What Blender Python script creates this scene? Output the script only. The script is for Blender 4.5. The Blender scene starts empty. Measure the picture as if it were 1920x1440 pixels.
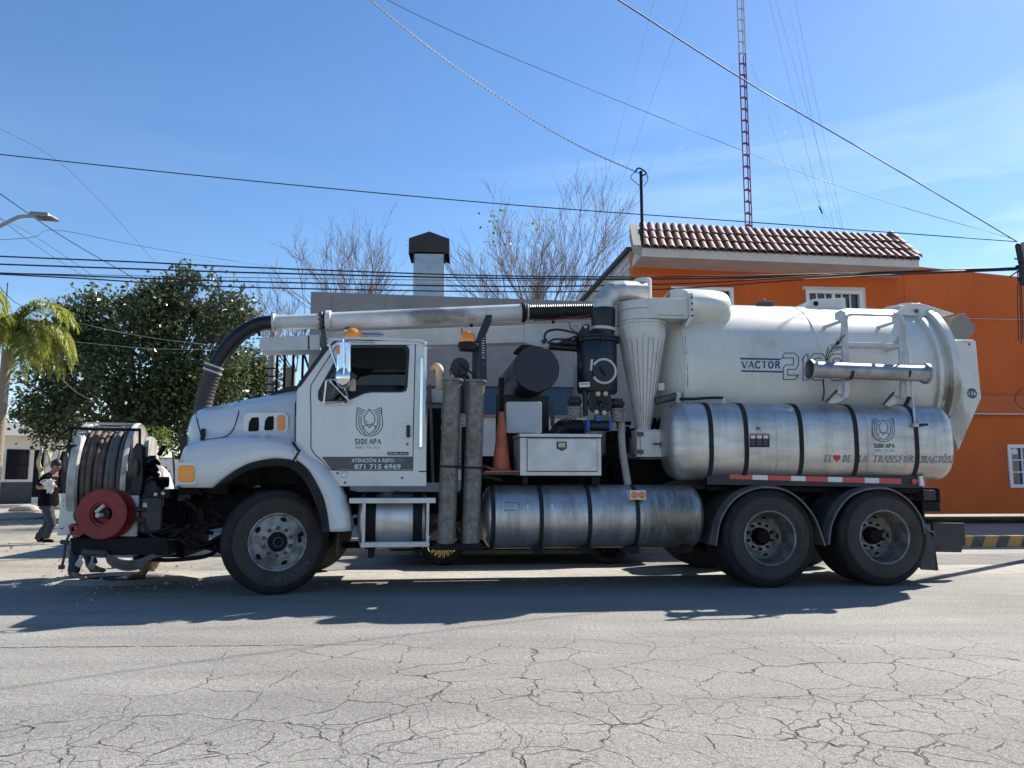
import bpy, bmesh, math, random
from mathutils import Vector, Matrix, noise
from mathutils.geometry import tessellate_polygon
random.seed(7)
scene = bpy.context.scene
COL = scene.collection
R = math.radians
V3 = Vector

# ---------------------------------------------------------------- camera, sky, sun, exposure
F = 1452.0
PITCH = R(6.87)
CAM = Vector((0, 0, 1.2))
cd = bpy.data.cameras.new('camera'); co = bpy.data.objects.new('camera', cd); COL.objects.link(co)
cd.sensor_width = 36; cd.lens = F / 1920 * 36; cd.clip_start = .05; cd.clip_end = 3000
co.location = CAM; co.rotation_euler = (R(90) + PITCH, 0, 0)
scene.camera = co

SUNV = Vector((2.4, 2.0, 3.03)).normalized()
SUN_EL = math.asin(SUNV.z); SUN_AZ = math.atan2(SUNV.x, SUNV.y)
world = bpy.data.worlds.new('World'); scene.world = world; world.use_nodes = True
nt = world.node_tree; nt.nodes.clear()
def wn(t, **k):
    n = nt.nodes.new(t)
    for a, b in k.items(): setattr(n, a, b)
    return n
out = wn('ShaderNodeOutputWorld'); bg = wn('ShaderNodeBackground'); sky = wn('ShaderNodeTexSky')
sky.sky_type = 'NISHITA'; sky.sun_disc = False; sky.sun_elevation = SUN_EL; sky.sun_rotation = SUN_AZ
sky.altitude = 300; sky.air_density = 1.0; sky.dust_density = 0.25; sky.ozone_density = 2.0
bg.inputs[1].default_value = 0.096
hs = wn('ShaderNodeHueSaturation'); hs.inputs['Saturation'].default_value = 1.2; hs.inputs['Hue'].default_value = 0.5025
tc = wn('ShaderNodeTexCoord'); mp = wn('ShaderNodeMapping'); mp.inputs['Scale'].default_value = (1.0, 1.6, 7.0)
mp.inputs['Rotation'].default_value = (R(8), R(-14), 0)
ns = wn('ShaderNodeTexNoise'); ns.inputs['Scale'].default_value = 1.9; ns.inputs['Detail'].default_value = 7; ns.inputs['Roughness'].default_value = .55
ns.inputs['Distortion'].default_value = .6
cr = wn('ShaderNodeValToRGB'); cr.color_ramp.elements[0].position = .46; cr.color_ramp.elements[1].position = .80
sx = wn('ShaderNodeSeparateXYZ'); mr = wn('ShaderNodeMapRange'); mr.inputs[1].default_value = .50; mr.inputs[2].default_value = .15
mr.inputs[3].default_value = 0.0; mr.inputs[4].default_value = .75
mr2 = wn('ShaderNodeMapRange'); mr2.inputs[1].default_value = -.1; mr2.inputs[2].default_value = .32; mr2.inputs[3].default_value = .12; m2_ = wn('ShaderNodeMath', operation='MULTIPLY'); mm = wn('ShaderNodeMath', operation='MULTIPLY'); mx = wn('ShaderNodeMixRGB'); mx.inputs[2].default_value = (7.2, 8.2, 9.4, 1)
L_ = nt.links.new
L_(tc.outputs['Generated'], mp.inputs[0]); L_(mp.outputs[0], ns.inputs[0]); L_(ns.outputs[0], cr.inputs[0])
L_(tc.outputs['Generated'], sx.inputs[0]); L_(sx.outputs[2], mr.inputs[0]); L_(cr.outputs[0], mm.inputs[0]); L_(sx.outputs[0], mr2.inputs[0]); L_(mr.outputs[0], m2_.inputs[0]); L_(mr2.outputs[0], m2_.inputs[1]); L_(m2_.outputs[0], mm.inputs[1])
L_(sky.outputs[0], hs.inputs['Color']); L_(hs.outputs[0], mx.inputs[1]); L_(mm.outputs[0], mx.inputs[0]); L_(mx.outputs[0], bg.inputs[0]); L_(bg.outputs[0], out.inputs[0])
sd = bpy.data.lights.new('sun', 'SUN'); sd.energy = 5.0; sd.angle = R(.53); sd.color = (1, .94, .84)
so = bpy.data.objects.new('sun', sd); COL.objects.link(so); so.rotation_euler = SUNV.to_track_quat('Z', 'Y').to_euler()
so.location = (20, 20, 30)
vs = scene.view_settings; vs.view_transform = 'Standard'; vs.look = 'None'; vs.exposure = 0.88; vs.gamma = 1; vs.use_curve_mapping = False

# ---------------------------------------------------------------- geometry helpers
def ray(px, py):
    x = (px - 960) / F; y = (720 - py) / F
    return Vector((x, math.cos(PITCH) - y * math.sin(PITCH), math.sin(PITCH) + y * math.cos(PITCH)))
def at(px, py, Y):
    d = ray(px, py); return CAM + d * (Y / d.y)
def ground(px, py, z=0.0):
    d = ray(px, py); return CAM + d * ((z - CAM.z) / d.z)
class Fr:      # an upright plane frame: origin, yaw; u along, v away from the camera
    def __init__(s, o, yaw):
        s.o = Vector(o); s.yaw = yaw; s.e = Vector((math.cos(yaw), math.sin(yaw), 0)); s.n = Vector((-math.sin(yaw), math.cos(yaw), 0))
    def L(s, px, py, v=0.0):
        d = ray(px, py); q = s.o + s.n * v
        k = (q - CAM).dot(s.n) / d.dot(s.n); p = CAM + d * k - s.o
        return Vector((p.dot(s.e), v, p.z))
    def W(s, p): return s.o + s.e * p[0] + s.n * p[1] + Vector((0, 0, p[2]))
def smooth(pts, k=6, closed=False):
    P = [Vector(p) for p in pts]; n = len(P); outp = []
    rng = range(n if closed else n - 1)
    for i in rng:
        a = P[(i - 1) % n] if (closed or i > 0) else P[0] * 2 - P[1]
        b = P[i]; c = P[(i + 1) % n]
        d = P[(i + 2) % n] if (closed or i + 2 < n) else P[-1] * 2 - P[-2]
        for j in range(k):
            t = j / k
            outp.append(.5 * ((2 * b) + (c - a) * t + (2 * a - 5 * b + 4 * c - d) * t * t + (3 * b - a - 3 * c + d) * t ** 3))
    if not closed: outp.append(P[-1])
    return outp
class MB:
    def __init__(s): s.v = []; s.f = []
    def add(s, vs_, fs):
        o = len(s.v); s.v += [Vector(p) for p in vs_]; s.f += [tuple(i + o for i in f) for f in fs]; return s
    def box(s, a, b):
        (x0, y0, z0), (x1, y1, z1) = a, b
        return s.add([(x0,y0,z0),(x1,y0,z0),(x1,y1,z0),(x0,y1,z0),(x0,y0,z1),(x1,y0,z1),(x1,y1,z1),(x0,y1,z1)],
              [(0,3,2,1),(4,5,6,7),(0,1,5,4),(1,2,6,5),(2,3,7,6),(3,0,4,7)])
    def beam(s, p0, p1, w, h, up=(0, 0, 1)):
        p0 = Vector(p0); p1 = Vector(p1); d = (p1 - p0).normalized(); up = Vector(up)
        if abs(d.dot(up)) > .98: up = Vector((0, 1, 0))
        a = d.cross(up).normalized() * w / 2; b = a.cross(d).normalized() * h / 2
        return s.add([p0-a-b,p0+a-b,p0+a+b,p0-a+b,p1-a-b,p1+a-b,p1+a+b,p1-a+b],
              [(0,3,2,1),(4,5,6,7),(0,1,5,4),(1,2,6,5),(2,3,7,6),(3,0,4,7)])
    def plate(s, outer, v0, v1, holes=()):     # polygon in (u,z), thickness along v
        loops = [[Vector((p[0], p[1], 0)) for p in outer]] + [[Vector((p[0], p[1], 0)) for p in h] for h in holes]
        tri = tessellate_polygon(loops); flat = [p for l in loops for p in l]; n = len(flat)
        vs_ = [(p.x, v0, p.y) for p in flat] + [(p.x, v1, p.y) for p in flat]
        fs = [tuple(t) for t in tri] + [tuple(i + n for i in t) for t in tri]
        if not holes: fs = [tuple(range(n)), tuple(range(n, 2 * n))]
        o = 0
        for l in loops:
            m = len(l)
            for i in range(m): fs.append((o + i, o + (i + 1) % m, n + o + (i + 1) % m, n + o + i))
            o += m
        return s.add(vs_, fs)
    def lathe(s, o, ax, prof, n=32, a0=0, a1=2 * math.pi):
        o = Vector(o); ax = Vector(ax).normalized(); t = Vector((0, 0, 1)) if abs(ax.z) < .9 else Vector((1, 0, 0))
        x = ax.cross(t).normalized(); y = ax.cross(x); full = abs(a1 - a0 - 2 * math.pi) < 1e-6; m = n if full else n + 1
        vs_ = []
        for r, h in prof:
            for i in range(m):
                a = a0 + (a1 - a0) * i / n; vs_.append(o + ax * h + (x * math.cos(a) + y * math.sin(a)) * max(r, 1e-4))
        fs = []
        for k in range(len(prof) - 1):
            for i in range(n if full else n): 
                j = (i + 1) % m; fs.append((k*m+i, k*m+j, (k+1)*m+j, (k+1)*m+i))
        return s.add(vs_, fs)
    def cyl(s, p0, p1, r, r1=None, n=20):
        p0 = Vector(p0); p1 = Vector(p1); r1 = r if r1 is None else r1; h = (p1 - p0).length
        return s.lathe(p0, p1 - p0, [(0, 0), (r, 0), (r1, h), (0, h)], n)
    def tube(s, pts, r, n=8, closed=False, caps=True):
        P = [Vector(p) for p in pts]; m = len(P)
        rs = r if isinstance(r, (list, tuple)) else [r] * m
        T = []
        for i in range(m):
            a = P[(i - 1) % m] if (closed or i) else P[i]; b = P[(i + 1) % m] if (closed or i < m - 1) else P[i]
            T.append((b - a).normalized())
        up = Vector((0, 0, 1)) if abs(T[0].z) < .9 else Vector((1, 0, 0)); x = T[0].cross(up).normalized(); vs_ = []
        for i in range(m):
            x = (x - T[i] * x.dot(T[i]));
            if x.length < 1e-6: x = T[i].orthogonal()
            x.normalize(); y = T[i].cross(x)
            for k in range(n):
                a = 2 * math.pi * k / n; vs_.append(P[i] + (x * math.cos(a) + y * math.sin(a)) * rs[i])
        fs = []
        for i in range(m if closed else m - 1):
            j = (i + 1) % m
            for k in range(n): fs.append((i*n+k, i*n+(k+1)%n, j*n+(k+1)%n, j*n+k))
        if caps and not closed: fs += [tuple(range(n)), tuple(range((m-1)*n, m*n))]
        return s.add(vs_, fs)
    def grid(s, fn, nu, nv, cu=False, cv=False):
        vs_ = [fn(i / (nu if cu else nu - 1), j / (nv if cv else nv - 1)) for i in range(nu) for j in range(nv)]
        fs = []
        for i in range(nu if cu else nu - 1):
            for j in range(nv if cv else nv - 1):
                a = (i + 1) % nu; b = (j + 1) % nv; fs.append((i*nv+j, a*nv+j, a*nv+b, i*nv+b))
        return s.add(vs_, fs)
    def ball(s, c, r, n=14):
        c = Vector(c); r = Vector(r) if hasattr(r, '__len__') else Vector((r, r, r))
        return s.grid(lambda a, b: c + Vector((r.x*math.cos(2*math.pi*a)*math.sin(math.pi*b), r.y*math.sin(2*math.pi*a)*math.sin(math.pi*b), r.z*math.cos(math.pi*b))), n, n//2+1, cu=True)
    def build(s, name, mat, parent=None, ang=35, bevel=0, off=None, seg=2):
        me = bpy.data.meshes.new(name)
        vv = [tuple(p - off) for p in s.v] if off is not None else [tuple(p) for p in s.v]
        me.from_pydata(vv, [], s.f); bm = bmesh.new(); bm.from_mesh(me)
        bmesh.ops.remove_doubles(bm, verts=bm.verts, dist=1e-5)
        bmesh.ops.recalc_face_normals(bm, faces=bm.faces)
        for f in bm.faces: f.smooth = ang > 0
        bm.to_mesh(me); bm.free()
        if ang > 0: me.set_sharp_from_angle(angle=R(ang))
        me.materials.append(mat)
        o = bpy.data.objects.new(name, me); COL.objects.link(o)
        if parent: o.parent = parent
        if bevel:
            b = o.modifiers.new('bevel', 'BEVEL'); b.width = bevel; b.segments = seg; b.limit_method = 'ANGLE'; b.angle_limit = R(40); b.harden_normals = True
        return o
def raw(name, vs_, fs, mat, parent=None, sm=False):
    me = bpy.data.meshes.new(name); me.from_pydata([tuple(p) for p in vs_], [], fs)
    if sm: me.shade_smooth()
    me.materials.append(mat); o = bpy.data.objects.new(name, me); COL.objects.link(o)
    if parent: o.parent = parent
    return o
def tag(o, label=None, cat=None, group=None, kind=None):
    if label: o['label'] = label
    if cat: o['category'] = cat
    if group: o['group'] = group
    if kind: o['kind'] = kind
    return o
def empty(name, loc=(0,0,0), rz=0, parent=None):
    o = bpy.data.objects.new(name, None); o.empty_display_size = .2; o.location = loc; o.rotation_euler = (0, 0, rz); COL.objects.link(o)
    if parent: o.parent = parent
    return o
def copy_obj(o, parent=None):
    c = o.copy(); COL.objects.link(c); c.parent = parent; return c
def copy_tree(o, parent=None):
    c = copy_obj(o, parent)
    for ch in list(o.children): copy_tree(ch, c)
    return c
# text as flat faces: returns verts (x,y) and faces, scaled to a box
def text2d(s, bold=0.0, shear=0.0, space=1.0):
    cu = bpy.data.curves.new('t', 'FONT'); cu.body = s; cu.offset = bold; cu.shear = shear; cu.space_character = space; cu.resolution_u = 3
    o = bpy.data.objects.new('t', cu); COL.objects.link(o)
    me = o.to_mesh(); vs_ = [v.co.copy() for v in me.vertices]; fs = [tuple(p.vertices) for p in me.polygons]
    o.to_mesh_clear(); bpy.data.objects.remove(o); bpy.data.curves.remove(cu)
    return vs_, fs
def fit2d(vs_, x0, x1, y0, y1):
    ax = min(v[0] for v in vs_); bx = max(v[0] for v in vs_); ay = min(v[1] for v in vs_); by = max(v[1] for v in vs_)
    return [Vector((x0 + (v[0]-ax)/(bx-ax)*(x1-x0), y0 + (v[1]-ay)/(by-ay)*(y1-y0), 0)) for v in vs_]
def ribbon2d(pts, w, closed=False):
    P = [Vector((p[0], p[1])) for p in pts]; n = len(P); vs_ = []; fs = []
    for i in range(n):
        a = P[(i-1) % n] if (closed or i) else P[i]; b = P[(i+1) % n] if (closed or i < n-1) else P[i]
        d = (b - a); d = d.normalized() if d.length > 0 else Vector((1, 0)); q = Vector((-d.y, d.x)) * w / 2
        if 0 < i < n-1 or closed:
            d1 = (P[i]-a); d2 = (b-P[i])
            if d1.length and d2.length:
                c = max(.5, math.cos(d1.angle(d2) / 2)); q /= c
        vs_ += [P[i] + q, P[i] - q]
    for i in range(n if closed else n-1):
        j = (i+1) % n; fs.append((2*i, 2*j, 2*j+1, 2*i+1))
    return [Vector((v.x, v.y, 0)) for v in vs_], fs
def merge2d(parts):
    vs_ = []; fs = []
    for v, f in parts:
        o = len(vs_); vs_ += v; fs += [tuple(i+o for i in q) for q in f]
    return vs_, fs
# ---------------------------------------------------------------- materials
def mat(name, col, rough=.6, metal=0., col2=None, amt=.5, scale=3., det=6., lo=.4, hi=.65, stretch=(1,1,1), bump=0., bscale=60., fine=.0, coat=0., rvar=0., dirt=None, dlo=.5, dhi=.75, dscale=1.3, dstretch=(1,1,1), spec=.5):
    m = bpy.data.materials.new(name); m.use_nodes = True; t = m.node_tree; N = t.nodes; K = t.links.new
    b = N['Principled BSDF']; b.inputs['Roughness'].default_value = rough; b.inputs['Metallic'].default_value = metal
    b.inputs['Specular IOR Level'].default_value = spec
    if coat: b.inputs['Coat Weight'].default_value = coat; b.inputs['Coat Roughness'].default_value = .06
    tcn = N.new('ShaderNodeTexCoord'); src = None
    def nz(sc, st, d=det, dist=0):
        mpn = N.new('ShaderNodeMapping'); mpn.inputs['Scale'].default_value = st; K(tcn.outputs['Object'], mpn.inputs[0])
        n = N.new('ShaderNodeTexNoise'); n.inputs['Scale'].default_value = sc; n.inputs['Detail'].default_value = d; n.inputs['Roughness'].default_value = .62; n.inputs['Distortion'].default_value = dist
        K(mpn.outputs[0], n.inputs[0]); return n.outputs[0]
    def ramp(s, a, b_, c0=(0,0,0,1), c1=(1,1,1,1)):
        r = N.new('ShaderNodeValToRGB'); r.color_ramp.elements[0].position = a; r.color_ramp.elements[1].position = b_; r.color_ramp.elements[0].color = c0; r.color_ramp.elements[1].color = c1; K(s, r.inputs[0]); return r.outputs[0]
    def mix(f, a, b_, mode='MIX'):
        x = N.new('ShaderNodeMixRGB'); x.blend_type = mode
        for i, q in ((0, f), (1, a), (2, b_)):
            if isinstance(q, (int, float)): x.inputs[i].default_value = q
            elif isinstance(q, tuple): x.inputs[i].default_value = (*q[:3], 1)
            else: K(q, x.inputs[i])
        return x.outputs[0]
    c = tuple(col)
    if col2 is not None:
        s = nz(scale, stretch, dist=.3); fct = ramp(s, lo, hi)
        ff = N.new('ShaderNodeMath'); ff.operation = 'MULTIPLY'; ff.inputs[1].default_value = amt; K(fct, ff.inputs[0])
        c = mix(ff.outputs[0], c, tuple(col2))
        if rvar:
            rr = N.new('ShaderNodeMapRange'); rr.inputs[3].default_value = max(.03, rough - rvar); rr.inputs[4].default_value = min(1, rough + rvar); K(s, rr.inputs[0]); K(rr.outputs[0], b.inputs['Roughness'])
    if dirt is not None:
        s = nz(dscale, dstretch, 8, .5); c = mix(ramp(s, dlo, dhi, (0,0,0,1), (.8,.8,.8,1)), c, tuple(dirt))
    if fine:
        s = nz(bscale * 1.7, (1,1,1), 3); g = ramp(s, .3, .7, (1-fine,)*3+(1,), (1+fine,)*3+(1,)); c = mix(1.0, c, g, 'MULTIPLY')
    if isinstance(c, tuple): b.inputs['Base Color'].default_value = (*c[:3], 1)
    else: K(c, b.inputs['Base Color'])
    if bump:
        s = nz(bscale, (1,1,1), 5); bp = N.new('ShaderNodeBump'); bp.inputs['Strength'].default_value = bump; bp.inputs['Distance'].default_value = .02; K(s, bp.inputs['Height']); K(bp.outputs[0], b.inputs['Normal'])
    return m
def emat(name, col, em=0., rough=.3, trans=0.):
    m = mat(name, col, rough); b = m.node_tree.nodes['Principled BSDF']
    if trans: b.inputs['Transmission Weight'].default_value = trans
    return m
M = {}
M['white'] = mat('white_paint', (.62,.63,.63), .26, col2=(.53,.535,.53), amt=.6, scale=2.2, coat=.5, dirt=(.36,.33,.29), dlo=.60, dhi=.95, dscale=2.2, fine=.03, bscale=20)
M['tankwhite'] = mat('weathered_white_tank_paint', (.62,.615,.57), .38, col2=(.53,.525,.48), amt=.8, scale=1.8, coat=.25, dirt=(.30,.27,.21), dlo=.56, dhi=.92, dscale=2.0, dstretch=(1.6,1,.7), fine=.05, bscale=14)
M['oldwhite'] = mat('scratched_white_paint', (.56,.55,.52), .5, col2=(.36,.35,.32), amt=.7, scale=9, lo=.5, hi=.7, stretch=(1.6,1,.5), dirt=(.2,.18,.15), dlo=.6, dhi=.8, dscale=6, fine=.08, bscale=30, bump=.12)
M['boomwhite'] = mat('boom_white_paint', (.58,.58,.57), .38, col2=(.42,.41,.39), amt=.7, scale=3, dirt=(.22,.2,.17), dlo=.63, dhi=.85, dscale=2.5, coat=.2)
M['steel'] = mat('brushed_stainless', (.54,.535,.53), .42, .86, col2=(.38,.37,.355), amt=.8, scale=3.2, stretch=(.5,1,2.4), rvar=.14, dirt=(.27,.245,.21), dlo=.44, dhi=.85, dscale=2.1, dstretch=(3,1,.6), fine=.06, bscale=40, bump=.03)
M['steeldirty'] = mat('dirty_stainless', (.50,.50,.51), .44, .82, col2=(.33,.33,.33), amt=.9, scale=3.0, stretch=(1.2,1,1.0), rvar=.18, dirt=(.19,.17,.14), dlo=.44, dhi=.76, dscale=2.6, dstretch=(2.6,1,.5), fine=.10, bscale=40, bump=.05)
M['alu'] = mat('aluminium_sheet', (.52,.53,.55), .45, .7, col2=(.40,.40,.41), amt=.8, scale=5, dirt=(.3,.29,.28), dlo=.6, dhi=.85, dscale=3)
M['chrome'] = mat('chrome', (.75,.76,.78), .09, 1., col2=(.6,.6,.62), amt=.4, scale=8)
M['galv'] = mat('galvanised_sheet', (.36,.42,.47), .45, .5, col2=(.30,.36,.41), amt=.7, scale=9, lo=.4, hi=.6)
M['tubeold'] = mat('scuffed_aluminium_tube', (.21,.193,.17), .55, .35, col2=(.11,.10,.086), amt=.85, scale=26, lo=.40, hi=.66, stretch=(1,1,.6), dirt=(.06,.052,.044), dlo=.50, dhi=.72, dscale=5, fine=.2, bscale=25, bump=.15)
M['black'] = mat('black_paint', (.005,.006,.010), .40, col2=(.012,.013,.016), amt=.6, scale=4, spec=.35)
M['navy'] = mat('dark_navy_paint', (.004,.009,.022), .34, col2=(.007,.012,.024), amt=.7, scale=3, spec=.4, dirt=(.026,.027,.03), dlo=.62, dhi=.9, dscale=3)
M['frame'] = mat('chassis_black', (.005,.006,.010), .6, col2=(.015,.015,.015), amt=.8, scale=3, spec=.2)
M['dark'] = mat('greasy_machinery', (.004,.004,.006), .65, col2=(.012,.011,.011), amt=.8, scale=6, spec=.15)
M['rubber'] = mat('tyre_rubber', (.014,.015,.017), .72, col2=(.032,.031,.030), amt=.8, scale=4, dirt=(.045,.04,.035), dlo=.55, dhi=.85, dscale=5, bump=.1, bscale=60, spec=.25)
M['sidewall'] = mat('dusty_tyre_sidewall', (.044,.037,.032), .78, col2=(.023,.021,.021), amt=.9, scale=5, fine=.12, bscale=50, bump=.08)
M['hose'] = mat('black_hose_rubber', (.005,.006,.010), .36, col2=(.013,.013,.015), amt=.8, scale=7, spec=.4)
M['hosegrey'] = mat('worn_brown_hose', (.13,.085,.065), .65, col2=(.06,.043,.037), amt=.8, scale=9, lo=.4, hi=.6)
M['hosegrey2'] = mat('worn_grey_hose', (.13,.115,.105), .65, col2=(.065,.057,.053), amt=.8, scale=9, lo=.4, hi=.6)
M['rim'] = mat('dirty_white_rim', (.34,.34,.34), .55, .1, col2=(.15,.14,.13), amt=.9, scale=9, lo=.45, hi=.6, dirt=(.09,.08,.07), dlo=.52, dhi=.75, dscale=5, fine=.12, bscale=50)
M['rimdark'] = mat('grimy_grey_rim', (.21,.195,.18), .6, .2, col2=(.09,.08,.068), amt=.9, scale=8, lo=.42, hi=.6, dirt=(.28,.27,.26), dlo=.62, dhi=.78, dscale=5, fine=.15, bscale=50)
M['lip'] = mat('scuffed_rim_lip', (.30,.30,.31), .45, .5, col2=(.14,.14,.14), amt=.9, scale=14)
M['nut'] = mat('grimy_steel_nut', (.10,.10,.10), .6, .4, col2=(.04,.035,.03), amt=.8, scale=30)
M['hole'] = mat('deep_black', (.003,.003,.004), .95)
M['red'] = mat('red_reel_paint', (.24,.016,.016), .55, col2=(.14,.012,.012), amt=.8, scale=6, dirt=(.30,.12,.11), dlo=.6, dhi=.9, dscale=9)
M['amber'] = mat('amber_lens', (.85,.27,.01), .25, coat=.6)
M['amber2'] = mat('orange_marker_lens', (.75,.20,.02), .3, coat=.5)
M['redlens'] = mat('red_lens', (.45,.02,.03), .3, coat=.4)
M['tapered'] = mat('reflective_tape_red', (.50,.035,.045), .35, coat=.3)
M['tapewhite'] = mat('reflective_tape_white', (.66,.66,.66), .35, coat=.3, col2=(.5,.5,.5), scale=20)
M['seamgrey'] = mat('dirty_seam', (.22,.21,.19), .8)
M['gasket'] = mat('window_gasket', (.006,.007,.010), .5)
M['interior'] = mat('cab_interior_grey', (.055,.055,.06), .8, col2=(.035,.035,.04), scale=5)
M['headliner'] = mat('headliner_grey', (.16,.16,.17), .9)
M['print'] = mat('navy_print', (.022,.035,.062), .45)
M['vprint'] = mat('blue_print', (.02,.03,.16), .45)
M['maroon'] = mat('maroon_print', (.07,.018,.03), .45)
M['greyprint'] = mat('grey_print', (.20,.22,.26), .45)
M['lightprint'] = mat('pale_print', (.62,.64,.68), .45)
M['fadeprint'] = mat('faded_print', (.06,.055,.07), .5)
M['banner'] = mat('dark_banner_film', (.032,.043,.062), .35, coat=.2)
M['heart'] = mat('heart_red_print', (.5,.02,.03), .4)
M['blueact'] = mat('blue_actuator', (.012,.07,.26), .4)
M['brass'] = mat('dull_brass', (.44,.41,.29), .5, .3)
M['strap'] = mat('pale_strap', (.5,.5,.48), .7)
M['whitepl'] = mat('grey_panel_plastic', (.40,.42,.45), .5, col2=(.34,.36,.38), scale=4)
M['cone'] = mat('faded_cone_orange', (.50,.13,.055), .65, col2=(.30,.08,.04), amt=.9, scale=6, dirt=(.14,.06,.04), dlo=.55, dhi=.8, dscale=7)
M['mud'] = mat('mudflap_rubber', (.04,.039,.04), .75, col2=(.07,.063,.055), amt=.8, scale=5)
M['fender'] = mat('grey_poly_fender', (.075,.075,.08), .45, col2=(.16,.15,.14), amt=.8, scale=4, rvar=.1)
M['flap'] = mat('grey_flap_paint', (.22,.21,.19), .7, col2=(.15,.14,.13), scale=5)
M['ladder'] = mat('ladder_grey_white_paint', (.50,.52,.54), .45, col2=(.36,.36,.36), amt=.7, scale=10)
M['beige'] = mat('beige_plastic', (.45,.33,.24), .5)
M['glassd'] = emat('window_glass', (.5,.55,.55), 0, .02, 1.0); M['glassd'].node_tree.nodes['Principled BSDF'].inputs['IOR'].default_value = 1.08
M['tint'] = mat('dark_tinted_glass', (.012,.016,.025), .06, coat=.6)
M['greenglass'] = mat('windscreen_glass_edge', (.03,.06,.07), .08, coat=.6)
M['orange'] = mat('orange_stucco', (.62,.122,.018), .85, col2=(.52,.095,.015), amt=.7, scale=.8, dirt=(.36,.085,.035), dlo=.52, dhi=.9, dscale=.5, bump=.5, bscale=35, fine=.06)
M['orange2'] = mat('orange_stucco_band', (.56,.13,.035), .85, col2=(.48,.10,.03), amt=.7, scale=1.2, bump=.4, bscale=35)
M['greywall'] = mat('bare_cement_render', (.27,.255,.25), .9, col2=(.21,.20,.20), amt=.8, scale=1.2, dirt=(.36,.35,.34), dlo=.5, dhi=.85, dscale=.6, dstretch=(1,1,1.6), bump=.4, bscale=18, fine=.06)
M['cornice'] = mat('white_cornice', (.62,.58,.53), .85, col2=(.52,.47,.42), amt=.8, scale=2)
M['tile'] = mat('clay_roof_tile', (.17,.07,.055), .7, col2=(.10,.05,.045), amt=.8, scale=4, fine=.12, bscale=20, bump=.15)
M['tile2'] = mat('faded_clay_roof_tile', (.20,.09,.07), .7, col2=(.13,.062,.055), amt=.8, scale=4, fine=.12, bscale=20, bump=.15)
M['brickw'] = mat('whitewashed_block', (.60,.58,.54), .9, col2=(.40,.37,.33), amt=.9, scale=5, bump=.5, bscale=14)
M['concrete'] = mat('concrete', (.34,.32,.29), .9, col2=(.26,.245,.22), amt=.8, scale=1.6, bump=.35, bscale=25, fine=.12)
M['yellow'] = mat('faded_yellow_paint', (.42,.25,.06), .8, col2=(.30,.20,.08), amt=.8, scale=6)
M['kblack'] = mat('faded_black_kerb_paint', (.06,.063,.072), .8, col2=(.13,.125,.12), amt=.9, scale=5)
M['winwhite'] = mat('white_window_frame', (.72,.73,.74), .4)
M['wdark'] = mat('dark_window_pane', (.010,.016,.035), .08, coat=.5)
M['bluewall'] = mat('blue_painted_panel', (.04,.085,.14), .7, col2=(.03,.065,.11), scale=2)
M['bark'] = mat('bark', (.10,.08,.06), .9, col2=(.17,.14,.11), scale=8, bump=.5, bscale=30)
M['twig'] = mat('pale_twig_bark', (.23,.175,.135), .9, col2=(.30,.235,.18), scale=3)
M['palmtrunk'] = mat('palm_trunk', (.24,.20,.15), .9, col2=(.36,.30,.23), scale=6, stretch=(1,1,3), bump=.5, bscale=18)
M['frangi'] = mat('pale_smooth_bark', (.42,.37,.26), .8, col2=(.33,.29,.2), scale=8)
M['housewhite'] = mat('white_limewash', (.74,.72,.68), .9, col2=(.62,.59,.54), amt=.7, scale=1.2, bump=.3, bscale=14)
M['housegrey'] = mat('dark_grey_dado', (.055,.055,.06), .9, col2=(.09,.085,.08), scale=2)
M['terra'] = mat('terracotta_wall', (.45,.19,.12), .9)
M['cable'] = mat('black_cable', (.010,.011,.014), .6)
M['cablegrey'] = mat('grey_steel_wire', (.09,.10,.12), .5)
M['towerred'] = mat('red_tower_paint', (.20,.015,.018), .5)
M['towerwhite'] = mat('grey_white_tower_paint', (.42,.42,.42), .5)
M['polec'] = mat('concrete_pole', (.30,.28,.26), .9)
M['lampgrey'] = mat('lamp_housing_grey', (.30,.30,.29), .5, .3)
M['skin'] = mat('skin', (.30,.155,.095), .6)
M['hair'] = mat('dark_hair', (.012,.009,.008), .5)
M['jeans'] = mat('blue_denim', (.022,.036,.070), .85, col2=(.045,.06,.10), scale=14)
M['jeansg'] = mat('grey_denim', (.035,.042,.055), .85, col2=(.06,.066,.08), scale=14)
M['blackcl'] = mat('black_cloth', (.006,.006,.008), .95, spec=.1)
M['greyt'] = mat('grey_t_shirt', (.12,.12,.13), .9)
M['shirt'] = mat('white_cloth', (.52,.52,.54), .9)
M['khaki'] = mat('tan_cloth', (.26,.20,.13), .9, col2=(.18,.13,.08), scale=9)
M['boot'] = mat('dusty_brown_boot', (.12,.085,.06), .8, col2=(.2,.16,.12), scale=15)
M['bag'] = mat('white_plastic_bag', (.62,.64,.64), .4, col2=(.3,.4,.34), amt=.8, scale=9, lo=.55, hi=.6)
M['gold'] = mat('gold_mesh_wheel', (.62,.45,.16), .3, .8)
M['carblack'] = mat('dark_car_paint', (.012,.014,.02), .25, coat=.8)
M['carblue'] = mat('slate_blue_car_paint', (.10,.14,.18), .25, coat=.8)
M['rock'] = mat('pale_rubble', (.36,.33,.28), .95, col2=(.26,.23,.19), scale=5, bump=.5, bscale=20)
M['stain'] = mat('rust_stain', (.25,.13,.05), .6)
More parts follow.
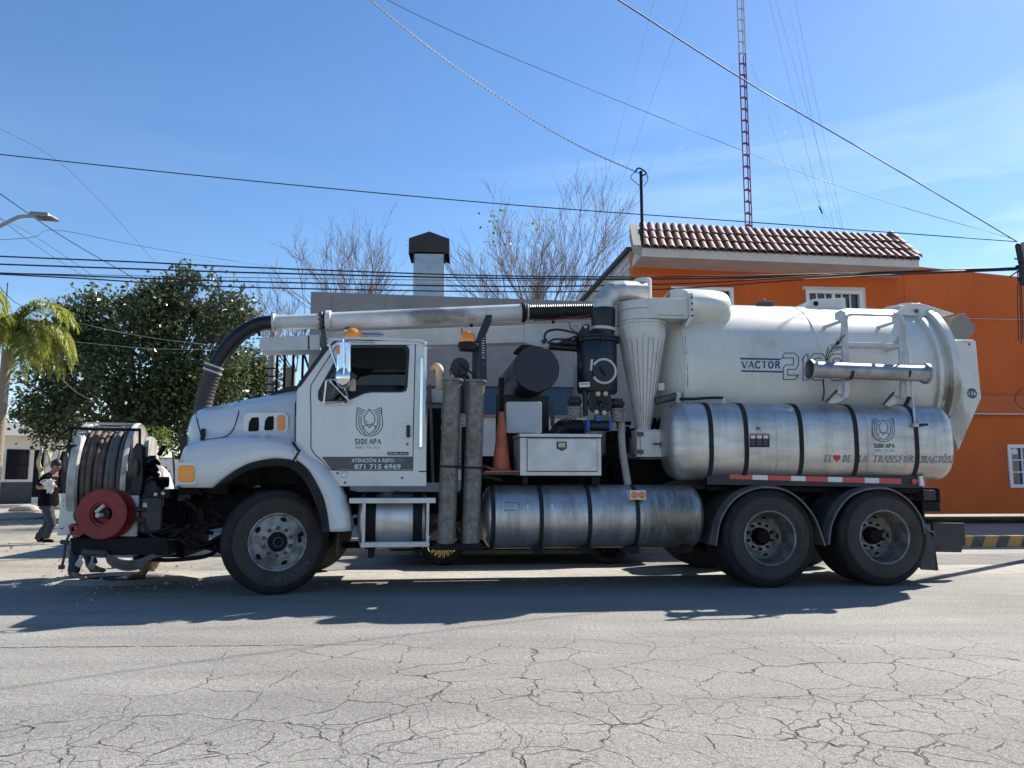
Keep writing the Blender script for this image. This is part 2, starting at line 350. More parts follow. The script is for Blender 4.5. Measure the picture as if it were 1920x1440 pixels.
def leafmat(name, c1, c2, c3, rough=.35, tr=.25):
    m = bpy.data.materials.new(name); m.use_nodes = True; t = m.node_tree; N = t.nodes; K = t.links.new
    b = N['Principled BSDF']; b.inputs['Roughness'].default_value = rough
    g = N.new('ShaderNodeNewGeometry'); r = N.new('ShaderNodeValToRGB'); r.color_ramp.elements[0].color = (*c1, 1); r.color_ramp.elements[1].color = (*c3, 1)
    e = r.color_ramp.elements.new(.6); e.color = (*c2, 1); K(g.outputs['Random Per Island'], r.inputs[0]); K(r.outputs[0], b.inputs['Base Color'])
    tl = N.new('ShaderNodeBsdfTranslucent'); K(r.outputs[0], tl.inputs[0]); mx_ = N.new('ShaderNodeMixShader'); mx_.inputs[0].default_value = tr
    K(b.outputs[0], mx_.inputs[1]); K(tl.outputs[0], mx_.inputs[2]); K(mx_.outputs[0], N['Material Output'].inputs[0]); return m
M['leaf'] = leafmat('dark_glossy_leaf', (.035,.065,.018), (.08,.115,.038), (.22,.215,.12), .26, .32)
M['leafy'] = leafmat('yellow_green_leaf', (.14,.19,.03), (.20,.25,.05), (.28,.30,.08), .5, .4)
M['palm'] = leafmat('palm_leaflet', (.20,.24,.04), (.31,.34,.06), (.46,.44,.11), .45, .4)

def add_stain(m, c, r, col, nscale=6., amt=.9, st=(1,1,1)):
    N = m.node_tree.nodes; K = m.node_tree.links.new; b = N['Principled BSDF']; old = b.inputs['Base Color'].links[0].from_socket
    tcn = N.new('ShaderNodeTexCoord'); mpn = N.new('ShaderNodeMapping'); mpn.vector_type = 'POINT'; mpn.inputs['Location'].default_value = (-c[0]/r[0], -c[1]/r[1], -c[2]/r[2]); mpn.inputs['Scale'].default_value = (1/r[0], 1/r[1], 1/r[2]); K(tcn.outputs['Object'], mpn.inputs[0])
    ln = N.new('ShaderNodeVectorMath'); ln.operation = 'LENGTH'; K(mpn.outputs[0], ln.inputs[0])
    m2 = N.new('ShaderNodeMapping'); m2.inputs['Scale'].default_value = st; K(tcn.outputs['Object'], m2.inputs[0]); n = N.new('ShaderNodeTexNoise'); n.inputs['Scale'].default_value = nscale; n.inputs['Detail'].default_value = 8; n.inputs['Roughness'].default_value = .65; K(m2.outputs[0], n.inputs[0])
    a = N.new('ShaderNodeMath'); a.operation = 'MULTIPLY_ADD'; a.inputs[1].default_value = 1.6; K(n.outputs[0], a.inputs[0]); K(ln.outputs['Value'], a.inputs[2])
    q = N.new('ShaderNodeMapRange'); q.inputs[1].default_value = 1.65; q.inputs[2].default_value = 1.15; q.inputs[4].default_value = amt; K(a.outputs[0], q.inputs[0])
    x = N.new('ShaderNodeMixRGB'); K(q.outputs[0], x.inputs[0]); K(old, x.inputs[1]); x.inputs[2].default_value = (*col, 1); K(x.outputs[0], b.inputs['Base Color'])
# ---------------------------------------------------------------- ground and street
STREET = Fr((0, 0, 0), R(7.1))
def ground_mat(kind):
    m = bpy.data.materials.new(kind); m.use_nodes = True; t = m.node_tree; N = t.nodes; K = t.links.new
    b = N['Principled BSDF']; tcn = N.new('ShaderNodeTexCoord'); P = tcn.outputs['Object']
    def nz(sc, d=6, st=(1,1,1), rough=.6, src=None, dist=0):
        mpn = N.new('ShaderNodeMapping'); mpn.inputs['Scale'].default_value = st; K(src or P, mpn.inputs[0])
        n = N.new('ShaderNodeTexNoise'); n.inputs['Scale'].default_value = sc; n.inputs['Detail'].default_value = d; n.inputs['Roughness'].default_value = rough; n.inputs['Distortion'].default_value = dist; K(mpn.outputs[0], n.inputs[0]); return n
    def ramp(s, a, c, c0=0., c1=1.):
        r = N.new('ShaderNodeMapRange'); r.inputs[1].default_value = a; r.inputs[2].default_value = c; r.inputs[3].default_value = c0; r.inputs[4].default_value = c1; K(s, r.inputs[0]); return r.outputs[0]
    def mth(op, a, c):
        x = N.new('ShaderNodeMath'); x.operation = op
        for i, q in enumerate((a, c)):
            if isinstance(q, (int, float)): x.inputs[i].default_value = q
            else: K(q, x.inputs[i])
        return x.outputs[0]
    def mix(f, a, c, mode='MIX'):
        x = N.new('ShaderNodeMixRGB'); x.blend_type = mode
        for i, q in ((0, f), (1, a), (2, c)):
            if isinstance(q, (int, float)): x.inputs[i].default_value = q
            elif isinstance(q, tuple): x.inputs[i].default_value = (*q, 1)
            else: K(q, x.inputs[i])
        return x.outputs[0]
    if kind == 'cracked_asphalt':
        big = ramp(nz(.45, 5).outputs[0], .35, .65)
        base = mix(big, (.215,.206,.188), (.265,.255,.233))
        blot = ramp(nz(2.3, 6).outputs[0], .35, .7); base = mix(mth('MULTIPLY', blot, .35), base, (.19,.181,.165))
        grit = nz(95, 3, rough=.75).outputs[0]; base = mix(1.0, base, ramp(grit, .30, .70, .38, 1.62), 'MULTIPLY'); g2_ = nz(38, 4, st=(1,.8,1), rough=.7).outputs[0]; base = mix(1.0, base, ramp(g2_, .34, .66, .74, 1.24), 'MULTIPLY')
        sp = N.new('ShaderNodeTexVoronoi'); sp.inputs['Scale'].default_value = 60; K(P, sp.inputs[0])
        spk = ramp(sp.outputs['Distance'], .16, .09); spk2 = mth('MULTIPLY', spk, ramp(nz(30, 3).outputs[0], .48, .62)); base = mix(mth('MULTIPLY', spk2, .75), base, (.52,.50,.46))
        worn = nz(.9, 5, st=(.35,2.2,1)).outputs[0]; base = mix(1.0, base, ramp(worn, .35, .65, .88, 1.14), 'MULTIPLY')
        # warped coordinates for the crack network
        w1 = nz(1.1, 4); w2 = nz(6.0, 3)
        va = N.new('ShaderNodeVectorMath'); va.operation = 'SCALE'; va.inputs['Scale'].default_value = .60; K(w1.outputs['Color'], va.inputs[0])
        vb = N.new('ShaderNodeVectorMath'); vb.operation = 'SCALE'; vb.inputs['Scale'].default_value = .07; K(w2.outputs['Color'], vb.inputs[0])
        v1 = N.new('ShaderNodeVectorMath'); v1.operation = 'ADD'; K(P, v1.inputs[0]); K(va.outputs[0], v1.inputs[1])
        v2 = N.new('ShaderNodeVectorMath'); v2.operation = 'ADD'; K(v1.outputs[0], v2.inputs[0]); K(vb.outputs[0], v2.inputs[1])
        def cracks(sc, wid, st=(1,1,1)):
            mpn = N.new('ShaderNodeMapping'); mpn.inputs['Scale'].default_value = st; K(v2.outputs[0], mpn.inputs[0])
            vo = N.new('ShaderNodeTexVoronoi'); vo.feature = 'DISTANCE_TO_EDGE'; vo.voronoi_dimensions = '2D'; vo.inputs['Scale'].default_value = sc; K(mpn.outputs[0], vo.inputs[0])
            ww = mth('MULTIPLY', ramp(nz(7, 5).outputs[0], .32, .7, wid * .08, wid * 1.1), ramp(nz(1.4, 3).outputs[0], .36, .64, .45, 1.7))
            q = mth('DIVIDE', vo.outputs['Distance'], ww); return ramp(q, 1.0, .35)
        sx_ = N.new('ShaderNodeSeparateXYZ'); K(P, sx_.inputs[0])
        near = ramp(sx_.outputs[1], 6.3, 5.4); leftfade = ramp(sx_.outputs[0], -2.6, -.8); nearer = ramp(sx_.outputs[1], 4.4, 3.9)
        zone = mth('MULTIPLY', near, mth('MAXIMUM', leftfade, nearer))
        m1 = mth('MULTIPLY', ramp(nz(.9, 4).outputs[0], .40, .46), zone)
        m2 = mth('MULTIPLY', ramp(nz(.8, 4, st=(1,1.3,1)).outputs[0], .44, .52), mth('MULTIPLY', zone, ramp(sx_.outputs[1], 4.9, 4.2)))
        c1 = mth('MULTIPLY', cracks(2.3, .022, (1.05,1.0,1)), m1); c2 = mth('MULTIPLY', mth('MULTIPLY', cracks(4.9, .034, (1.05,.95,1)), m2), .85)
        cr_ = mth('MAXIMUM', c1, c2)
        seam = mth('SUBTRACT', sx_.outputs[1], mth('MULTIPLY', sx_.outputs[0], .035))
        wob = nz(3.5, 4).outputs[0]; seam = mth('ADD', seam, mth('MULTIPLY', wob, .05)); seam = mth('ABSOLUTE', mth('SUBTRACT', seam, 5.83), 0)
        sl = mth('MULTIPLY', ramp(seam, .022, .008), ramp(sx_.outputs[0], -.75, -1.6)); cr_ = mth('MAXIMUM', cr_, mth('MULTIPLY', sl, ramp(nz(9, 3).outputs[0], .35, .5)))
        halo = nz(14, 4).outputs[0]
        base = mix(mth('MULTIPLY', cr_, ramp(halo, .35, .6, .45, .95)), base, (.072,.062,.050))
        K(base, b.inputs['Base Color']); b.inputs['Roughness'].default_value = .82; b.inputs['Specular IOR Level'].default_value = .35
        h = mth('SUBTRACT', mth('MULTIPLY', grit, .30), mth('MULTIPLY', cr_, 1.0)); h = mth('ADD', h, mth('MULTIPLY', nz(22, 4).outputs[0], .35))
        bp = N.new('ShaderNodeBump'); bp.inputs['Strength'].default_value = .9; bp.inputs['Distance'].default_value = .026; K(h, bp.inputs['Height']); K(bp.outputs[0], b.inputs['Normal'])
    else:
        c0, c1_, c2_ = {'pale_dirt': ((.30,.27,.225), (.23,.205,.17), (.37,.34,.29)), 'worn_side_asphalt': ((.17,.165,.16), (.22,.21,.20), (.28,.26,.24)), 'gutter_concrete': ((.40,.38,.34), (.33,.31,.28), (.28,.26,.23))}[kind]
        base = mix(ramp(nz(.6, 7).outputs[0], .4, .62), c0, c1_); base = mix(mth('MULTIPLY', ramp(nz(2.6, 6, st=(1,2.2,1)).outputs[0], .48, .7), .8), base, c2_)
        grit = nz(70, 3, rough=.7).outputs[0]; base = mix(1.0, base, ramp(grit, .3, .7, .7, 1.3), 'MULTIPLY'); K(base, b.inputs['Base Color']); b.inputs['Roughness'].default_value = .95
        h = mth('ADD', mth('MULTIPLY', grit, .3), mth('MULTIPLY', nz(4, 7).outputs[0], 1.6)); bp = N.new('ShaderNodeBump'); bp.inputs['Strength'].default_value = .8; bp.inputs['Distance'].default_value = .04; K(h, bp.inputs['Height']); K(bp.outputs[0], b.inputs['Normal'])
    return m
M['asphalt'] = ground_mat('cracked_asphalt'); M['dirt'] = ground_mat('pale_dirt'); M['sideasph'] = ground_mat('worn_side_asphalt'); M['gutter'] = ground_mat('gutter_concrete')
def sheet(name, pts, z, m):
    o = raw(name, [(p[0], p[1], z) for p in pts], [tuple(range(len(pts)))], m); return tag(o, kind='structure')
sheet('ground', [(-900,-400),(900,-400),(900,1600),(-900,1600)], -.010, M['dirt'])
rl = lambda x, c: c + x * math.tan(R(4.0))
RE = 9.55      # far edge of the road at x=0
sheet('road', [(-60,-14),(60,-14),(60,rl(60,RE)),(-60,rl(-60,RE))], 0.0, M['asphalt'])
sheet('gutter', [(-4.6,rl(-4.6,RE)+.002),(60,rl(60,RE)+.002),(60,rl(60,RE+.95)),(-4.6,rl(-4.6,RE+.95))], -.002, M['gutter'])
sheet('parking_lane', [(-4.2,rl(-4.2,RE+.95)+.002),(60,rl(60,RE+.95)+.002),(60,rl(60,13.5)),(-4.2,rl(-4.2,13.5))], -.004, M['sideasph'])
# sidewalk with striped kerb
FAC = Fr(ground(1860, 982, .25), R(5.0))       # facade line of the street
KER = Fr(ground(1860, 1034, 0), R(3.0))
def wline(fr, u, v=0): return fr.W((u, v, 0))
b = MB(); u0, u1 = -13.4, 30
pa, pb, pc, pd = wline(KER, u0, .17), wline(KER, u1, .17), wline(FAC, u1, .5), wline(FAC, u0 - 1, .5)
b.add([(p.x, p.y, z) for z in (-.005, .245) for p in (pa, pb, pc, pd)], [(0,1,5,4),(1,2,6,5),(2,3,7,6),(3,0,4,7),(4,5,6,7)])
tag(b.build('pavement', M['concrete'], ang=0), kind='structure')
kr = empty('kerb', KER.o, KER.yaw); tag(kr, kind='structure')
def skew(b_, x0, x1, z1, sk=.14, v1=.168, z0=-.004):
    b_.add([(x0,0,z0),(x1,0,z0),(x1+sk,0,z1),(x0+sk,0,z1),(x0,v1,z0),(x1,v1,z0),(x1+sk,v1,z1),(x0+sk,v1,z1)], [(0,1,2,3),(7,6,5,4),(3,2,6,7),(0,4,5,1),(1,5,6,2),(0,3,7,4)])
x = -2.5; k = 0
while x < 6:
    w = .22 if k % 2 else .20; bb = MB(); skew(bb, x, x + w, .25, .12); bb.build('kerb_block', M['yellow'] if k % 2 else M['kblack'], kr, 0); x += w; k += 1
bb = MB(); bb.box((u0, 0, -.004), (-2.62, .168, .25)); bb.build('kerb_run', M['concrete'], kr, 0)
# low apron in front of the kerb
bb = MB(); bb.add([(-3,-.34,-.003),(6,-.34,-.003),(6,-.002,-.003),(-3,-.002,-.003),(-3,-.1,.05),(6,-.1,.05),(6,-.002,.07),(-3,-.002,.07)], [(0,1,5,4),(4,5,6,7),(0,4,7,3),(1,2,6,5)]); bb.build('kerb_apron', M['concrete'], kr, 0)
# ---------------------------------------------------------------- buildings behind the truck
def uz(fr, px, py, v=0.): p = fr.L(px, py, v); return (p.x, p.z)
g = empty('grey_building', FAC.o, FAC.yaw); tag(g, 'long bare grey cement building with a flat parapet directly behind the truck', 'building')
FL = lambda px, py, v=0.: FAC.L(px, py, v)
ul = FL(583, 547).x; ur = FL(1188, 560).x
b = MB(); b.plate([(ul, 0), (ur - .01, 0), (ur - .01, FL(1187, 568).z), (ul, FL(583, 547).z)], 0, .2, holes=[[(uz(FAC,655,724)[0], .9), (uz(FAC,1092,724)[0], .9), (uz(FAC,1092,724)[0], uz(FAC,900,724)[1]), (uz(FAC,655,724)[0], uz(FAC,900,724)[1])]])
b.build('front_wall', M['greywall'], g, 0)
zt = FL(583, 547).z
b = MB(); b.box((ul, .201, 0), (ul + .2, 9, zt - .02)); b.box((ul + .2, 8.8, 0), (ur, 9, zt - .02)); b.build('side_wall', M['greywall'], g, 0)
b = MB(); b.box((ul + .2, .2, zt - .75), (ur - .01, 8.8, zt - .6)); b.build('flat_roof', M['concrete'], g, 0)
ub0, ub1, zb1, zb0 = uz(FAC,655,724)[0], uz(FAC,1092,724)[0], uz(FAC,900,724)[1], uz(FAC,900,777)[1]
b = MB(); b.box((ub0, .08, zb0), (ub1, .14, zb1)); b.build('blue_panel', M['bluewall'], g, 0)
b = MB(); b.box((ub0, .05, zb0 - .05), (ub1, .14, zb0 - .002)); b.build('rusty_rail', M['terra'], g, 0)
b = MB(); b.box((ub0, .1, .9), (ub1, .16, zb0 - .055)); b.build('beige_panel', M['cornice'], g, 0)
b = MB()
for i in range(9):
    x_ = ul + .4 + i * 1.05; b.box((x_, -.012, zt - .35 - .006*i), (x_ + .012, -.001, zt - .05 - .02*i))
b.build('render_joint', M['greywall'], g, 0)
# galvanised duct on the roof
DY = 19.0
q = at(805, 560, DY); dk = empty('roof_duct', (q.x, q.y, q.z - .3), R(3)); tag(dk, 'square galvanised ventilation duct with a dark pitched cap rising above the grey building', 'duct')
w = 29 / F * DY; h1 = at(805, 484, DY).z - q.z + .3; hb = at(805, 487, DY).z - q.z + .3
b = MB(); b.box((-w, -w, -.5), (w, w, h1))
b.build('duct_shaft', M['galv'], dk, 0)
b = MB()
for z0 in (0, .62):
    b.add([(-w, -w-.004, z0), (w, -w-.004, z0), (w, -w-.004, z0+.6), (-w, -w-.004, z0+.6), (0, -w-.022, z0+.3)], [(0,1,4),(1,2,4),(2,3,4),(3,0,4)])
b.build('pressed_panel', M['galv'], dk, 0)
b = MB(); wc = 38 / F * DY; zc0 = at(805, 482, DY).z - q.z + .3; zc1 = at(805, 457, DY).z - q.z + .3; zc2 = at(805, 444, DY).z - q.z + .3
b.add([(-wc,-w*1.15,zc0-.05),(-wc,-w*1.15,zc1),(0,-w*1.15,zc2),(wc,-w*1.15,zc1),(wc,-w*1.15,zc0-.05),(w*.96,-w*1.15,zc0+.0),(-w*.96,-w*1.15,zc0+.0),
       (-wc,w*1.15,zc0-.05),(-wc,w*1.15,zc1),(0,w*1.15,zc2),(wc,w*1.15,zc1),(wc,w*1.15,zc0-.05),(w*.96,w*1.15,zc0),(-w*.96,w*1.15,zc0)],
      [(0,1,2,3,4,5,6),(13,12,11,10,9,8,7),(0,7,8,1),(1,8,9,2),(2,9,10,3),(3,10,11,4)])
b.build('duct_cap', mat('dark_weathered_sheet', (.035,.03,.03), .6, .4, col2=(.06,.05,.045)), dk, 0)
b = MB()
for sx_ in (-1, 1): b.box((sx_*(w+.005)-.02, -w-.03, h1-.25), (sx_*(w+.005)+.02, -w-.008, zc1))
b.build('cap_bracket', M['frame'], dk, 0)

# orange building
g = empty('orange_building', FAC.o, FAC.yaw); tag(g, 'two storey orange stucco building with a clay tiled eave and white framed windows', 'building')
ul = FL(1188, 560).x; ur = 14.0
def wr(px0, px1, py0, py1): return [FL(px0, py1).x, FL(px1, py1).x, FL(px0, py1).z, FL(px0, py0).z]
W_ = [wr(1262, 1374, 540, 602), wr(1515, 1617, 546, 604), None]
p0 = FL(1890, 836); p1 = FL(1894, 912); W_[2] = [p0.x, p0.x + 1.15, p1.z, p0.z]
ztl = FL(1190, 470).z; zr0 = FL(1722, 500).z; zr1 = FL(1920, 520).z
u_e = FL(1722, 500).x; u_r = FL(1920, 520).x
b = MB(); b.plate([(ul, .2), (ur, .2), (ur, zr1 - (ur-u_r)*.03), (u_r, zr1), (u_e, zr0), (u_e, zr0 + .01), (ul, ztl)], 0, .22, holes=[[(a[0], a[2]), (a[1], a[2]), (a[1], a[3]), (a[0], a[3])] for a in W_])
b.build('wall', M['orange'], g, 0)
b = MB(); b.box((ul + .22, .225, 3.0), (ur, 8, 3.1)); b.box((ul + .22, .225, zr1 - .3), (ur, 8, zr1 - .2)); b.box((ur - .2, .225, 0), (ur, 8, zr1 - .3)); b.box((ul + .22, 7.8, 0), (ur - .2, 8, zr1 - .31)); b.build('roof_slab', M['concrete'], g, 0)
zl = FL(1860, 776).z; zl2 = FL(1860, 742).z
b = MB(); b.box((ul, -.10, zl), (ur, -.002, zl2)); b.build('string_course', M['orange2'], g, 0, bevel=.008)
b = MB(); b.tube([(ul, -.13, zl - .01), (ur, -.13, zl - .01)], .016, 8); b.build('conduit', M['cornice'], g)
b = MB(); b.box((FL(1700, 620).x, -.012, zl2 + .02), (FL(1700,620).x + .02, -.002, zr0 - .1)); b.build('wall_joint', M['orange2'], g, 0)
b = MB(); zz = FL(1860, 599).z; b.tube([(FL(1600,599).x, -.05, zz), (ur, -.05, zz)], .006, 5); b.build('wall_wire', M['strap'], g)
for i, a in enumerate(W_):
    fr_ = MB(); t_ = .045
    fr_.plate([(a[0]-.03, a[2]-.03), (a[1]+.03, a[2]-.03), (a[1]+.03, a[3]+.03), (a[0]-.03, a[3]+.03)], -.03, .10, holes=[[(a[0]+t_, a[2]+t_), (a[1]-t_, a[2]+t_), (a[1]-t_, a[3]-t_), (a[0]+t_, a[3]-t_)]])
    wf = fr_.build('window', M['winwhite'], g, 0, bevel=.004)
    nn = 4 if i == 2 else 6; cols = nn; wdt = (a[1]-a[0]-2*t_)/cols; rows = 3 if i == 2 else 1
    for c_ in range(cols):
        pm = MB(); pm.box((a[0]+t_+c_*wdt+.002, .06, a[2]+t_), (a[0]+t_+(c_+1)*wdt-.002, .07, a[3]-t_)); pm.build('pane', M['wdark'], wf, 0)
        if c_:
            mm_ = MB(); th = .035 if c_ == nn // 2 else .012; xx = a[0]+t_+c_*wdt; mm_.box((xx-th, .02, a[2]+t_), (xx+th, .055, a[3]-t_)); mm_.build('glazing_bar', M['winwhite'], wf, 0)
    for r_ in range(1, rows):
        mm_ = MB(); zq = a[2]+t_+(a[3]-a[2]-2*t_)*r_/rows; mm_.box((a[0]+t_, .012, zq-.012), (a[1]-t_, .050, zq+.012)); mm_.build('glazing_bar', M['winwhite'], wf, 0)
    if i == 1:
        pl = MB(); pl.box((a[0]-.09, -.02, a[3]+.032), (a[1]+.09, -.001, a[3]+.10)); pl.box((a[1]+.032, -.02, a[2]), (a[1]+.09, -.001, a[3]+.03)); pl.build('plaster_surround', M['cornice'], wf, 0)
a = W_[2]; mm_ = MB(); mm_.plate([(a[0]+.1,a[3]-.17),(a[0]+.24,a[3]-.17),(a[0]+.24,a[3]-.08),(a[0]+.17,a[3]-.03),(a[0]+.1,a[3]-.08)], .045, .058); mm_.build('window_sticker', M['winwhite'], g, 0)
# side wall of whitewashed blocks with a dark coping
uc = ul; zs0 = FL(1186, 466).z; zs1 = zs0 + .25
b = MB(); b.add([(uc-.0,.2,2.5),(uc,8,2.5),(uc,8,zs1),(uc,.2,zs0),(uc+.2,.23,2.5),(uc+.2,8,2.5),(uc+.2,8,zs1),(uc+.2,.23,zs0)], [(0,1,2,3),(7,6,5,4),(3,2,6,7),(0,4,5,1),(0,3,7,4),(1,5,6,2)]); b.build('side_wall', M['concrete'], g, 0)
b = MB(); z = 3.6; r_ = 0
while z < zs1 - .1:
    y = .22 + (0 if r_ % 2 else .14)
    while y < 7.9:
        if z + .12 < zs0 + (zs1-zs0)*(y/8): b.box((uc - .012 - random.random()*.006, y, z), (uc - .0005, min(y + .26, 7.95), z + .115))
        y += .28
    z += .132; r_ += 1
o = b.build('block', M['brickw'], g, 0); tag(o, kind='stuff')
b = MB(); b.beam((uc + .08, .2, zs0 + .05), (uc + .08, 8, zs1 + .05), .32, .09); b.build('coping', M['housegrey'], g, 0)
# tiled eave
E0, E1 = FL(1203, 466, -.75), FL(1720, 489, -.75)
F0, F1 = FL(1197, 423, .30), FL(1671, 447, .30)
c0, c1 = FL(1203, 484, -.80), FL(1719, 500, -.80)
b = MB(); ev = [(E0.x,-.80,E0.z),(E1.x,-.80,E1.z),(E1.x,-.80,c1.z-.02),(E0.x-.02,-.80,E0.z-.17),(F0.x-.05,.28,F0.z-.03),(F1.x+.05,.28,F1.z-.03),(E1.x,-.001,E1.z-.17),(E0.x-.02,-.001,E0.z-.17)]
b.add(ev, [(0,1,2,3),(3,2,6,7),(4,5,1,0),(0,3,7,4),(1,5,6,2),(4,7,6,5)]); b.build('eave_cornice', M['cornice'], g, 0)
b = MB(); b.add([(E0.x-.17,-.78,E0.z-.14),(E0.x-.01,-.81,E0.z-.14),(E0.x-.01,-.81,E0.z+.05),(E0.x-.17,-.78,E0.z+.06),(F0.x-.20,.28,F0.z-.35),(F0.x-.04,.28,F0.z-.35),(F0.x-.04,.28,F0.z+.04),(F0.x-.20,.28,F0.z+.04)],[(0,1,2,3),(7,6,5,4),(0,4,5,1),(3,2,6,7),(0,3,7,4),(1,5,6,2)]); b.build('verge_board', M['concrete'], g, 0)
NC, NR = 34, 3
tm = MB(); tl_ = .52; ww = .088
def tfn(a, b_):
    th = math.pi * a; r = ww * (1 - .16 * b_)
    return Vector((r*math.cos(th)*1.05, b_ * tl_, r*math.sin(th)*.95))
tm.grid(tfn, 8, 2); tm.grid(lambda a, b_: tfn(a, b_) * 1.0 - Vector((0, 0, .016)) , 8, 2)
for e_ in (0, 1):
    k0 = 0
    for a in range(7):
        p, q_ = tfn(a/7, e_), tfn((a+1)/7, e_); s_ = Vector((0,0,.016)); tm.add([p, q_, q_-s_, p-s_], [(0,1,2,3)])
proto = tm.build('roof_tile', M['tile'], g, 40); proto2 = None
for c_ in range(NC):
    for r_ in range(NR):
        s = (c_ + .5) / NC; base0 = E0.lerp(E1, s); top0 = F0.lerp(F1, s); sl_ = top0 - base0; L0 = sl_.length
        o = proto if (c_ == 0 and r_ == 0) else copy_obj(proto, g)
        if random.random() < .35:
            if proto2 is None: proto2 = proto.data.copy(); proto2.materials[0] = M['tile2']
            o.data = proto2
        f = r_ / NR; p = base0.lerp(top0, f - .06); yv = sl_.normalized(); xv = (E1 - E0).normalized(); zv = xv.cross(yv).normalized(); xv = yv.cross(zv)
        sc_ = ((E1-E0).length*(1-f)+(F1-F0).length*f)/NC/.190
        o.matrix_local = Matrix.Translation(p + zv*(.045 + random.uniform(-.006,.008))) @ Matrix((xv, yv, zv)).transposed().to_4x4() @ Matrix.Rotation(random.uniform(-.02,.02), 4, 'Z') @ Matrix.Rotation(-.03, 4, 'X') @ Matrix.Diagonal((sc_, L0/NR*1.2/tl_, 1, 1))
for s_ in (0, 1):      # verge tiles on the right hip
    for k in range(4):
        o = copy_obj(proto, g); p = E1.lerp(F1, k/4 + .02); d_ = (F1-E1).normalized(); zv = Vector((0,0,1)); xv = d_.cross(zv).normalized(); zv = xv.cross(d_)
        if s_ == 0: o.matrix_local = Matrix.Translation(p + zv*.07) @ Matrix((xv, d_, zv)).transposed().to_4x4() @ Matrix.Diagonal((1.05, .75, 1, 1))
        else: bpy.data.objects.remove(o)
# white panel end and downpipe at the far right edge
# mast on the roof
p = at(1204, 430, 14.3); mz = empty('service_mast', (p.x, p.y, p.z - .3)); tag(mz, 'slim dark service mast with a looped cable head at the left end of the tiles', 'mast')
H_ = at(1203, 321, 14.3).z - p.z + .3
b = MB(); b.tube([(0,0,0),(0,0,H_)], .030, 10); b.build('mast_pipe', M['frame'], mz)
b = MB(); b.tube(smooth([(-.12,0,H_-.02),(-.05,0,H_+.06),(.03,0,H_+.03),(.1,0,H_-.04),(.02,-.02,H_-.1)], 5), .016, 8)
b.tube(smooth([(-.12,0,H_-.02),(-.2,0,H_-.12),(-.08,0,H_-.25),(0,0,H_-.3)], 5), .008, 6); b.tube(smooth([(.1,0,H_-.04),(.13,0,H_-.16),(.05,0,H_-.3)], 5), .008, 6); b.build('cable_head', M['cable'], mz)

# lattice tower behind
TY = 24.0; p = at(1404, 427, TY); TW = at(1398, 0, TY).x
tb = p.z - 1.5; tw_ = empty('radio_tower', (p.x, TY, tb)); tag(tw_, 'tall slender guyed lattice mast, red below and grey white above, behind the tiled roof', 'tower')
hw = .105
zsw = at(1394, 100, TY).z - tb
Lg = [Vector((-hw,0,0)), Vector((hw,0,0)), Vector((hw*.9,.18,0))]
for nm, z0, z1, m_ in (('red_section', 0, zsw, M['towerred']), ('white_section', zsw + .001, 26, M['towerwhite'])):
    b = MB()
    for l in Lg: b.tube([l + Vector((0,0,z0)), l + Vector((0,0,z1))], .019, 6)
    z = z0
    while z < z1 - .1:
        b.beam(Lg[0] + Vector((0,0,z)), Lg[1] + Vector((0,0,z)), .02, .045); b.beam(Lg[1] + Vector((0,0,z)), Lg[2] + Vector((0,0,z)), .02, .04)
        b.beam(Lg[0] + Vector((0,0,z+.0)), Lg[2] + Vector((0,0,z+.13)), .02, .045)
        z += .392
    b.build(nm, m_, tw_)

# ---------------------------------------------------------------- left side: white house, far things
HF = Fr(ground(34, 950), R(47)); HL = lambda px, py, v=0.: HF.L(px, py, v)
g = empty('white_house', HF.o, HF.yaw); tag(g, 'low white house with a barred window and projecting roof band at the far left', 'house')
a0 = -9.; a1 = HL(133, 850).x + 2
zt = HL(60, 820).z
def rc(px0, px1, py0, py1):
    A, B_ = HL(px0, py0), HL(px1, py1); return [A.x, B_.x, B_.z if B_.z > 0 else 0, A.z]
wn_ = rc(13, 52, 842, 899); dn = rc(65, 80, 843, 932); d2 = rc(112, 122, 846, 925)
b = MB(); b.plate([(a0, 0), (a1, 0), (a1, zt), (a0, zt)], 0, .25, holes=[[(r_[0], max(r_[2], .05)), (r_[1], max(r_[2], .05)), (r_[1], r_[3]), (r_[0], r_[3])] for r_ in (wn_, dn, d2)]); b.build('wall', M['housewhite'], g, 0)
b = MB(); b.box((a0, .251, 0), (a0+.25, 7, zt)); b.box((a1-.25, .251, 0), (a1, 7, zt)); b.build('end_wall', M['housewhite'], g, 0)
zd = HL(30, 904).z
b = MB(); b.box((a0, -.03, 0), (dn[0], -.001, zd)); b.build('dado', M['housegrey'], g, 0)
for r_ in (wn_, dn, d2):
    b = MB(); b.box((r_[0]-.02, .2, max(r_[2],.05)), (r_[1]+.02, .245, r_[3])); b.build('door' if r_ is not wn_ else 'window', M['wdark'] if r_ is wn_ else M['frame'], g, 0)
for k in range(12):
    xk = wn_[0] + (wn_[1]-wn_[0])*(k+.5)/12; b = MB(); b.tube([(xk, -.05, wn_[2]), (xk, -.05, wn_[3])], .016, 6); b.build('window_bar', M['frame'], g)
for f_ in (.1, .5, .9):
    zk = wn_[2] + (wn_[3]-wn_[2])*f_; b = MB(); b.tube([(wn_[0], -.03, zk), (wn_[1], -.03, zk)], .014, 6); b.build('window_rail', M['frame'], g)
zb = HL(40, 794).z
b = MB(); b.box((a0, -.9, zt), (a1 + .3, 7, zb + .0)); b.build('roof_band', M['housewhite'], g, 0, bevel=.02)
b = MB(); b.box((a0, -1.2, 0), (a1, -.03, .12)); b.build('step', M['concrete'], g, 0)
q = ground(12, 946); o = empty('planter_block', q, R(20)); tag(o, 'plain white masonry block at the left edge in front of the white house', 'block')
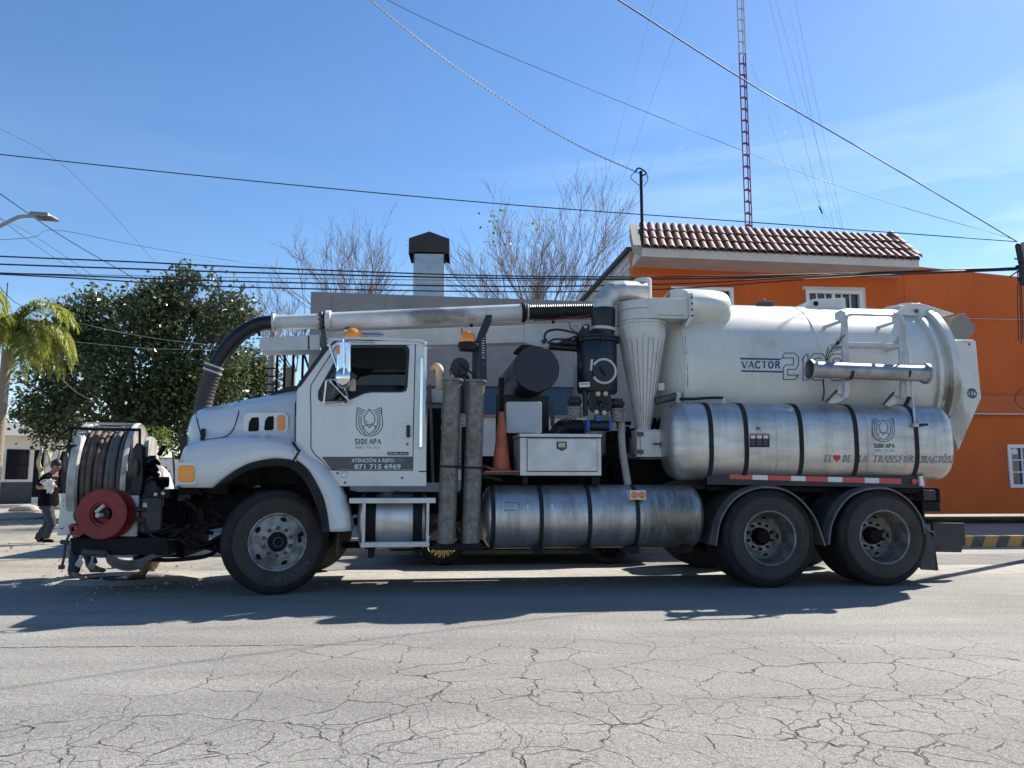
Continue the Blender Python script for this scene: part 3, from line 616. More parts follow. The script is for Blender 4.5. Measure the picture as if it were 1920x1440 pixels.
b = MB(); b.box((-.75,-.2,0),(.42,.3,.52)); b.build('block_body', M['housewhite'], o, 0, bevel=.02)
q = at(78, 800, 46); o = empty('terracotta_house', (q.x, 46, 0)); tag(o, 'small terracotta wall of a house rising behind the white house roof', 'house')
b = MB(); b.box((-.9, 0, 0), (.6, 4, at(78,776,46).z)); b.build('wall', M['terra'], o, 0); b = MB(); b.box((.6, .4, 0), (2.2, 4, at(78,772,46).z)); b.build('side_wall', M['housewhite'], o, 0)
b = MB(); b.box((-1.0, -.2, at(78,776,46).z+.002), (.65, 4.1, at(78,776,46).z+.15)); b.build('roof', M['tile'], o, 0)
q = at(220, 900, 60); o = empty('far_wall', (q.x, 60, 0), R(3)); tag(o, 'long pale boundary wall far down the side street beyond the dark tree', 'wall')
b = MB(); b.box((-30, 0, 0), (24, .3, 2.6)); b.build('wall_body', M['housewhite'], o, 0); b = MB(); b.box((-30, -.05, 2.601), (24, .35, 2.72)); b.build('wall_coping', M['concrete'], o, 0)
# side-street bank and rubble kerb near the house
random.seed(3)
def boulder(px, py, s, lab, Y=None, grp=None):
    q = ground(px, py); b = MB()
    def fn(a, c):
        d = Vector((math.cos(2*math.pi*a)*math.sin(math.pi*c), math.sin(2*math.pi*a)*math.sin(math.pi*c), math.cos(math.pi*c)))
        r = 1 + .35*noise.noise(d*1.3 + q*3); return Vector((d.x*s[0], d.y*s[1], d.z*s[2]))*r
    b.grid(fn, 12, 8, cu=True); o = b.build('rock', M['rock'], None, 50); o.location = (q.x, q.y, s[2]*.4); return tag(o, lab, 'rock', grp)
boulder(228, 1063, (.12,.1,.09), 'small rounded stone on the road edge under the hose bundle at the truck front')
boulder(18, 972, (1.3,.5,.13), 'low pale mound of rubble at the left edge by the house kerb')
boulder(48, 958, (.5,.3,.16), 'chunk of broken concrete kerb beside the white masonry block')
o = MB().box((-.9,-.12,0),(1.6,.12,.10)).build('kerb_stone', M['rock'], None, 0, bevel=.02); q = ground(75, 955); o.location = q; o.rotation_euler = (0,0,R(14)); tag(o, 'pale kerb stone lying along the step of the white house', 'kerb stone')
# grey iron posts and pole seen over the bonnet
q = at(509, 700, 17.5); o = empty('utility_pole', (q.x, q.y, 0)); tag(o, 'weathered beige concrete pole seen above the truck bonnet', 'pole')
b = MB(); b.cyl((0,0,0),(0,0,at(509,587,17.5).z),.085,.07,12); b.build('pole_shaft', M['polec'], o)
for k in range(4): b = MB(); b.box((-.14,-.1,3.1+k*.18),(.14,-.07,3.13+k*.18)); b.build('pole_band', M['frame'], o, 0)
q = at(548, 715, 16.5); o = empty('iron_gate', (q.x, q.y, 0)); tag(o, 'tall dark iron gate of slim posts beside the concrete pole', 'gate')
for i, (pxx, top) in enumerate(((519,655),(533,655),(549,650),(567,650))):
    b = MB(); x_ = at(pxx, 700, 16.5).x - q.x; b.tube([(x_,0,0),(x_,0,at(pxx,top,16.5).z)], .028, 8); b.build('post', M['frame'], o)
b = MB(); b.beam((at(567,655,16.5).x-q.x,0,at(567,655,16.5).z),(at(584,705,16.5).x-q.x,0,at(584,705,16.5).z),.04,.04); b.build('brace', M['frame'], o)
b = MB()
for zz in (.5, 2.9): b.beam((at(519,700,16.5).x-q.x,0,zz),(at(567,700,16.5).x-q.x,0,zz),.03,.03)
b.build('rail', M['frame'], o)
q = at(9, 600, 30); o = empty('thin_pole', (q.x, q.y, 0)); tag(o, 'very thin bare antenna pole rising behind the palm at the left edge', 'pole')
b = MB(); b.tube([(0,0,0),(0,0,at(10,530,30).z)], .025, 6); b.build('pole_shaft', M['cablegrey'], o)
# ---------------------------------------------------------------- the truck
TO = ground(517, 1120); TE = ground(1445, 1103.5)
TYAW = math.atan2(TE.y - TO.y, TE.x - TO.x)
T = Fr(TO, TYAW); t = T.L
truck = empty('vacuum_truck', TO, TYAW)
tag(truck, 'large white sewer vacuum truck with stainless tanks and front hose reel parked in the street', 'truck')
def tz(px, py, v): p = t(px, py, v); return (p.x, p.z)
def sil(pts, v): return [tz(x, y, v) for x, y in pts]
def SP(name, pts, v0, v1, m, ang=30, bevel=.006, holes=(), parent=None, kk=0, off=None):
    q = sil(pts, v0)
    if kk: q = [(p.x, p.y) for p in smooth([Vector((a, b_, 0)) for a, b_ in q], kk, True)]
    return MB().plate(q, v0, v1, [sil(h, v0) for h in holes]).build(name, m, parent or truck, ang, bevel)
def rrect(x0, x1, y0, y1, r, n=4):
    o = []
    for cx, cy, a in ((x1-r, y0+r, -90), (x1-r, y1-r, 0), (x0+r, y1-r, 90), (x0+r, y0+r, 180)):
        for i in range(n+1): th = R(a + 90*i/n); o.append((cx + r*math.cos(th), cy + r*math.sin(th)))
    return o
def circ(cx, cy, r, n=16, ry=None): return [(cx + r*math.cos(2*math.pi*i/n), cy + (ry or r)*math.sin(2*math.pi*i/n)) for i in range(n)]
def decal(name, v2f, m, fn, parent, off=.003):
    vs_, fs = v2f; o = raw(name, [fn(v.x, v.y) for v in vs_], fs, m, parent); return o
def txt(name, s, px0, px1, py0, py1, m, fn, parent, bold=0., shear=0.):
    v_, f_ = text2d(s, bold, shear); return decal(name, (fit2d(v_, px0, px1, py1, py0), f_), m, fn, parent)
# ---- wheels
def tyre_prof(Rt, Wd, rr):      # (radius, v) from outer bead to inner bead
    return [(rr, .035), (rr+.012, .012), (rr+.05, .004), (rr+.11, -.004), (Rt-.095, -.004), (Rt-.05, .006), (Rt-.022, .022), (Rt-.006, .040), (Rt, .055),
            (Rt, .085), (Rt-.014, .088), (Rt-.014, .098), (Rt, .101), (Rt, .128), (Rt-.014, .131), (Rt-.014, .141), (Rt, .144), (Rt, .172), (Rt-.014, .175), (Rt-.014, .185), (Rt, .188),
            (Rt, Wd-.05), (Rt-.02, Wd-.02), (Rt-.06, Wd-.004), (rr+.05, Wd), (rr, Wd-.035)]
def arc_text(s, rc_, a0, a1, h, m, parent, yy):
    v_, f_ = text2d(s, .01); v_ = fit2d(v_, 0, 1, 0, 1)
    vs_ = []
    for p in v_:
        a = a0 + (a1-a0)*p.x; r = rc_ + h*(p.y-.5); vs_.append((r*math.cos(a), yy, r*math.sin(a)))
    return raw('sidewall_lettering', vs_, f_, m, parent)
M['letter'] = mat('moulded_lettering', (.075,.068,.062), .7)
def wheel(kind, center, rz=0., txts=()):
    root = empty('wheel', center, rz, truck); Rt = .538; ax = (0, 1, 0); C0 = (0, 0, 0)
    ty = MB().lathe(C0, ax, tyre_prof(Rt, .285, .285), 72).build('tyre', M['rubber'], root, 30)
    sw = MB().lathe(C0, ax, [(.292,.0285),(.302,.006),(.34,-.003),(.40,-.0075),(.442,-.0075),(.447,-.005),(.45,.002)], 72).build('sidewall', M['sidewall'], root, 30)
    for s, r0, a0, a1, h in txts: arc_text(s, r0, R(a0), R(a1), h, M['letter'], root, -.0095)
    for rr2 in (.452, .478): MB().lathe(C0, ax, [(rr2-.004,.004),(rr2,-.006),(rr2+.004,.006)], 72).build('sidewall_ridge', M['sidewall'], root, 60)
    mr_ = M['rim'] if kind == 'front' else M['rimdark']
    if kind == 'front':
        prof = [(.300,.030),(.297,.004),(.288,.000),(.280,.008),(.272,.045),(.262,.060),(.240,.058),(.190,.036),(.178,.030),(.172,.022),(.105,.020),(.10,.026),(.098,.06)]
        MB().lathe(C0, ax, prof, 64).build('rim', mr_, root, 30)
        for k in range(5):
            a = R(75 + 72*k); c_ = Vector((.232*math.cos(a), .049, .232*math.sin(a))); e1 = Vector((-math.sin(a), 0, math.cos(a))); e2 = Vector((math.cos(a), .30, math.sin(a)))
            n_ = 16; vs_ = [c_ + e1*.034*math.cos(2*math.pi*i/n_) + e2*.024*math.sin(2*math.pi*i/n_) for i in range(n_)]
            raw('hand_hole', vs_, [tuple(range(n_))], M['hole'], root)
        nutp = None
        for k in range(10):
            a = R(18 + 36*k); x_, z_ = .142*math.cos(a), .142*math.sin(a)
            if nutp is None: nutp = MB().lathe(C0, (0,-1,0), [(0,.038),(.013,.036),(.017,.028),(.018,.006),(.021,.005),(.021,-.005)], 6).build('wheel_nut', M['nut'], root, 30); o = nutp
            else: o = copy_obj(nutp, root)
            o.location = (x_, .019, z_)
        MB().lathe(C0, ax, [(0,-.028),(.03,-.028),(.034,-.018),(.058,-.016),(.062,-.006),(.086,.0),(.094,.012),(.097,.03)], 32).build('hub', M['hole'], root, 30)
        MB().lathe(C0, ax, [(.040,-.0175),(.044,-.024),(.052,-.024),(.055,-.0165)], 32).build('hub_ring', M['nut'], root, 30)
    else:
        prof = [(.300,.030),(.298,.003),(.289,-.002),(.281,.006),(.274,.05),(.266,.075),(.262,.22),(.250,.268),(.225,.286),(.180,.293),(.176,.286),(.110,.285),(.108,.29)]
        MB().lathe(C0, ax, prof, 64).build('rim', mr_, root, 30)
        for k in range(5):
            a = R(0 + 72*k); c_ = Vector((.226*math.cos(a), .2835, .226*math.sin(a))); e1 = Vector((-math.sin(a), 0, math.cos(a))); e2 = Vector((math.cos(a), -.10, math.sin(a)))
            n_ = 16; raw('hand_hole', [c_ + e1*.034*math.cos(2*math.pi*i/n_) + e2*.026*math.sin(2*math.pi*i/n_) for i in range(n_)], [tuple(range(n_))], M['hole'], root)
        MB().lathe(C0, ax, [(.301,.020),(.300,.001),(.290,-.004),(.283,.004),(.279,.03)], 64).build('rim_lip', M['lip'], root, 30)
        pf = MB(); pf.lathe(C0, ax, [(.170,.284),(.168,.276),(.100,.275)], 40); pf.build('bolt_flange', M['rim'], root, 30)
        nutp = None
        for k in range(10):
            a = R(18 + 36*k)
            if nutp is None: nutp = MB().lathe(C0, (0,-1,0), [(0,.034),(.014,.033),(.017,.026),(.018,.0)], 6).build('wheel_nut', M['hole'], root, 30); o = nutp
            else: o = copy_obj(nutp, root)
            o.location = (.142*math.cos(a), .274, .142*math.sin(a))
        MB().lathe(C0, ax, [(0,.16),(.066,.162),(.078,.170),(.084,.18),(.084,.205),(.095,.21),(.10,.28)], 24).build('hub', M['dark'], root, 30)
        MB().lathe((0,.335,0), ax, tyre_prof(Rt, .285, .285), 48).build('inner_tyre', M['rubber'], root, 30)
    return root
cw = t(517, 1019, 0); wf_ = wheel('front', (cw.x, .12, .538), R(20), [('AEOLUS', .372, -30, -95, .055)])
c1 = t(1445, 1019, 0); w1 = wheel('rear', (c1.x, 0, .538), R(0), [('M770', .375, 190, 158, .05), ('WARRIOR', .375, 40, 5, .035)])
c2_ = t(1653, 1019, 0); w2 = wheel('rear', (c1.x + 1.34, 0, .538), R(0), ())
wheel('front', (cw.x, 2.36, .538), R(180 + 18))
for cx_ in (c1.x, c1.x + 1.34):
    o = copy_tree(w1, truck); o.location = (cx_, 2.46, .538); o.rotation_euler = (0, 0, math.pi)
# ---- chassis
b = MB()
uF, uR_ = t(300, 980, .7).x, t(1770, 940, .7).x
for v_ in (.78, 1.62): b.box((uF, v_, .78), (uR_, v_ + .08, 1.02))
for f_ in (.03, .2, .36, .5, .66, .8, .99): x_ = uF + (uR_-uF)*f_; b.box((x_, .861, .80), (x_+.12, 1.619, 1.0))
b.build('chassis_rail', M['frame'], truck, 0, .004)
b = MB(); b.beam((cw.x, .35, .50), (cw.x, 2.1, .50), .14, .12); b.tube([(cw.x-.55,.86,.62),(cw.x,.86,.56),(cw.x+.7,.86,.66)], .05, 8); b.tube([(cw.x-.55,1.64,.62),(cw.x,1.64,.56),(cw.x+.7,1.64,.66)], .05, 8); b.build('front_axle', M['dark'], truck)
for cx_ in (c1.x, c1.x + 1.34):
    b = MB(); b.cyl((cx_, .25, .538), (cx_, 2.2, .538), .085); b.ball((cx_, 1.22, .55), (.28,.24,.27), 16); b.build('rear_axle', M['dark'], truck)
b = MB(); b.box((c1.x-.2, .8, .52), (c1.x+1.5, .9, .75)); b.cyl((c1.x-3.6,1.22,.72),(c1.x-.2,1.22,.6),.06); b.box((c1.x+.35,.65,.62),(c1.x+1.0,.78,.95)); b.build('suspension', M['dark'], truck)
# engine bay and grimy machinery under the bonnet and mid body
random.seed(11)
b = MB(); xa = t(340, 900, .6).x; xb = t(640, 900, .6).x
b.box((xa, .75, .70), (xb, 1.75, 1.55)); b.box((xa+.05, .35, 1.02), (xa+.55, .74, 1.15)); b.box((xb-.5, .5, .6), (xb, .74, 1.35)); b.box((cw.x-.65, .42, 1.12), (cw.x+.68, .70, 1.5))
for i in range(26):
    x_ = random.uniform(xa, xb); z_ = random.uniform(.55, 1.2); v_ = random.uniform(.3, .74); b.beam((x_, v_, z_), (x_+random.uniform(-.3,.3), v_+random.uniform(-.1,.1), z_+random.uniform(-.25,.25)), random.uniform(.02,.07), random.uniform(.02,.07))
for i in range(7):
    x_ = random.uniform(xa-.2, xb-.5); z_ = random.uniform(.5,.95); b.tube(smooth([(x_,.3,z_),(x_+.2,.25,z_-.1),(x_+.45,.3,z_+.02),(x_+.6,.5,z_+.1)], 4), random.uniform(.012,.03), 6)
b.build('engine_block', M['dark'], truck, 30, .004)
b = MB(); pp = t(479, 905, .45); b.cyl((pp.x, .5, pp.z-.05), (pp.x, .5, pp.z+.09), .048, n=20); b.build('oil_filter', M['beige'], truck)
b = MB()
for pts in ([(300,1000),(345,992),(400,1000)], [(250,1046),(320,1050),(395,1040),(412,1010)], [(290,975),(340,1000),(415,1035)], [(365,1010),(390,1022),(415,1015)], [(345,935),(372,960),(378,1000)]):
    b.tube(smooth([t(x_, y_, .35 + .05*i) for i, (x_, y_) in enumerate(pts)], 5), .022, 8)
b.build('steering_linkage', M['frame'], truck)
b = MB(); b.box((t(640,1045,.9).x,.9,.40),(t(1330,1045,.9).x,1.0,.47)); b.build('brake_pipe', M['dark'], truck)
# ---- bonnet: loft
def interp(tab, x):
    if x <= tab[0][0]: return tab[0][1]
    for (x0, y0), (x1, y1) in zip(tab, tab[1:]):
        if x <= x1: f = (x-x0)/(x1-x0); f = f*f*(3-2*f)*.35 + f*.65; return y0 + (y1-y0)*f
    return tab[-1][1]
VF = .02     # fender face
bot = [(t(x,y,VF).x, t(x,y,VF).z) for x, y in ((313,914),(399,915),(420,899),(440,887),(470,872),(500,865),(517,862),(540,865),(560,875),(575,890))]
crown = [(t(x,y,.06).x, t(x,y,.06).z) for x, y in ((313,878),(322,856),(340,840),(380,829),(440,822),(500,822),(575,838))]
topc = [(t(x,y,.75).x, t(x,y,.75).z) for x, y in ((313,862),(318,850),(326,828),(331,798),(340,781),(360,771),(400,761),(480,745),(560,730),(590,724))]
side = [(t(x,y,.32).x, t(x,y,.32).z) for x, y in ((313,866),(320,848),(327,828),(334,806),(350,797),(400,788),(480,775),(590,758))]
u0 = t(314, 900, VF).x; u1 = t(556, 830, VF).x
NU = 46
def hood(a, c_):
    u = u0 + (u1 - u0) * (a ** 1.15); zb, zc, zs, zt_ = interp(bot, u), interp(crown, u), interp(side, u), interp(topc, u)
    f = max(0, (u - u0)/(u1-u0)); nose = max(0, 1 - f*7); inn = nose**2 * .32
    zc = max(zc, zb + .03); zs = max(zs, zc + .02); zt_ = max(zt_, zs + .015)
    prof = [(VF+.03, zb), (VF, zb + (zc-zb)*.15), (VF, zb + (zc-zb)*.55), (VF+.03, zb+(zc-zb)*.85), (VF+.10, zc + .02*(1-f)), (VF+.22, zc + (zs-zc)*.16), (.285+.0*f, zc+(zs-zc)*.38), (.30, zc+(zs-zc)*.7), (.33, zs), (.42, zs + (zt_-zs)*.52), (.60, zs+(zt_-zs)*.88), (.80, zt_), (1.22, zt_ + .03)]
    n_ = len(prof); full = prof + [(2.44 - p[0], p[1]) for p in prof[-2::-1]]
    s = c_ * (len(full)-1); i = min(int(s), len(full)-2); q = s - i; v = full[i][0]*(1-q)+full[i+1][0]*q; z = full[i][1]*(1-q)+full[i+1][1]*q
    v = 1.22 + (v-1.22)*(1-inn)
    return Vector((u, v, z))
b = MB(); b.grid(hood, NU, 73); o = b.build('bonnet', M['white'], truck, 60)
sd_ = o.modifiers.new('thick', 'SOLIDIFY'); sd_.thickness = .02; sd_.offset = -1
# grille front
b = MB(); b.box((u0-.01, .42, .95), (u0+.12, 2.02, t(330,800,.75).z-.12)); b.build('grille_back', M['black'], truck, 0)
for k in range(6):
    py = 800 + k*12; b = MB(); pz = t(331 - k*2.3, py, .5).z; xg = u0 + .005 + max(0, (3-k))*.02; b.tube([(xg,.50,pz),(xg-.03,1.22,pz),(xg,1.94,pz)], .016, 6); b.build('grille_bar', M['chrome'], truck)
# rear fender tail sweep with black lip
inn_ = [(553,861),(575,878),(592,905),(606,935),(613,965),(617,997)]
out_ = [(553,828),(575,852),(600,866),(626,893),(645,930),(655,962),(658,996)]
iN = smooth([t(x,y,VF) for x, y in inn_], 5); oN = smooth([t(x,y,VF+.04) for x, y in out_], 5)
def rs(P, n):
    L=[0]
    for a_, b2 in zip(P, P[1:]): L.append(L[-1]+(b2-a_).length)
    o=[]; 
    for i in range(n):
        s=L[-1]*i/(n-1); j=0
        while j < len(P)-2 and L[j+1] < s: j+=1
        f=(s-L[j])/max(1e-6,(L[j+1]-L[j])); o.append(P[j].lerp(P[j+1], min(1,f)))
    return o
iN = rs(iN, 20); oN = rs(oN, 20)
def tail(a, c_):
    k = a*19; i = min(int(k),18); f = k-i; A = iN[i].lerp(iN[i+1], f); B_ = oN[i].lerp(oN[i+1], f)
    if c_ < .15: p = A.copy(); p.y = VF + .06 * (1 - c_/.15); return p
    if c_ < .8:
        s = (c_-.15)/.65; p = A.lerp(B_, s); p.y = VF - .02*math.sin(math.pi*min(1,s*1.0)) + .09*s**3; return p
    s = (c_-.8)/.2; p = B_.copy(); p.y = VF + .09 + .35*s; return p
b = MB(); b.grid(tail, 24, 18); o = b.build('fender_tail', M['white'], truck, 60); q_ = o.modifiers.new('thick', 'SOLIDIFY'); q_.thickness = .015; q_.offset = -1
lip_o = [(398,915),(425,893),(455,874),(485,864),(517,860),(548,863),(575,878),(592,904),(606,935),(613,965),(617,997)]
lip_i = [(402,918),(430,902),(460,884),(487,876),(517,873),(543,877),(564,893),(580,917),(592,946),(600,972),(603,999)]
a_ = smooth([t(x,y,VF-.01) for x, y in lip_o], 5); c_ = smooth([t(x,y,VF-.01) for x, y in lip_i], 5); vs_ = []; fs = []
for i in range(len(a_)):
    for p, v_ in ((a_[i], VF-.008), (a_[i].lerp(c_[i], .5), VF-.03), (c_[i], VF-.012), (c_[i].lerp(a_[i], -.25), VF+.32)): vs_.append((p.x, v_, p.z))
for i in range(len(a_)-1):
    for k in range(3): fs.append((4*i+k, 4*i+4+k, 4*i+5+k, 4*i+1+k))
b = MB().add(vs_, fs); b.build('wheel_arch_lip', M['rubber'], truck, 50)
# lamps, vents on the bonnet
SP('turn_signal', rrect(333,364,873,904,6), VF-.022, VF+.02, M['amber'], 40, .008)
SP('signal_surround', rrect(328,369,867,909,7), VF-.006, VF+.02, M['white'], 30, .004)
for x0, x1, m_, nm, y0, y1 in ((465,485,M['hole'],'side_vent',783,808),(495,513,M['hole'],'side_vent',781,806),(519,534,M['amber2'],'side_marker',779,806)):
    vv = .295; pts = [(x0+ (7 if nm=='side_vent' else 2),y0),(x1-1,y0-1),(x1,y0+3),(x1,y1-2),(x1-2,y1),(x0+2,y1+1),(x0,y1-2),(x0+ (2 if nm=='side_vent' else 0),y0+8)]
    SP(nm, pts, .262, .36, m_, 30, .003)
SP('vent_surround', rrect(456,541,773,813,12), .272, .36, M['white'], 30, .006)
def hoodpt(px, py, vg=.29):
    # follow the side of the bonnet at a pixel
    p = t(px, py, vg)
    for _ in range(3):
        u, z = p.x, p.z; zb, zc, zs, zt_ = interp(bot,u), interp(crown,u), interp(side,u), interp(topc,u)
        prof = [(VF,zb),(VF,zb+(zc-zb)*.55),(VF+.03,zb+(zc-zb)*.85),(VF+.10,zc),(VF+.22,zc+(zs-zc)*.16),(.285,zc+(zs-zc)*.38),(.30,zc+(zs-zc)*.7),(.33,zs),(.42,zs+(zt_-zs)*.52),(.60,zs+(zt_-zs)*.88),(.8,zt_)]
        v = .8
        for (v0,z0),(v1,z1) in zip(prof, prof[1:]):
            if z <= z1: v = v0 + (v1-v0)*max(0,(z-z0))/max(1e-4,z1-z0); break
        p = t(px, py, v - .006)
    return p
for pts in ([(367,772),(370,790),(376,812),(380,826)], [(449,752),(447,775),(438,803),(425,817),(405,822),(384,824)], [(555,732),(554,760),(553,800),(554,829)]):
    b = MB(); b.tube(smooth([hoodpt(x,y) for x, y in pts], 6), .006, 5); b.build('panel_seam', M['gasket'], truck)
p = hoodpt(381, 818); b = MB(); b.box((p.x-.022, p.y-.03, p.z-.06), (p.x+.022, p.y+.01, p.z+.08)); b.build('bonnet_latch', M['rubber'], truck, 0, .006)
b = MB(); b.tube(smooth([t(549,829,.0),t(558,842,-.01),t(563,846,-.01)], 4), .014, 8); b.tube([t(561,846,-.01), t(545,872,-.01)], .010, 8); b.build('rubber_hold_down', M['rubber'], truck)
SP('cowl', [(505,741),(530,727),(560,722),(566,735),(548,733)], .6, 1.9, M['black'], 30, .01)
# ---- cab
VC = .12
def slope(p0): return p0
cab_out = [(556,733),(562,722),(574,706),(618,650),(632,640),(782,638),(797,646),(800,912),(625,912),(608,897),(590,879),(566,860),(554,850)]
win = [(597,741),(598,733),(608,714),(634,668),(646,652),(655,648),(757,648),(764,651),(767,658),(763,726),(760,733),(752,735),(698,735),(684,737),(672,742),(652,751),(646,752),(603,752),(598,749)]
fr1 = sil(cab_out, VC); wn1 = sil(win, VC)
b = MB(); b.plate(fr1, VC, VC + .07, [wn1]); b.build('cab_side', M['white'], truck, 30, .012)
b = MB(); b.plate(fr1, 2.44-VC-.07, 2.44-VC, [wn1]); b.build('cab_side', M['white'], truck, 30, .012)
def wfr(v0, v1):
    c0_ = Vector((sum(p[0] for p in wn1)/len(wn1), sum(p[1] for p in wn1)/len(wn1), 0))
    inn2 = [(c0_.x + (p[0]-c0_.x)*.955, c0_.y + (p[1]-c0_.y)*.93) for p in wn1]; o2 = [(c0_.x + (p[0]-c0_.x)*1.012, c0_.y + (p[1]-c0_.y)*1.018) for p in wn1]
    return MB().plate(o2, v0, v1, [inn2])
wfr(VC-.006, VC+.03).build('window_seal', M['gasket'], truck, 30, .003); wfr(2.44-VC-.03, 2.44-VC+.006).build('window_seal', M['gasket'], truck, 30)
for v_ in (VC+.035, 2.44-VC-.04): MB().plate(wn1, v_, v_+.004).build('side_glass', M['glassd'], truck, 0)
# roof, back wall, floor, windscreen
q = [tz(x, y, VC) for x, y in ((612,646),(622,633),(650,630),(700,631),(790,635),(800,640),(800,646))]
rz_ = [Vector((q_[0], 0, q_[1])) for q_ in q]
def roof(a, c_):
    s = a*(len(q)-1); i = min(int(s), len(q)-2); f = s-i; u = q[i][0]*(1-f)+q[i+1][0]*f; z = q[i][1]*(1-f)+q[i+1][1]*f
    e_ = abs(c_-.5)*2; v = 1.22 + (c_-.5)*2*(1.22-VC+.015); return Vector((u, v, z + .05*(1-e_**4) - .012))
b = MB(); b.grid(roof, 25, 25); o = b.build('cab_roof', M['white'], truck, 50); q_ = o.modifiers.new('thick','SOLIDIFY'); q_.thickness = .03
b = MB(); xr = t(800, 700, VC).x; zt_ = q[-1][1]; zc0 = tz(800, 912, VC)[1]
bw = [(VC+.072, zc0), (2.44-VC-.072, zc0), (2.44-VC-.072, zt_-.01), (VC+.072, zt_-.01)]
hl = [(.42, 2.28), (2.0, 2.28), (2.0, 2.05+.02), (.42, 2.07)]
zlo, zhi = t(700,728,1.2).z, t(700,702,1.2).z
def vplate(outer, u0_, u1_, holes):   # polygon in (v,z), thickness along u
    m2 = MB(); m2.plate(outer, u0_, u1_, holes); m2.v = [Vector((p.y, p.x, p.z)) for p in m2.v]; return m2
vplate(bw, xr-.05, xr-.0, [[(.5, 2.25), (1.95, 2.25), (1.95, 2.6), (.5, 2.6)]]).build('cab_back', M['white'], truck, 30, .006)
vplate([(v_, z_) for v_, z_ in bw], xr-.07, xr-.052, [[(.5, 2.25), (1.95, 2.25), (1.95, 2.6), (.5, 2.6)]]).build('back_trim', M['interior'], truck, 0)
A = t(562,724,VC); B_ = t(622,642,VC)
b = MB(); b.add([(A.x,VC+.06,A.z),(A.x-.12,1.22,A.z),(A.x,2.44-VC-.06,A.z),(B_.x,2.44-VC-.06,B_.z),(B_.x-.06,1.22,B_.z+.02),(B_.x,VC+.06,B_.z)], [(0,1,4,5),(1,2,3,4)]); o = b.build('windscreen', M['glassd'], truck, 0)
b = MB()
for v_ in (VC+.01, 2.44-VC-.01): b.beam((A.x-.012, v_, A.z), (B_.x-.012, v_, B_.z), .03, .04)
b.build('windscreen_seal', M['gasket'], truck)
b = MB(); b.box((t(585,790,VC).x, VC+.08, t(640,905,VC).z), (xr-.06, 2.44-VC-.08, t(640,895,VC).z)); b.box((t(600,790,VC).x, VC+.1, t(640,890,VC).z), (t(625,790,VC).x, 2.2, t(640,752,VC).z)); b.build('dashboard', M['interior'], truck, 0)
for v_ in (.35, 1.55):
    b = MB(); x_ = t(715,760,.6).x; z_ = t(715,800,.6).z; b.box((x_-.25, v_, z_-.2), (x_+.25, v_+.5, z_)); b.box((x_+.13, v_+.03, z_+.002), (x_+.30, v_+.47, z_+.45)); b.build('seat', M['interior'], truck, 30, .05)
p = t(640, 738, .65); b = MB(); ring = [p + Vector((math.cos(a)*.10, math.sin(a)*.21, math.cos(a)*-.17)) for a in [2*math.pi*i/28 for i in range(28)]]; b.tube(ring, .014, 8, True); b.tube([p, p+Vector((-.3,0,-.3))], .02, 8); b.tube([ring[0], ring[14]], .012, 6); b.build('steering_wheel', M['rubber'], truck)
p = t(671, 731, .95)
b = MB(); z_h = t(700,655,1.2).z
z_h = t(700,641,VC).z; b.box((B_.x+.08, VC+.08, z_h), (xr-.08, 2.44-VC-.08, z_h+.015)); b.build('headliner', M['headliner'], truck, 0)
pp = t(678, 680, 2.1); b = MB(); b.lathe((pp.x, 2.22, pp.z), (0,1,0), [(0,0),(.14,.0),(.17,.02)], 24); b.build('ceiling_speaker', M['black'], truck)
# orange reflector card behind the windscreen
p = t(665, 716, .3); SP('orange_mirror_back', rrect(655,667,710,733,3), -.03, 0, M['beige'], 30, .004)
# door seams
dpts = [(630,650),(600,695),(583,722),(582,740),(583,765),(583,840),(590,852),(604,864),(618,881),(640,882),(774,882),(775,800),(779,645)]
b = MB(); b.tube([t(x,y,VC-.001) for x, y in dpts], .0055, 5); b.build('door_seam', M['gasket'], truck)
b = MB(); b.beam(t(785,884,VC-.001), t(800,884,VC-.001), .006, .012); b.build('sill_seam', M['gasket'], truck, 0)
# handle with a real recess lip
SP('handle_recess', [(738,804),(742,796),(750,793),(766,792),(770,796),(770,819),(766,823),(752,823),(751,800),(742,803)], VC-.006, VC+.01, M['white'], 30, .004)
SP('door_handle', rrect(762,769,797,820,1.5), VC-.03, VC+.01, M['black'], 30, .005)
b = MB()
for x_, y_ in ((764,833),(633,887),(647,905),(754,896)): p = t(x_, y_, VC); b.cyl((p.x, VC-.006, p.z), (p.x, VC+.01, p.z), .012, n=12)
b.build('door_lock', M['nut'], truck)
SP('sill_lamp', rrect(640,651,884,896,2), VC-.012, VC+.01, M['strap'], 30, .003)
b = MB(); p = t(645.5, 890.5, VC); b.lathe((p.x, VC-.018, p.z), (0,1,0), [(0,0),(.022,.002),(.026,.006)], 16); b.build('sill_lamp_lens', M['tapewhite'], truck)
# grab rails
b = MB(); p0, p1 = t(791,672,VC-.06), t(789,838,VC-.06); b.tube([p0+Vector((0,.06,.01)), p0, p1, p1+Vector((0,.06,-.01))], .016, 10); b.build('grab_rail', M['chrome'], truck)
b = MB(); p0, p1 = t(658,639.5,VC-.03), t(701,641,VC-.03); b.tube([p0, p1], .010, 8); b.ball(p1, .016, 8); b.build('roof_rail', M['chrome'], truck)
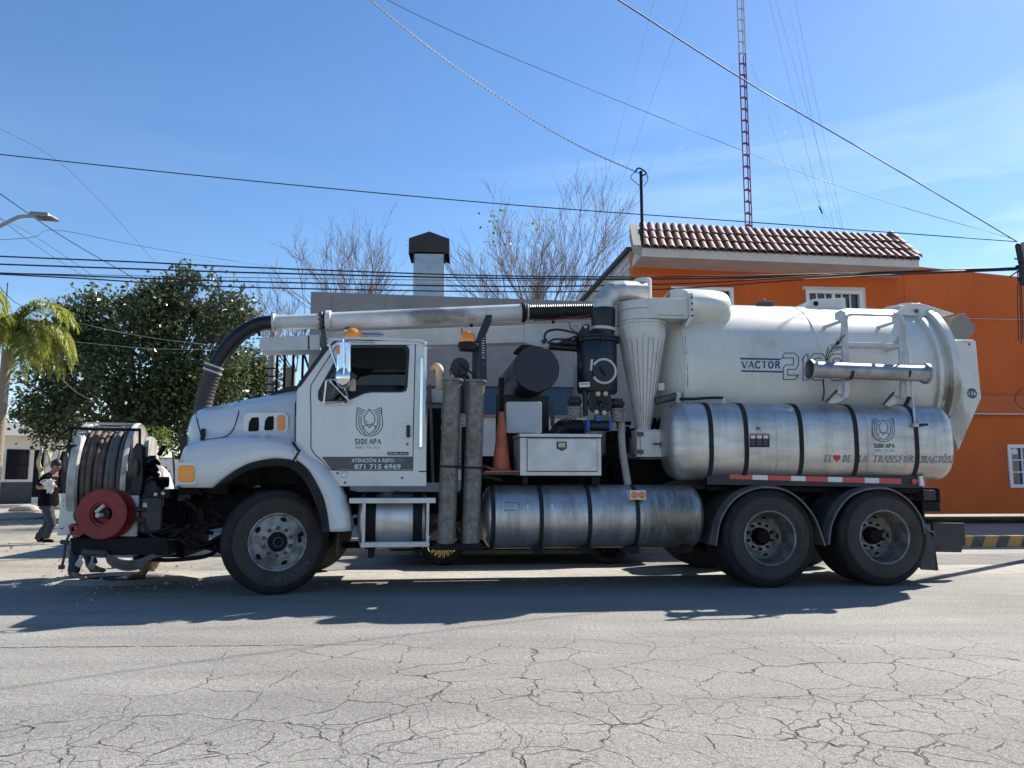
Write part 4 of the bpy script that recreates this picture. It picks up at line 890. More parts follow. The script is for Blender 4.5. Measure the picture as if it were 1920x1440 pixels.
# mirrors
vm = -.12
mroot = SP('mirror', rrect(630,658,637,706,7,4), vm-.0, vm+.16, M['chrome'], 40, .03)
MB().ball(t(644,708,vm+.03), (.085,.07,.115), 16).build('convex_mirror', M['chrome'], truck)
SP('mirror_marker', rrect(631,637,646,664,1.5), vm-.012, vm+.01, M['amber2'], 30, .003)
b = MB(); 
b.tube(smooth([t(615,640,vm+.1),t(622,634,vm+.02),t(640,636,vm-.02),t(645,650,vm-.03),t(645,700,vm-.03),t(641,712,vm-.01),t(622,712,vm),t(611,714,VC-.05)], 5), .010, 8)
b.tube([t(617,645,vm+.06), t(632,690,vm+.02)], .012, 8)
b.tube([t(612,714,VC-.06), t(607,757,VC-.03)], .012, 8); b.tube([t(606,758,VC-.02), t(656,756,VC-.02)], .014, 8); b.tube([t(618,714,VC-.08), t(656,753,VC-.03)], .012, 8)
b.tube([t(645,720,vm), t(652,745,VC-.03)], .009, 8); b.build('mirror_arm', M['chrome'], truck)
# beacon on the roof
b = MB(); p = t(663, 633, 1.0); b.lathe((p.x, .9, p.z-.03), (0,0,1), [(.0,.12),(.06,.115),(.10,.08),(.115,.03),(.115,0)], 20); b.build('roof_beacon', M['amber'], truck)
b = MB(); b.tube([t(650,619,1.0), t(650,632,1.0)], .03, 8); b.tube([t(672,624,1.05), t(715,626,1.05)], .018, 8); b.ball(t(716,626,1.05), .03, 8); b.build('air_horn', M['chrome'], truck)
# cab door print
dv = lambda v_: (lambda x, y: t(x, y, v_))
ban = sil([(603,856.5),(774.5,856),(774.5,880.5),(621,880.5)], VC-.003); raw('door_banner', [(p[0], VC-.003, p[1]) for p in ban], [(0,1,2,3)], M['banner'], truck)
def logo(fnL, m, parent, halo=None):
    Lh = [[(628,218),(622,330),(610,470),(612,520),(622,560),(640,598),(668,632),(700,658),(740,680),(780,692),(833,698)],
          [(660,335),(656,470),(659,520),(672,560),(700,600),(740,640),(775,668)], [(693,365),(690,460),(697,510),(715,550),(755,600),(800,645),(833,672)],
          [(628,220),(650,222),(680,235),(710,252),(740,264),(778,265)], [(628,262),(650,262),(680,276),(710,295),(750,305)], [(628,298),(650,300),(675,318),(700,334),(730,342)],
          [(833,240),(810,278),(775,325),(750,365),(740,400),(740,430),(750,465),(770,488),(800,503),(833,507)],
          [(833,560),(820,540),(800,522),(775,514),(750,520),(730,540),(727,565),(740,590)]]
    prt = []
    for s_ in Lh:
        a__ = [Vector((x, y, 0)) for x, y in s_]; 
        for mir in (0, 1):
            prt.append(ribbon2d([(p.x if not mir else 1666-p.x, p.y) for p in a__], 13))
    prt.append(ribbon2d([(765,430),(776,450),(790,462),(808,468)], 9))
    return decal('emblem', merge2d(prt), m, fnL, parent)
logo(lambda x, y: t(600 + x/9, 740 + y/9, VC-.004), M['print'], truck)
# serif capitals drawn as strokes
GL = {'S': [[(.86,.80),(.70,.94),(.45,.98),(.2,.88),(.14,.72),(.3,.56),(.6,.46),(.84,.32),(.86,.18),(.68,.05),(.42,.02),(.14,.16)]], 'I': [[(.5,0),(.5,1)]],
      'D': [[(.22,0),(.22,1)],[(.22,.97),(.55,.95),(.82,.78),(.9,.5),(.82,.22),(.55,.05),(.22,.03)]], 'E': [[(.22,0),(.22,1)],[(.22,.97),(.82,.97)],[(.22,.52),(.7,.52)],[(.22,.03),(.86,.03)]],
      'A': [[(.02,0),(.5,1)],[(.5,1),(.98,0)],[(.22,.35),(.78,.35)]], 'P': [[(.22,0),(.22,1)],[(.22,.97),(.62,.95),(.84,.82),(.84,.66),(.66,.52),(.22,.48)]],
      'V': [[(.02,1),(.5,0)],[(.5,0),(.98,1)]], 'C': [[(.9,.78),(.72,.94),(.5,.98),(.24,.86),(.12,.5),(.24,.14),(.5,.02),(.74,.06),(.92,.24)]],
      'T': [[(.5,0),(.5,1)],[(.06,.97),(.94,.97)]], 'O': [[(.5,.98),(.78,.86),(.9,.5),(.78,.14),(.5,.02),(.22,.14),(.1,.5),(.22,.86),(.5,.98)]],
      'R': [[(.22,0),(.22,1)],[(.22,.97),(.6,.95),(.8,.82),(.8,.68),(.62,.54),(.22,.50)],[(.5,.52),(.95,.0)]],
      'M': [[(.1,0),(.16,1)],[(.16,1),(.5,.1)],[(.5,.1),(.84,1)],[(.84,1),(.9,0)]], 'N': [[(.14,0),(.14,1)],[(.14,1),(.86,0)],[(.86,0),(.86,1)]], 'L': [[(.2,1),(.2,0)],[(.2,.03),(.84,.03)]],
      'F': [[(.22,0),(.22,1)],[(.22,.97),(.82,.97)],[(.22,.52),(.7,.52)]], 'G': [[(.9,.78),(.72,.94),(.5,.98),(.24,.86),(.12,.5),(.24,.14),(.5,.02),(.82,.12),(.86,.42),(.62,.42)]], 'Z': [[(.12,.97),(.88,.97)],[(.88,.97),(.12,.03)],[(.12,.03),(.9,.03)]],
      'Ó': [[(.5,.98),(.78,.86),(.9,.5),(.78,.14),(.5,.02),(.22,.14),(.1,.5),(.22,.86),(.5,.98)],[(.45,1.12),(.62,1.34)]]}
def serif(s, x0, x1, y0, y1, w=.15, ser=True, shear=0., spaces=.6):
    n_ = sum(spaces if c == ' ' else (.55 if c == 'I' else 1.0) for c in s); cw_ = (x1-x0)/n_; H_ = y1-y0; prt = []; x = x0
    for c in s:
        adv = spaces if c == ' ' else (.55 if c == 'I' else 1.0)
        if c != ' ':
            for k, st in enumerate(GL[c]):
                thin = (c in 'AM' and k in (0,)) or (c in 'EFTLZ' and k >= 1 and not (c=='Z' and k==1)) or (c == 'V' and k == 1) or (c=='A' and k==2) or (c=='N' and k!=1)
                pts = []
                for a, b_ in st:
                    a2 = (a-.5)*.84+.5 if c != 'I' else .5
                    pts.append((x + a2*cw_*(.55 if c == 'I' else 1), y0 + b_*H_ + 0))
                pts = [(a + shear*(b_-y0), b_) for a, b_ in pts]
                prt.append(ribbon2d(pts, abs(H_)*w*(.5 if thin else 1)))
                if ser and len(st) == 2 and not (c in 'EFTLZ' and k) and not (c == 'A' and k == 2):
                    for q_, e_ in zip(pts, st):
                        if c in 'AV' and (e_[1] == (1 if c == 'A' else 0)): continue
                        if c == 'M' and .4 < e_[0] < .6: continue
                        if e_[1] in (0, 1): dy = H_*.03*(1 if e_[1] == 0 else -1); prt.append(ribbon2d([(q_[0]-cw_*.16, q_[1]+dy), (q_[0]+cw_*.16, q_[1]+dy)], abs(H_)*.06))
        x += adv*cw_
    return merge2d(prt)
decal('lettering', serif('SIDEAPA', 664.5, 714.5, 833, 823, .17), M['print'], dv(VC-.004), truck)
decal('small_lettering', serif('GÓMEZ PALACIO', 666, 712, 841.2, 836.6, .12, False), M['greyprint'], dv(VC-.004), truck)
SP('maker_badge', rrect(726.5,766,847.5,853.5,1), VC-.010, VC, M['black'], 30, .002)
txt('badge_lettering', 'STERLING', 728.5, 764, 849, 852.2, M['lightprint'], dv(VC-.0115), truck, .02)
txt('banner_lettering', 'ATENCIÓN A REPO', 659, 738.5, 858, 867, M['lightprint'], dv(VC-.005), truck, .018)
txt('worn_lettering', 'RTES', 739.5, 757, 860.3, 866.6, M['greyprint'], dv(VC-.005), truck, .0)
txt('phone_lettering', '871 715 6969', 664.5, 751.5, 870.2, 879.3, M['lightprint'], dv(VC-.005), truck, .022)
# ---- step and tank under the cab
def bx(name, x0, x1, y0, y1, v0, v1, m, bevel=.006, ang=30, parent=None):
    a, c_ = t(x0, y0, v0), t(x1, y1, v0); b = MB(); b.box((a.x, v0, min(a.z, c_.z)), (c_.x, v1, max(a.z, c_.z))); return b.build(name, m, parent or truck, ang, bevel)
def dtank(name, px0, px1, py0, py1, v0, v1, m, ex=2.6, dome=.10, n=56, refl=.0, bead=True):
    """a tank along the truck with a rounded section and pressed end domes"""
    A_ = t(px0, py0, v0+.1); B_ = t(px1, py0, v0+.1); zt_ = t((px0+px1)/2, py0, v0+.2).z; zb_ = t((px0+px1)/2, py1, v0+.2).z
    hz = (zt_-zb_)/2; cz = (zt_+zb_)/2; hv = (v1-v0)/2; cv = (v0+v1)/2
    def sec(a):
        c_, s = math.cos(a), math.sin(a); return (math.copysign(abs(c_)**(2/ex), c_)*hv, math.copysign(abs(s)**(2/ex), s)*hz)
    L0 = B_.x - A_.x; st = []
    for k in range(9): q = math.pi/2*k/8; st.append((A_.x + dome*(1-math.sin(q)), .42*0 + 1 - (1-math.cos(math.pi/2-q))*1.0 if False else math.sin(q)**.55 if q > 0 else .0))
    prof = [(A_.x, .0), (A_.x+dome*.10, .45), (A_.x+dome*.3, .72), (A_.x+dome*.55, .88), (A_.x+dome*.8, .96), (A_.x+dome, .99), (A_.x+dome+.012, 1.0)]
    if bead: prof += [(A_.x+dome+.02, 1.006), (A_.x+dome+.035, 1.006), (A_.x+dome+.045, 1.0)]
    mid = [(A_.x+dome+.045 + (L0-2*dome-.09)*f, 1.0) for f in (.25,.5,.75)]
    end = [(A_.x+B_.x-u, s) for u, s in prof[::-1]]
    allp = prof + mid + end; b = MB(); vs_ = []
    for u, s in allp:
        for i in range(n): q = sec(2*math.pi*i/n); vs_.append((u, cv+q[0]*max(s,.001), cz+q[1]*max(s,.001)))
    fs = [(k*n+i, k*n+(i+1)%n, (k+1)*n+(i+1)%n, (k+1)*n+i) for k in range(len(allp)-1) for i in range(n)]
    b.add(vs_, fs); o = b.build(name, m, truck, 50)
    def front(z, off=.003):
        s = max(-1, min(1, (z-cz)/hz)); s_ = abs(s)**(ex/2); c_ = max(0, 1 - s_**2)**.5; return cv - (c_**(2/ex))*(hv+off)
    def band(nm, px, wd, m_, off=.007, th=.012):
        u = t(px, (py0+py1)/2, v0).x; vs2 = []
        for w_ in (-wd/2, wd/2):
            for o_ in (off-th, off):
                for i in range(n):
                    q = sec(2*math.pi*i/n); k1 = (hv+o_)/hv; k2 = (hz+o_)/hz; vs2.append((u+w_, cv+q[0]*k1, cz+q[1]*k2))
        fs2 = []
        for i in range(n):
            j = (i+1)%n; r_ = lambda a, k: a*n+k
            fs2 += [(r_(0,i),r_(0,j),r_(1,j),r_(1,i)),(r_(1,i),r_(1,j),r_(3,j),r_(3,i)),(r_(3,i),r_(3,j),r_(2,j),r_(2,i)),(r_(2,i),r_(2,j),r_(0,j),r_(0,i))]
        return MB().add(vs2, fs2).build(nm, m_, truck, 40)
    return o, front, band, (cz, hz, cv, hv)
o, fr_, bd, _ = dtank('fuel_tank', 669, 806, 925, 1029, .10, .66, M['steel'], 2.4, .06)
bd('tank_strap', 694, .115, M['frame']); bd('tank_strap', 783, .10, M['frame'])
bx('cab_step', 655, 817, 934, 943.5, .02, .30, M['alu'], .004)
bx('cab_step', 676, 805, 1017, 1025.5, .02, .26, M['alu'], .004)
for x_ in (680, 800): bx('step_hanger', x_, x_+4, 943.6, 1016.8, .03, .05, M['alu'], 0)
bx('step_bracket', 690, 700, 1029, 1046, .2, .5, M['frame']); bx('step_bracket', 778, 788, 1029, 1040, .2, .5, M['frame'])
b = MB(); p = t(726, 930, .30); b.cyl(p+Vector((0,0,-.05)), p+Vector((0,0,.04)), .07, n=16); b.tube([p+Vector((0,0,.03)), p+Vector((.12,0,.05))], .012, 6); b.build('filler_cap', M['nut'], truck)
b = MB(); b.tube([t(634,1000,.25), t(632,1044,.25)], .010, 6); b.build('hanging_bracket', M['nut'], truck)
# ---- long lower stainless tank
o, frL, bd, _ = dtank('lower_stainless_tank', 903, 1324, 909, 1029, .02, .70, M['steeldirty'], 2.15, .13)
for x_ in (925, 1016, 1107, 1197): bd('tank_strap', x_, .045, M['rubber'])
for x_ in (1010, 1100, 1190, 1290): bx('tank_foot', x_-9, x_+9, 1024, 1038, .1, .6, M['frame'])
cf = lambda fr: (lambda x, y: (lambda z0: t(x, y, fr(t(x, y, fr(z0)).z)))(t(x, y, .1).z))
def gridpatch(x0, x1, y0, y1, fn, m, name, parent=truck, nx=2, ny=8, off=0):
    vs_ = [fn(x0+(x1-x0)*i/nx, y0+(y1-y0)*j/ny) for i in range(nx+1) for j in range(ny+1)]
    return raw(name, vs_, [(i*(ny+1)+j, (i+1)*(ny+1)+j, (i+1)*(ny+1)+j+1, i*(ny+1)+j+1) for i in range(nx) for j in range(ny)], m, parent)
fL = cf(lambda z: frL(z, .004)); fL2 = cf(lambda z: frL(z, .006))
gridpatch(941, 970, 939, 960, fL, M['alu'], 'warning_sticker')
for y0, y1 in ((940.5, 944), (955, 958.8)): txt('sticker_lettering', 'WARNING', 945, 969, y0, y1, M['print'], fL2, truck, .02)
for k in range(3): gridpatch(944, 967, 946.5+k*2.6, 947.3+k*2.6, fL2, M['greyprint'], 'sticker_line', ny=1)
for x_, y_ in ((988,946),(1034,945)): gridpatch(x_, x_+2.5, y_, y_+11, fL, M['tapewhite'], 'paper_tag', ny=3)
pl = t(1195, 928, .0); b = MB(); b.box((pl.x-.088, -.03, pl.z-.05), (pl.x+.088, .16, pl.z+.05)); b.build('lamp_plate', M['tapewhite'], truck, 30, .004)
for dx_, m_ in ((-.04, M['amber2']), (.045, M['amber2'])):
    b = MB(); b.lathe((pl.x+dx_, -.052, pl.z), (0,1,0), [(0,0),(.02,.001),(.036,.01),(.039,.024)], 24); b.build('marker_lamp', m_, truck)
# ---- upper stainless tank
o, frU, bd, _ = dtank('upper_stainless_tank', 1250, 1789, 757, 900, -.02, .62, M['steel'], 2.9, .17)
# the rear end runs deeper: keep the strap order of the photo
for x_ in (1334, 1400, 1503, 1606, 1719): bd('tank_strap', x_, .05, M['rubber'])
for x_ in (1457, 1628): bd('weld_seam', x_, .008, M['steeldirty'], .003, .004)
fU = cf(lambda z: frU(z, .004)); fU2 = cf(lambda z: frU(z, .006)); fU3 = cf(lambda z: frU(z, .008))
# stickers
gridpatch(1406, 1443, 813, 838.5, fU, M['black'], 'instruction_sticker'); gridpatch(1406, 1443, 812.5, 815.5, fU2, M['terra'], 'sticker_header', ny=2)
for k in range(3):
    gridpatch(1407.5+k*12, 1416.5+k*12, 816.5, 822, fU2, M['lightprint'], 'sticker_picture', ny=2)
    for j in range(4): gridpatch(1408+k*12, 1415.5+k*12, 824.5+j*3, 825.1+j*3, fU2, M['greyprint'], 'sticker_line', ny=1)
gridpatch(1418, 1430, 798, 811, fU, M['lightprint'], 'flag_sticker'); gridpatch(1418.5, 1424, 801, 805, fU2, M['vprint'], 'flag_canton', ny=2)
for j in range(4): gridpatch(1418.5 if j > 1 else 1424.2, 1429.5, 801.2+j*1.9, 802.1+j*1.9, fU2, M['cone'], 'flag_stripe', ny=1)
txt('sticker_lettering', 'MADE IN', 1418.5, 1429.5, 798.5, 800.4, M['vprint'], fU2, truck, .01); txt('sticker_lettering', 'THE USA', 1418.5, 1429.5, 808.9, 810.6, M['vprint'], fU2, truck, .01)
# emblem on the tank: pale backing + maroon lines
hal = [(1634,783),(1645,786),(1652,789),(1656,784),(1658,783),(1661,785),(1666,789),(1676,784),(1678,783),(1678,800),(1677,812),(1672,822),(1664,827),(1657,829),(1649,826),(1640,820),(1636,808),(1634,795)]
hc = (1656, 806)
vs_ = [fU(hc[0], hc[1])]
for r_ in (.35, .7, 1): vs_ += [fU(hc[0]+(x-hc[0])*r_, hc[1]+(y-hc[1])*r_) for x, y in hal]
n_ = len(hal); fs = [(0, 1+i, 1+(i+1)%n_) for i in range(n_)] + [(1+k*n_+i, 1+(k+1)*n_+i, 1+(k+1)*n_+(i+1)%n_, 1+k*n_+(i+1)%n_) for k in range(2) for i in range(n_)]
raw('emblem_backing', vs_, fs, M['alu'], truck)
logo(lambda x, y: fU2(1656.5 + (x-833)/10.7, 784.5 + (y-218)/11.0), M['maroon'], truck)
decal('lettering', serif('SIDEAPA', 1639, 1678, 839.5, 832, .18), M['print'], fU2, truck)
gridpatch(1640, 1677, 841, 847.6, fU, M['lightprint'], 'label_strip', ny=3); decal('small_lettering', serif('GÓMEZ PALACIO', 1641, 1677, 846.6, 842.8, .13, False), M['vprint'], fU2, truck)
for s_, x0, x1 in (('EL', 1545, 1561), ('DE', 1579, 1597), ('LA', 1609, 1626), ('TRANSFOR', 1636, 1713), ('MACIÓN', 1726, 1786)):
    yb = 866 + (x0-1545)*.010; d_ = serif(s_, x0, x1, yb, yb-12.5 , .085, True, -.22)
    H_ = decal('slogan_halo', merge2d([([v + Vector((dx, dy, 0)) for v in d_[0]], d_[1]) for dx, dy in ((.6,.6),(-.6,.6),(.6,-.6),(-.6,-.6))]), M['tapewhite'], fU2, truck)
    decal('slogan_lettering', d_, M['black'], fU3, truck)
hp = [(1569.5, 867.5)]
for i in range(1, 24):
    a = 2*math.pi*i/24; hp.append((1569.5 + 6.6*math.sin(a)**3, 858.5 - (13*math.cos(a)-5*math.cos(2*a)-2*math.cos(3*a)-math.cos(4*a))*.55 ))
hp = [(1569.5 + 6.8*math.sin(2*math.pi*i/32)**3, 859 - (13*math.cos(2*math.pi*i/32)-5*math.cos(4*math.pi*i/32)-2*math.cos(6*math.pi*i/32)-math.cos(8*math.pi*i/32))*.5) for i in range(32)]
raw('heart_print', [fU2(1569.5, 859)] + [fU2(x, y) for x, y in hp], [(0, 1+i, 1+(i+1)%32) for i in range(32)], M['heart'], truck)
# ---- side channel with reflective tape
a, c_ = t(1326, 879, .10), t(1727, 885, .10)
ch = sil([(1326,878),(1727,884),(1731,915),(1326,909)], .08); MB().plate(ch, .08, .30).build('side_channel', M['navy'], truck, 0, .006)
MB().plate(sil([(1228,912),(1326,880),(1326,909),(1322,918),(1230,918)], .3), .3, .75).build('channel_end', M['frame'], truck, 0, .006)
MB().plate(sil([(1326,910),(1731,916),(1731,925),(1326,920)], .35), .35, .6).build('subframe', M['frame'], truck, 0, .004)
xs = [1368,1411,1439.5,1483,1510.5,1552.5,1579.5,1621.5,1648.5,1690]
for i in range(9):
    x0, x1 = xs[i], xs[i+1]; f0, f1 = (x0-1368)/322, (x1-1368)/322
    q = [t(x0, 889.5+8*f0, .077), t(x1, 889.5+8*f1, .077), t(x1, 898+9.5*f1, .077), t(x0, 898+9.5*f0, .077)]
    raw('reflective_tape', q, [(0,1,2,3)], M['tapered'] if i % 2 == 0 else M['tapewhite'], truck)
b = MB(); p = t(1714, 903, .07); b.lathe((p.x, .058, p.z), (0,1,0), [(0,0),(.034,.002),(.038,.02)], 20); b.build('round_reflector', M['redlens'], truck)
SP('lamp_bracket', [(1724,892),(1731,893),(1734,912),(1726,911)], .04, .08, M['tapewhite'], 30, .003); SP('tail_lamp', rrect(1732,1738,897,911,2), .05, .12, M['redlens'], 30, .004)
# ---- body darkness: pump module behind the side tanks
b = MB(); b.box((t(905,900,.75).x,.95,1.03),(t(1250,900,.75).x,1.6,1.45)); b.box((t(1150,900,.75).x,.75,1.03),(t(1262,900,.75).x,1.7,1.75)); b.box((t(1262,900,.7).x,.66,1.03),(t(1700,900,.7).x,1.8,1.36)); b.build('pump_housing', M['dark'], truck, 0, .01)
b = MB(); random.seed(5)
for i in range(34):
    px = random.uniform(1140, 1255); py = random.uniform(790, 905); p = t(px, py, random.uniform(.62,.8)); b.beam(p, p+Vector((random.uniform(-.2,.2),.05,random.uniform(-.2,.2))), random.uniform(.02,.06), random.uniform(.02,.06))
for i in range(8):
    px = random.uniform(1140, 1200); p = t(px, 800, .62); b.tube(smooth([p, p+Vector((.1,.02,-.25)), p+Vector((-.05,.1,-.5))], 4), .018, 6)
b.build('hydraulic_fittings', M['dark'], truck)
b = MB(); b.tube(smooth([t(1168,770,.38),t(1165,800,.35),t(1168,850,.33),t(1178,912,.33)], 6), .042, 12); b.build('drain_hose', M['concrete'], truck)
b = MB(); b.tube([t(1160,853,.5), t(1200,857,.5)], .03, 8); b.build('cross_pipe', M['nut'], truck)
# ---- main debris tank
p = t(1768, 748, .5); add_stain(M['tankwhite'], p, (.28,.9,.38), (.17,.135,.09), 7, .8, (1,1,.5)); p = t(1800, 800, .35); add_stain(M['tankwhite'], p, (.22,.3,.35), (.20,.17,.11), 12, .6, (2.5,1,.8)); p = t(1270, 975, .05); add_stain(M['steeldirty'], p, (.55,.6,.45), (.10,.085,.065), 8, .75, (2.2,1,.5))
RT = .93; cvv = 1.22
def solvecz(px, py):
    p = t(px, py, cvv); u = p.x; W0 = T.W((u, cvv, 0)); d_ = ray(px, py); sl_ = d_.z/math.hypot(d_.x, d_.y); D = math.hypot(W0.x, W0.y)
    return 1.2 + sl_*D - RT*math.sqrt(1+sl_**2), u
cz0, _ = solvecz(1400, 572); cz1, _ = solvecz(1660, 582); CZ = (cz0+cz1)/2; print('tank cz', cz0, cz1)
uf = t(1284, 690, .33).x; ur_ = t(1778, 700, .33).x
prof = [(.0,-.30),(.25,-.285),(.48,-.24),(.68,-.17),(.83,-.08),(.91,-.02),(.93,0)]
b = MB(); b.lathe((uf, cvv, CZ), (1,0,0), prof + [(RT, (ur_-uf)*f) for f in (.25,.5,.75,1)] + [(.0, ur_-uf+.02)], 96); b.build('debris_tank', M['tankwhite'], truck, 40)
def ring(nm, u, r0, r1, w_, m_): return MB().lathe((u, cvv, CZ), (1,0,0), [(r0,0),(r1,0),(r1,w_),(r0,w_)], 96).build(nm, m_, truck, 30, .004)
MB().lathe((uf, cvv, CZ), (1,0,0), [(RT-.01,-.012),(RT+.008,-.008),(RT+.010,.012),(RT-.01,.016)], 96).build('weld_ring', M['tankwhite'], truck, 60)
uw = t(1530, 640, .4).x; MB().lathe((uw, cvv, CZ), (1,0,0), [(RT-.01,-.008),(RT+.005,-.004),(RT+.005,.004),(RT-.01,.008)], 96).build('weld_ring', M['tankwhite'], truck, 60)
ring('door_ring', ur_-.17, RT-.01, RT+.055, .05, M['tankwhite']); ring('door_ring', ur_-.02, RT-.02, RT+.09, .06, M['tankwhite']); ring('door_ring', ur_+.045, RT-.02, RT+.075, .045, M['tankwhite'])
MB().lathe((ur_+.09, cvv, CZ), (1,0,0), [(RT+.05,0),(RT*.9,.06),(RT*.6,.12),(0,.15)], 64).build('tail_door', M['tankwhite'], truck, 40)
# door clamp bolts along the rim
for k in range(9):
    a = R(-70 + k*22); b = MB(); c_ = Vector((ur_+.03, cvv - (RT+.07)*math.cos(a), CZ + (RT+.07)*math.sin(a))); b.ball(c_, .014, 8); b.build('rim_bolt', M['nut'], truck)
# rust streak down the front weld (thin real stain film)
def tankpt(px, py, off=.004):
    p = t(px, py, .35)
    for _ in range(5):
        dz = p.z - CZ; v = cvv - math.sqrt(max(.01, (RT+off)**2 - dz*dz)); p = t(px, py, v)
    return p
sv, sf = ribbon2d([(1284,630),(1286.5,660),(1288.5,690),(1289.5,725)], 1.7); decal('rust_streak', (sv, sf), M['stain'], lambda x, y: tankpt(x, y, .011), truck)
# VACTOR 2100 print
decal('lettering', serif('VACTOR', 1390, 1464, 690.5, 677.5, .21), M['vprint'], tankpt, truck)
for x0, x1, y_ in ((1388,1464,672.3),(1389,1468,695.6)):
    decal('print_line', ribbon2d([(x0+ (x1-x0)*i/6, y_ + (x0+(x1-x0)*i/6-1389)*.02) for i in range(7)], 3.1), M['vprint'], tankpt, truck)
D2 = [(0,10),(6,0),(26,0),(34,8),(34,24),(28,33),(12,33),(12,45),(34,45),(27,54),(3,54),(3,30),(8,24),(24,24),(24,10)]
D1 = [(0,12),(8,2),(12,2),(12,54),(2,54),(2,12)]
D0 = [(7,0),(25,0),(33,9),(33,45),(25,54),(7,54),(0,45),(0,9)]; D0i = [(12,9),(21,9),(24,12),(24,42),(21,45),(12,45),(9,42),(9,12)]
for pts, ox in ((D2,1466),(D1,1504),(D0,1519),(D0i,1519),(D0,1554),(D0i,1554)):
    sc_ = .92
    q = [(ox + x*sc_, 662 + (ox-1466)*.02 + y*sc_) for x, y in pts]; dd = []
    for i in range(len(q)):
        a, c_ = q[i], q[(i+1)%len(q)]; dd += [(a[0]+(c_[0]-a[0])*f/3, a[1]+(c_[1]-a[1])*f/3) for f in range(3)]
    decal('outline_number', ribbon2d(dd, 1.5, True), M['vprint'], tankpt, truck)
# small data plate on the tank
sv = [(1758,705),(1767,706),(1767,718),(1758,717)]; raw('data_plate', [tankpt(x, y, .006) for x, y in sv], [(0,1,2,3)], M['nut'], truck)
# boxes on top of the tank
p0 = solvecz
b = MB(); zt_ = CZ + RT; pa, pb = t(1500, 565, 1.0), t(1578, 575, 1.0)
b.plate([(pa.x, zt_-.06), (pa.x+.12, pa.z+.01), (pb.x, t(1578,562,1.0).z), (pb.x, zt_-.06)], .9, 1.4); b.build('top_bracket', M['tankwhite'], truck, 0, .006)
b = MB(); pc_ = t(1530, 569, .89); b.lathe((pc_.x, .885, pc_.z), (0,1,0), [(0,0),(.03,0),(.03,.02)], 16); b.build('bracket_hole', M['hole'], truck)
b = MB(); pa = t(1422, 570, 1.0); b.box((pa.x, .95, zt_-.04), (pa.x+.18, 1.1, pa.z+.03)); b.ball((pa.x+.07,1.0,pa.z+.04), .03, 8); b.build('top_valve', M['nut'], truck, 30, .005)
# rear hinge bracket on top, thick arc lug
SP('hinge_lug', [(1683,588),(1700,570),(1722,568),(1742,573),(1790,588),(1762,596),(1745,592),(1705,592)], .62, .70, M['tankwhite'], 30, .006, kk=0)
b = MB(); p = t(1718, 583, .61); b.cyl((p.x,.59,p.z),(p.x,.72,p.z),.022,n=14); b.build('hinge_pin', M['nut'], truck)
SP('hinge_lug', [(1735,575),(1770,584),(1768,598),(1750,606),(1735,590)], .75, 1.6, M['tankwhite'], 30, .01)
bx('valve_block', 1757, 1768, 590, 603, .7, .8, M['black'], .006)
# deflector and tail hood
SP('tail_hood', [(1787,637),(1825,637),(1830,640),(1840,746),(1797,845),(1786,812),(1776,796),(1799,745),(1792,700)], .34, .40, M['tankwhite'], 30, .008, holes=[circ(1818,645,2.6,12)])
SP('tail_hood_shell', [(1793,642),(1824,642),(1834,746),(1797,832),(1784,806),(1802,745)], .40, 2.05, M['tankwhite'], 30, .01)
SP('hood_side', [(1779,637),(1788,636.5),(1798,745),(1776,792),(1768,790),(1779,740),(1783,690)], .42, .50, M['tankwhite'], 30, .006)
b = MB(); c_ = t(1823, 737.5, .335); b.lathe((c_.x, .336, c_.z), (0,1,0), [(0,0),(.063,0),(.063,.003)], 28); b.build('fleet_number_disc', M['banner'], truck, 0)
txt('fleet_number', '136', 1816.6, 1830, 734, 741.2, M['lightprint'], dv(.333), truck, .01)
# folded fill cap / deflector above the hood
b = MB(); pts = sil([(1782,612),(1790,598),(1800,588),(1808,587),(1814,596),(1826,612),(1827,622),(1817,633),(1812,637),(1780,637)], .85); b.plate(pts, .85, .87); 
pts2 = sil([(1800,588),(1808,587),(1817,598),(1828,610),(1828,622),(1818,634),(1812,637),(1816,620),(1812,604)], .87); b.plate(pts2, .871, 1.25); b.build('deflector_flap', M['flap'], truck, 30, .006)
# latch on tail
SP('tail_latch', [(1770,729),(1790,727),(1791,736),(1779,737),(1778,746),(1766,765),(1768,740)], .36, .44, M['oldwhite'], 30, .006)
bx('latch_plate', 1786, 1793, 718, 760, .38, .43, M['nut'], .004)
# tail bracket, bumper, mudflap
bx('rear_step', 1731, 1757, 919, 938, .3, 1.9, M['mud'], .006); bx('rear_step_end', 1757.5, 1764, 915, 942, .28, 1.95, M['frame'], .004)
bx('tail_frame', 1727, 1735, 915, 975, .6, .8, M['frame'])
SP('rear_bumper_plate', [(1749,980),(1809,981),(1811,1022),(1806,1024),(1804,1032),(1803,1036),(1752,1035)], .55, .60, M['mud'], 30, .006)
bx('bumper_arm', 1742, 1752, 996, 1008, .5, .9, M['nut'])
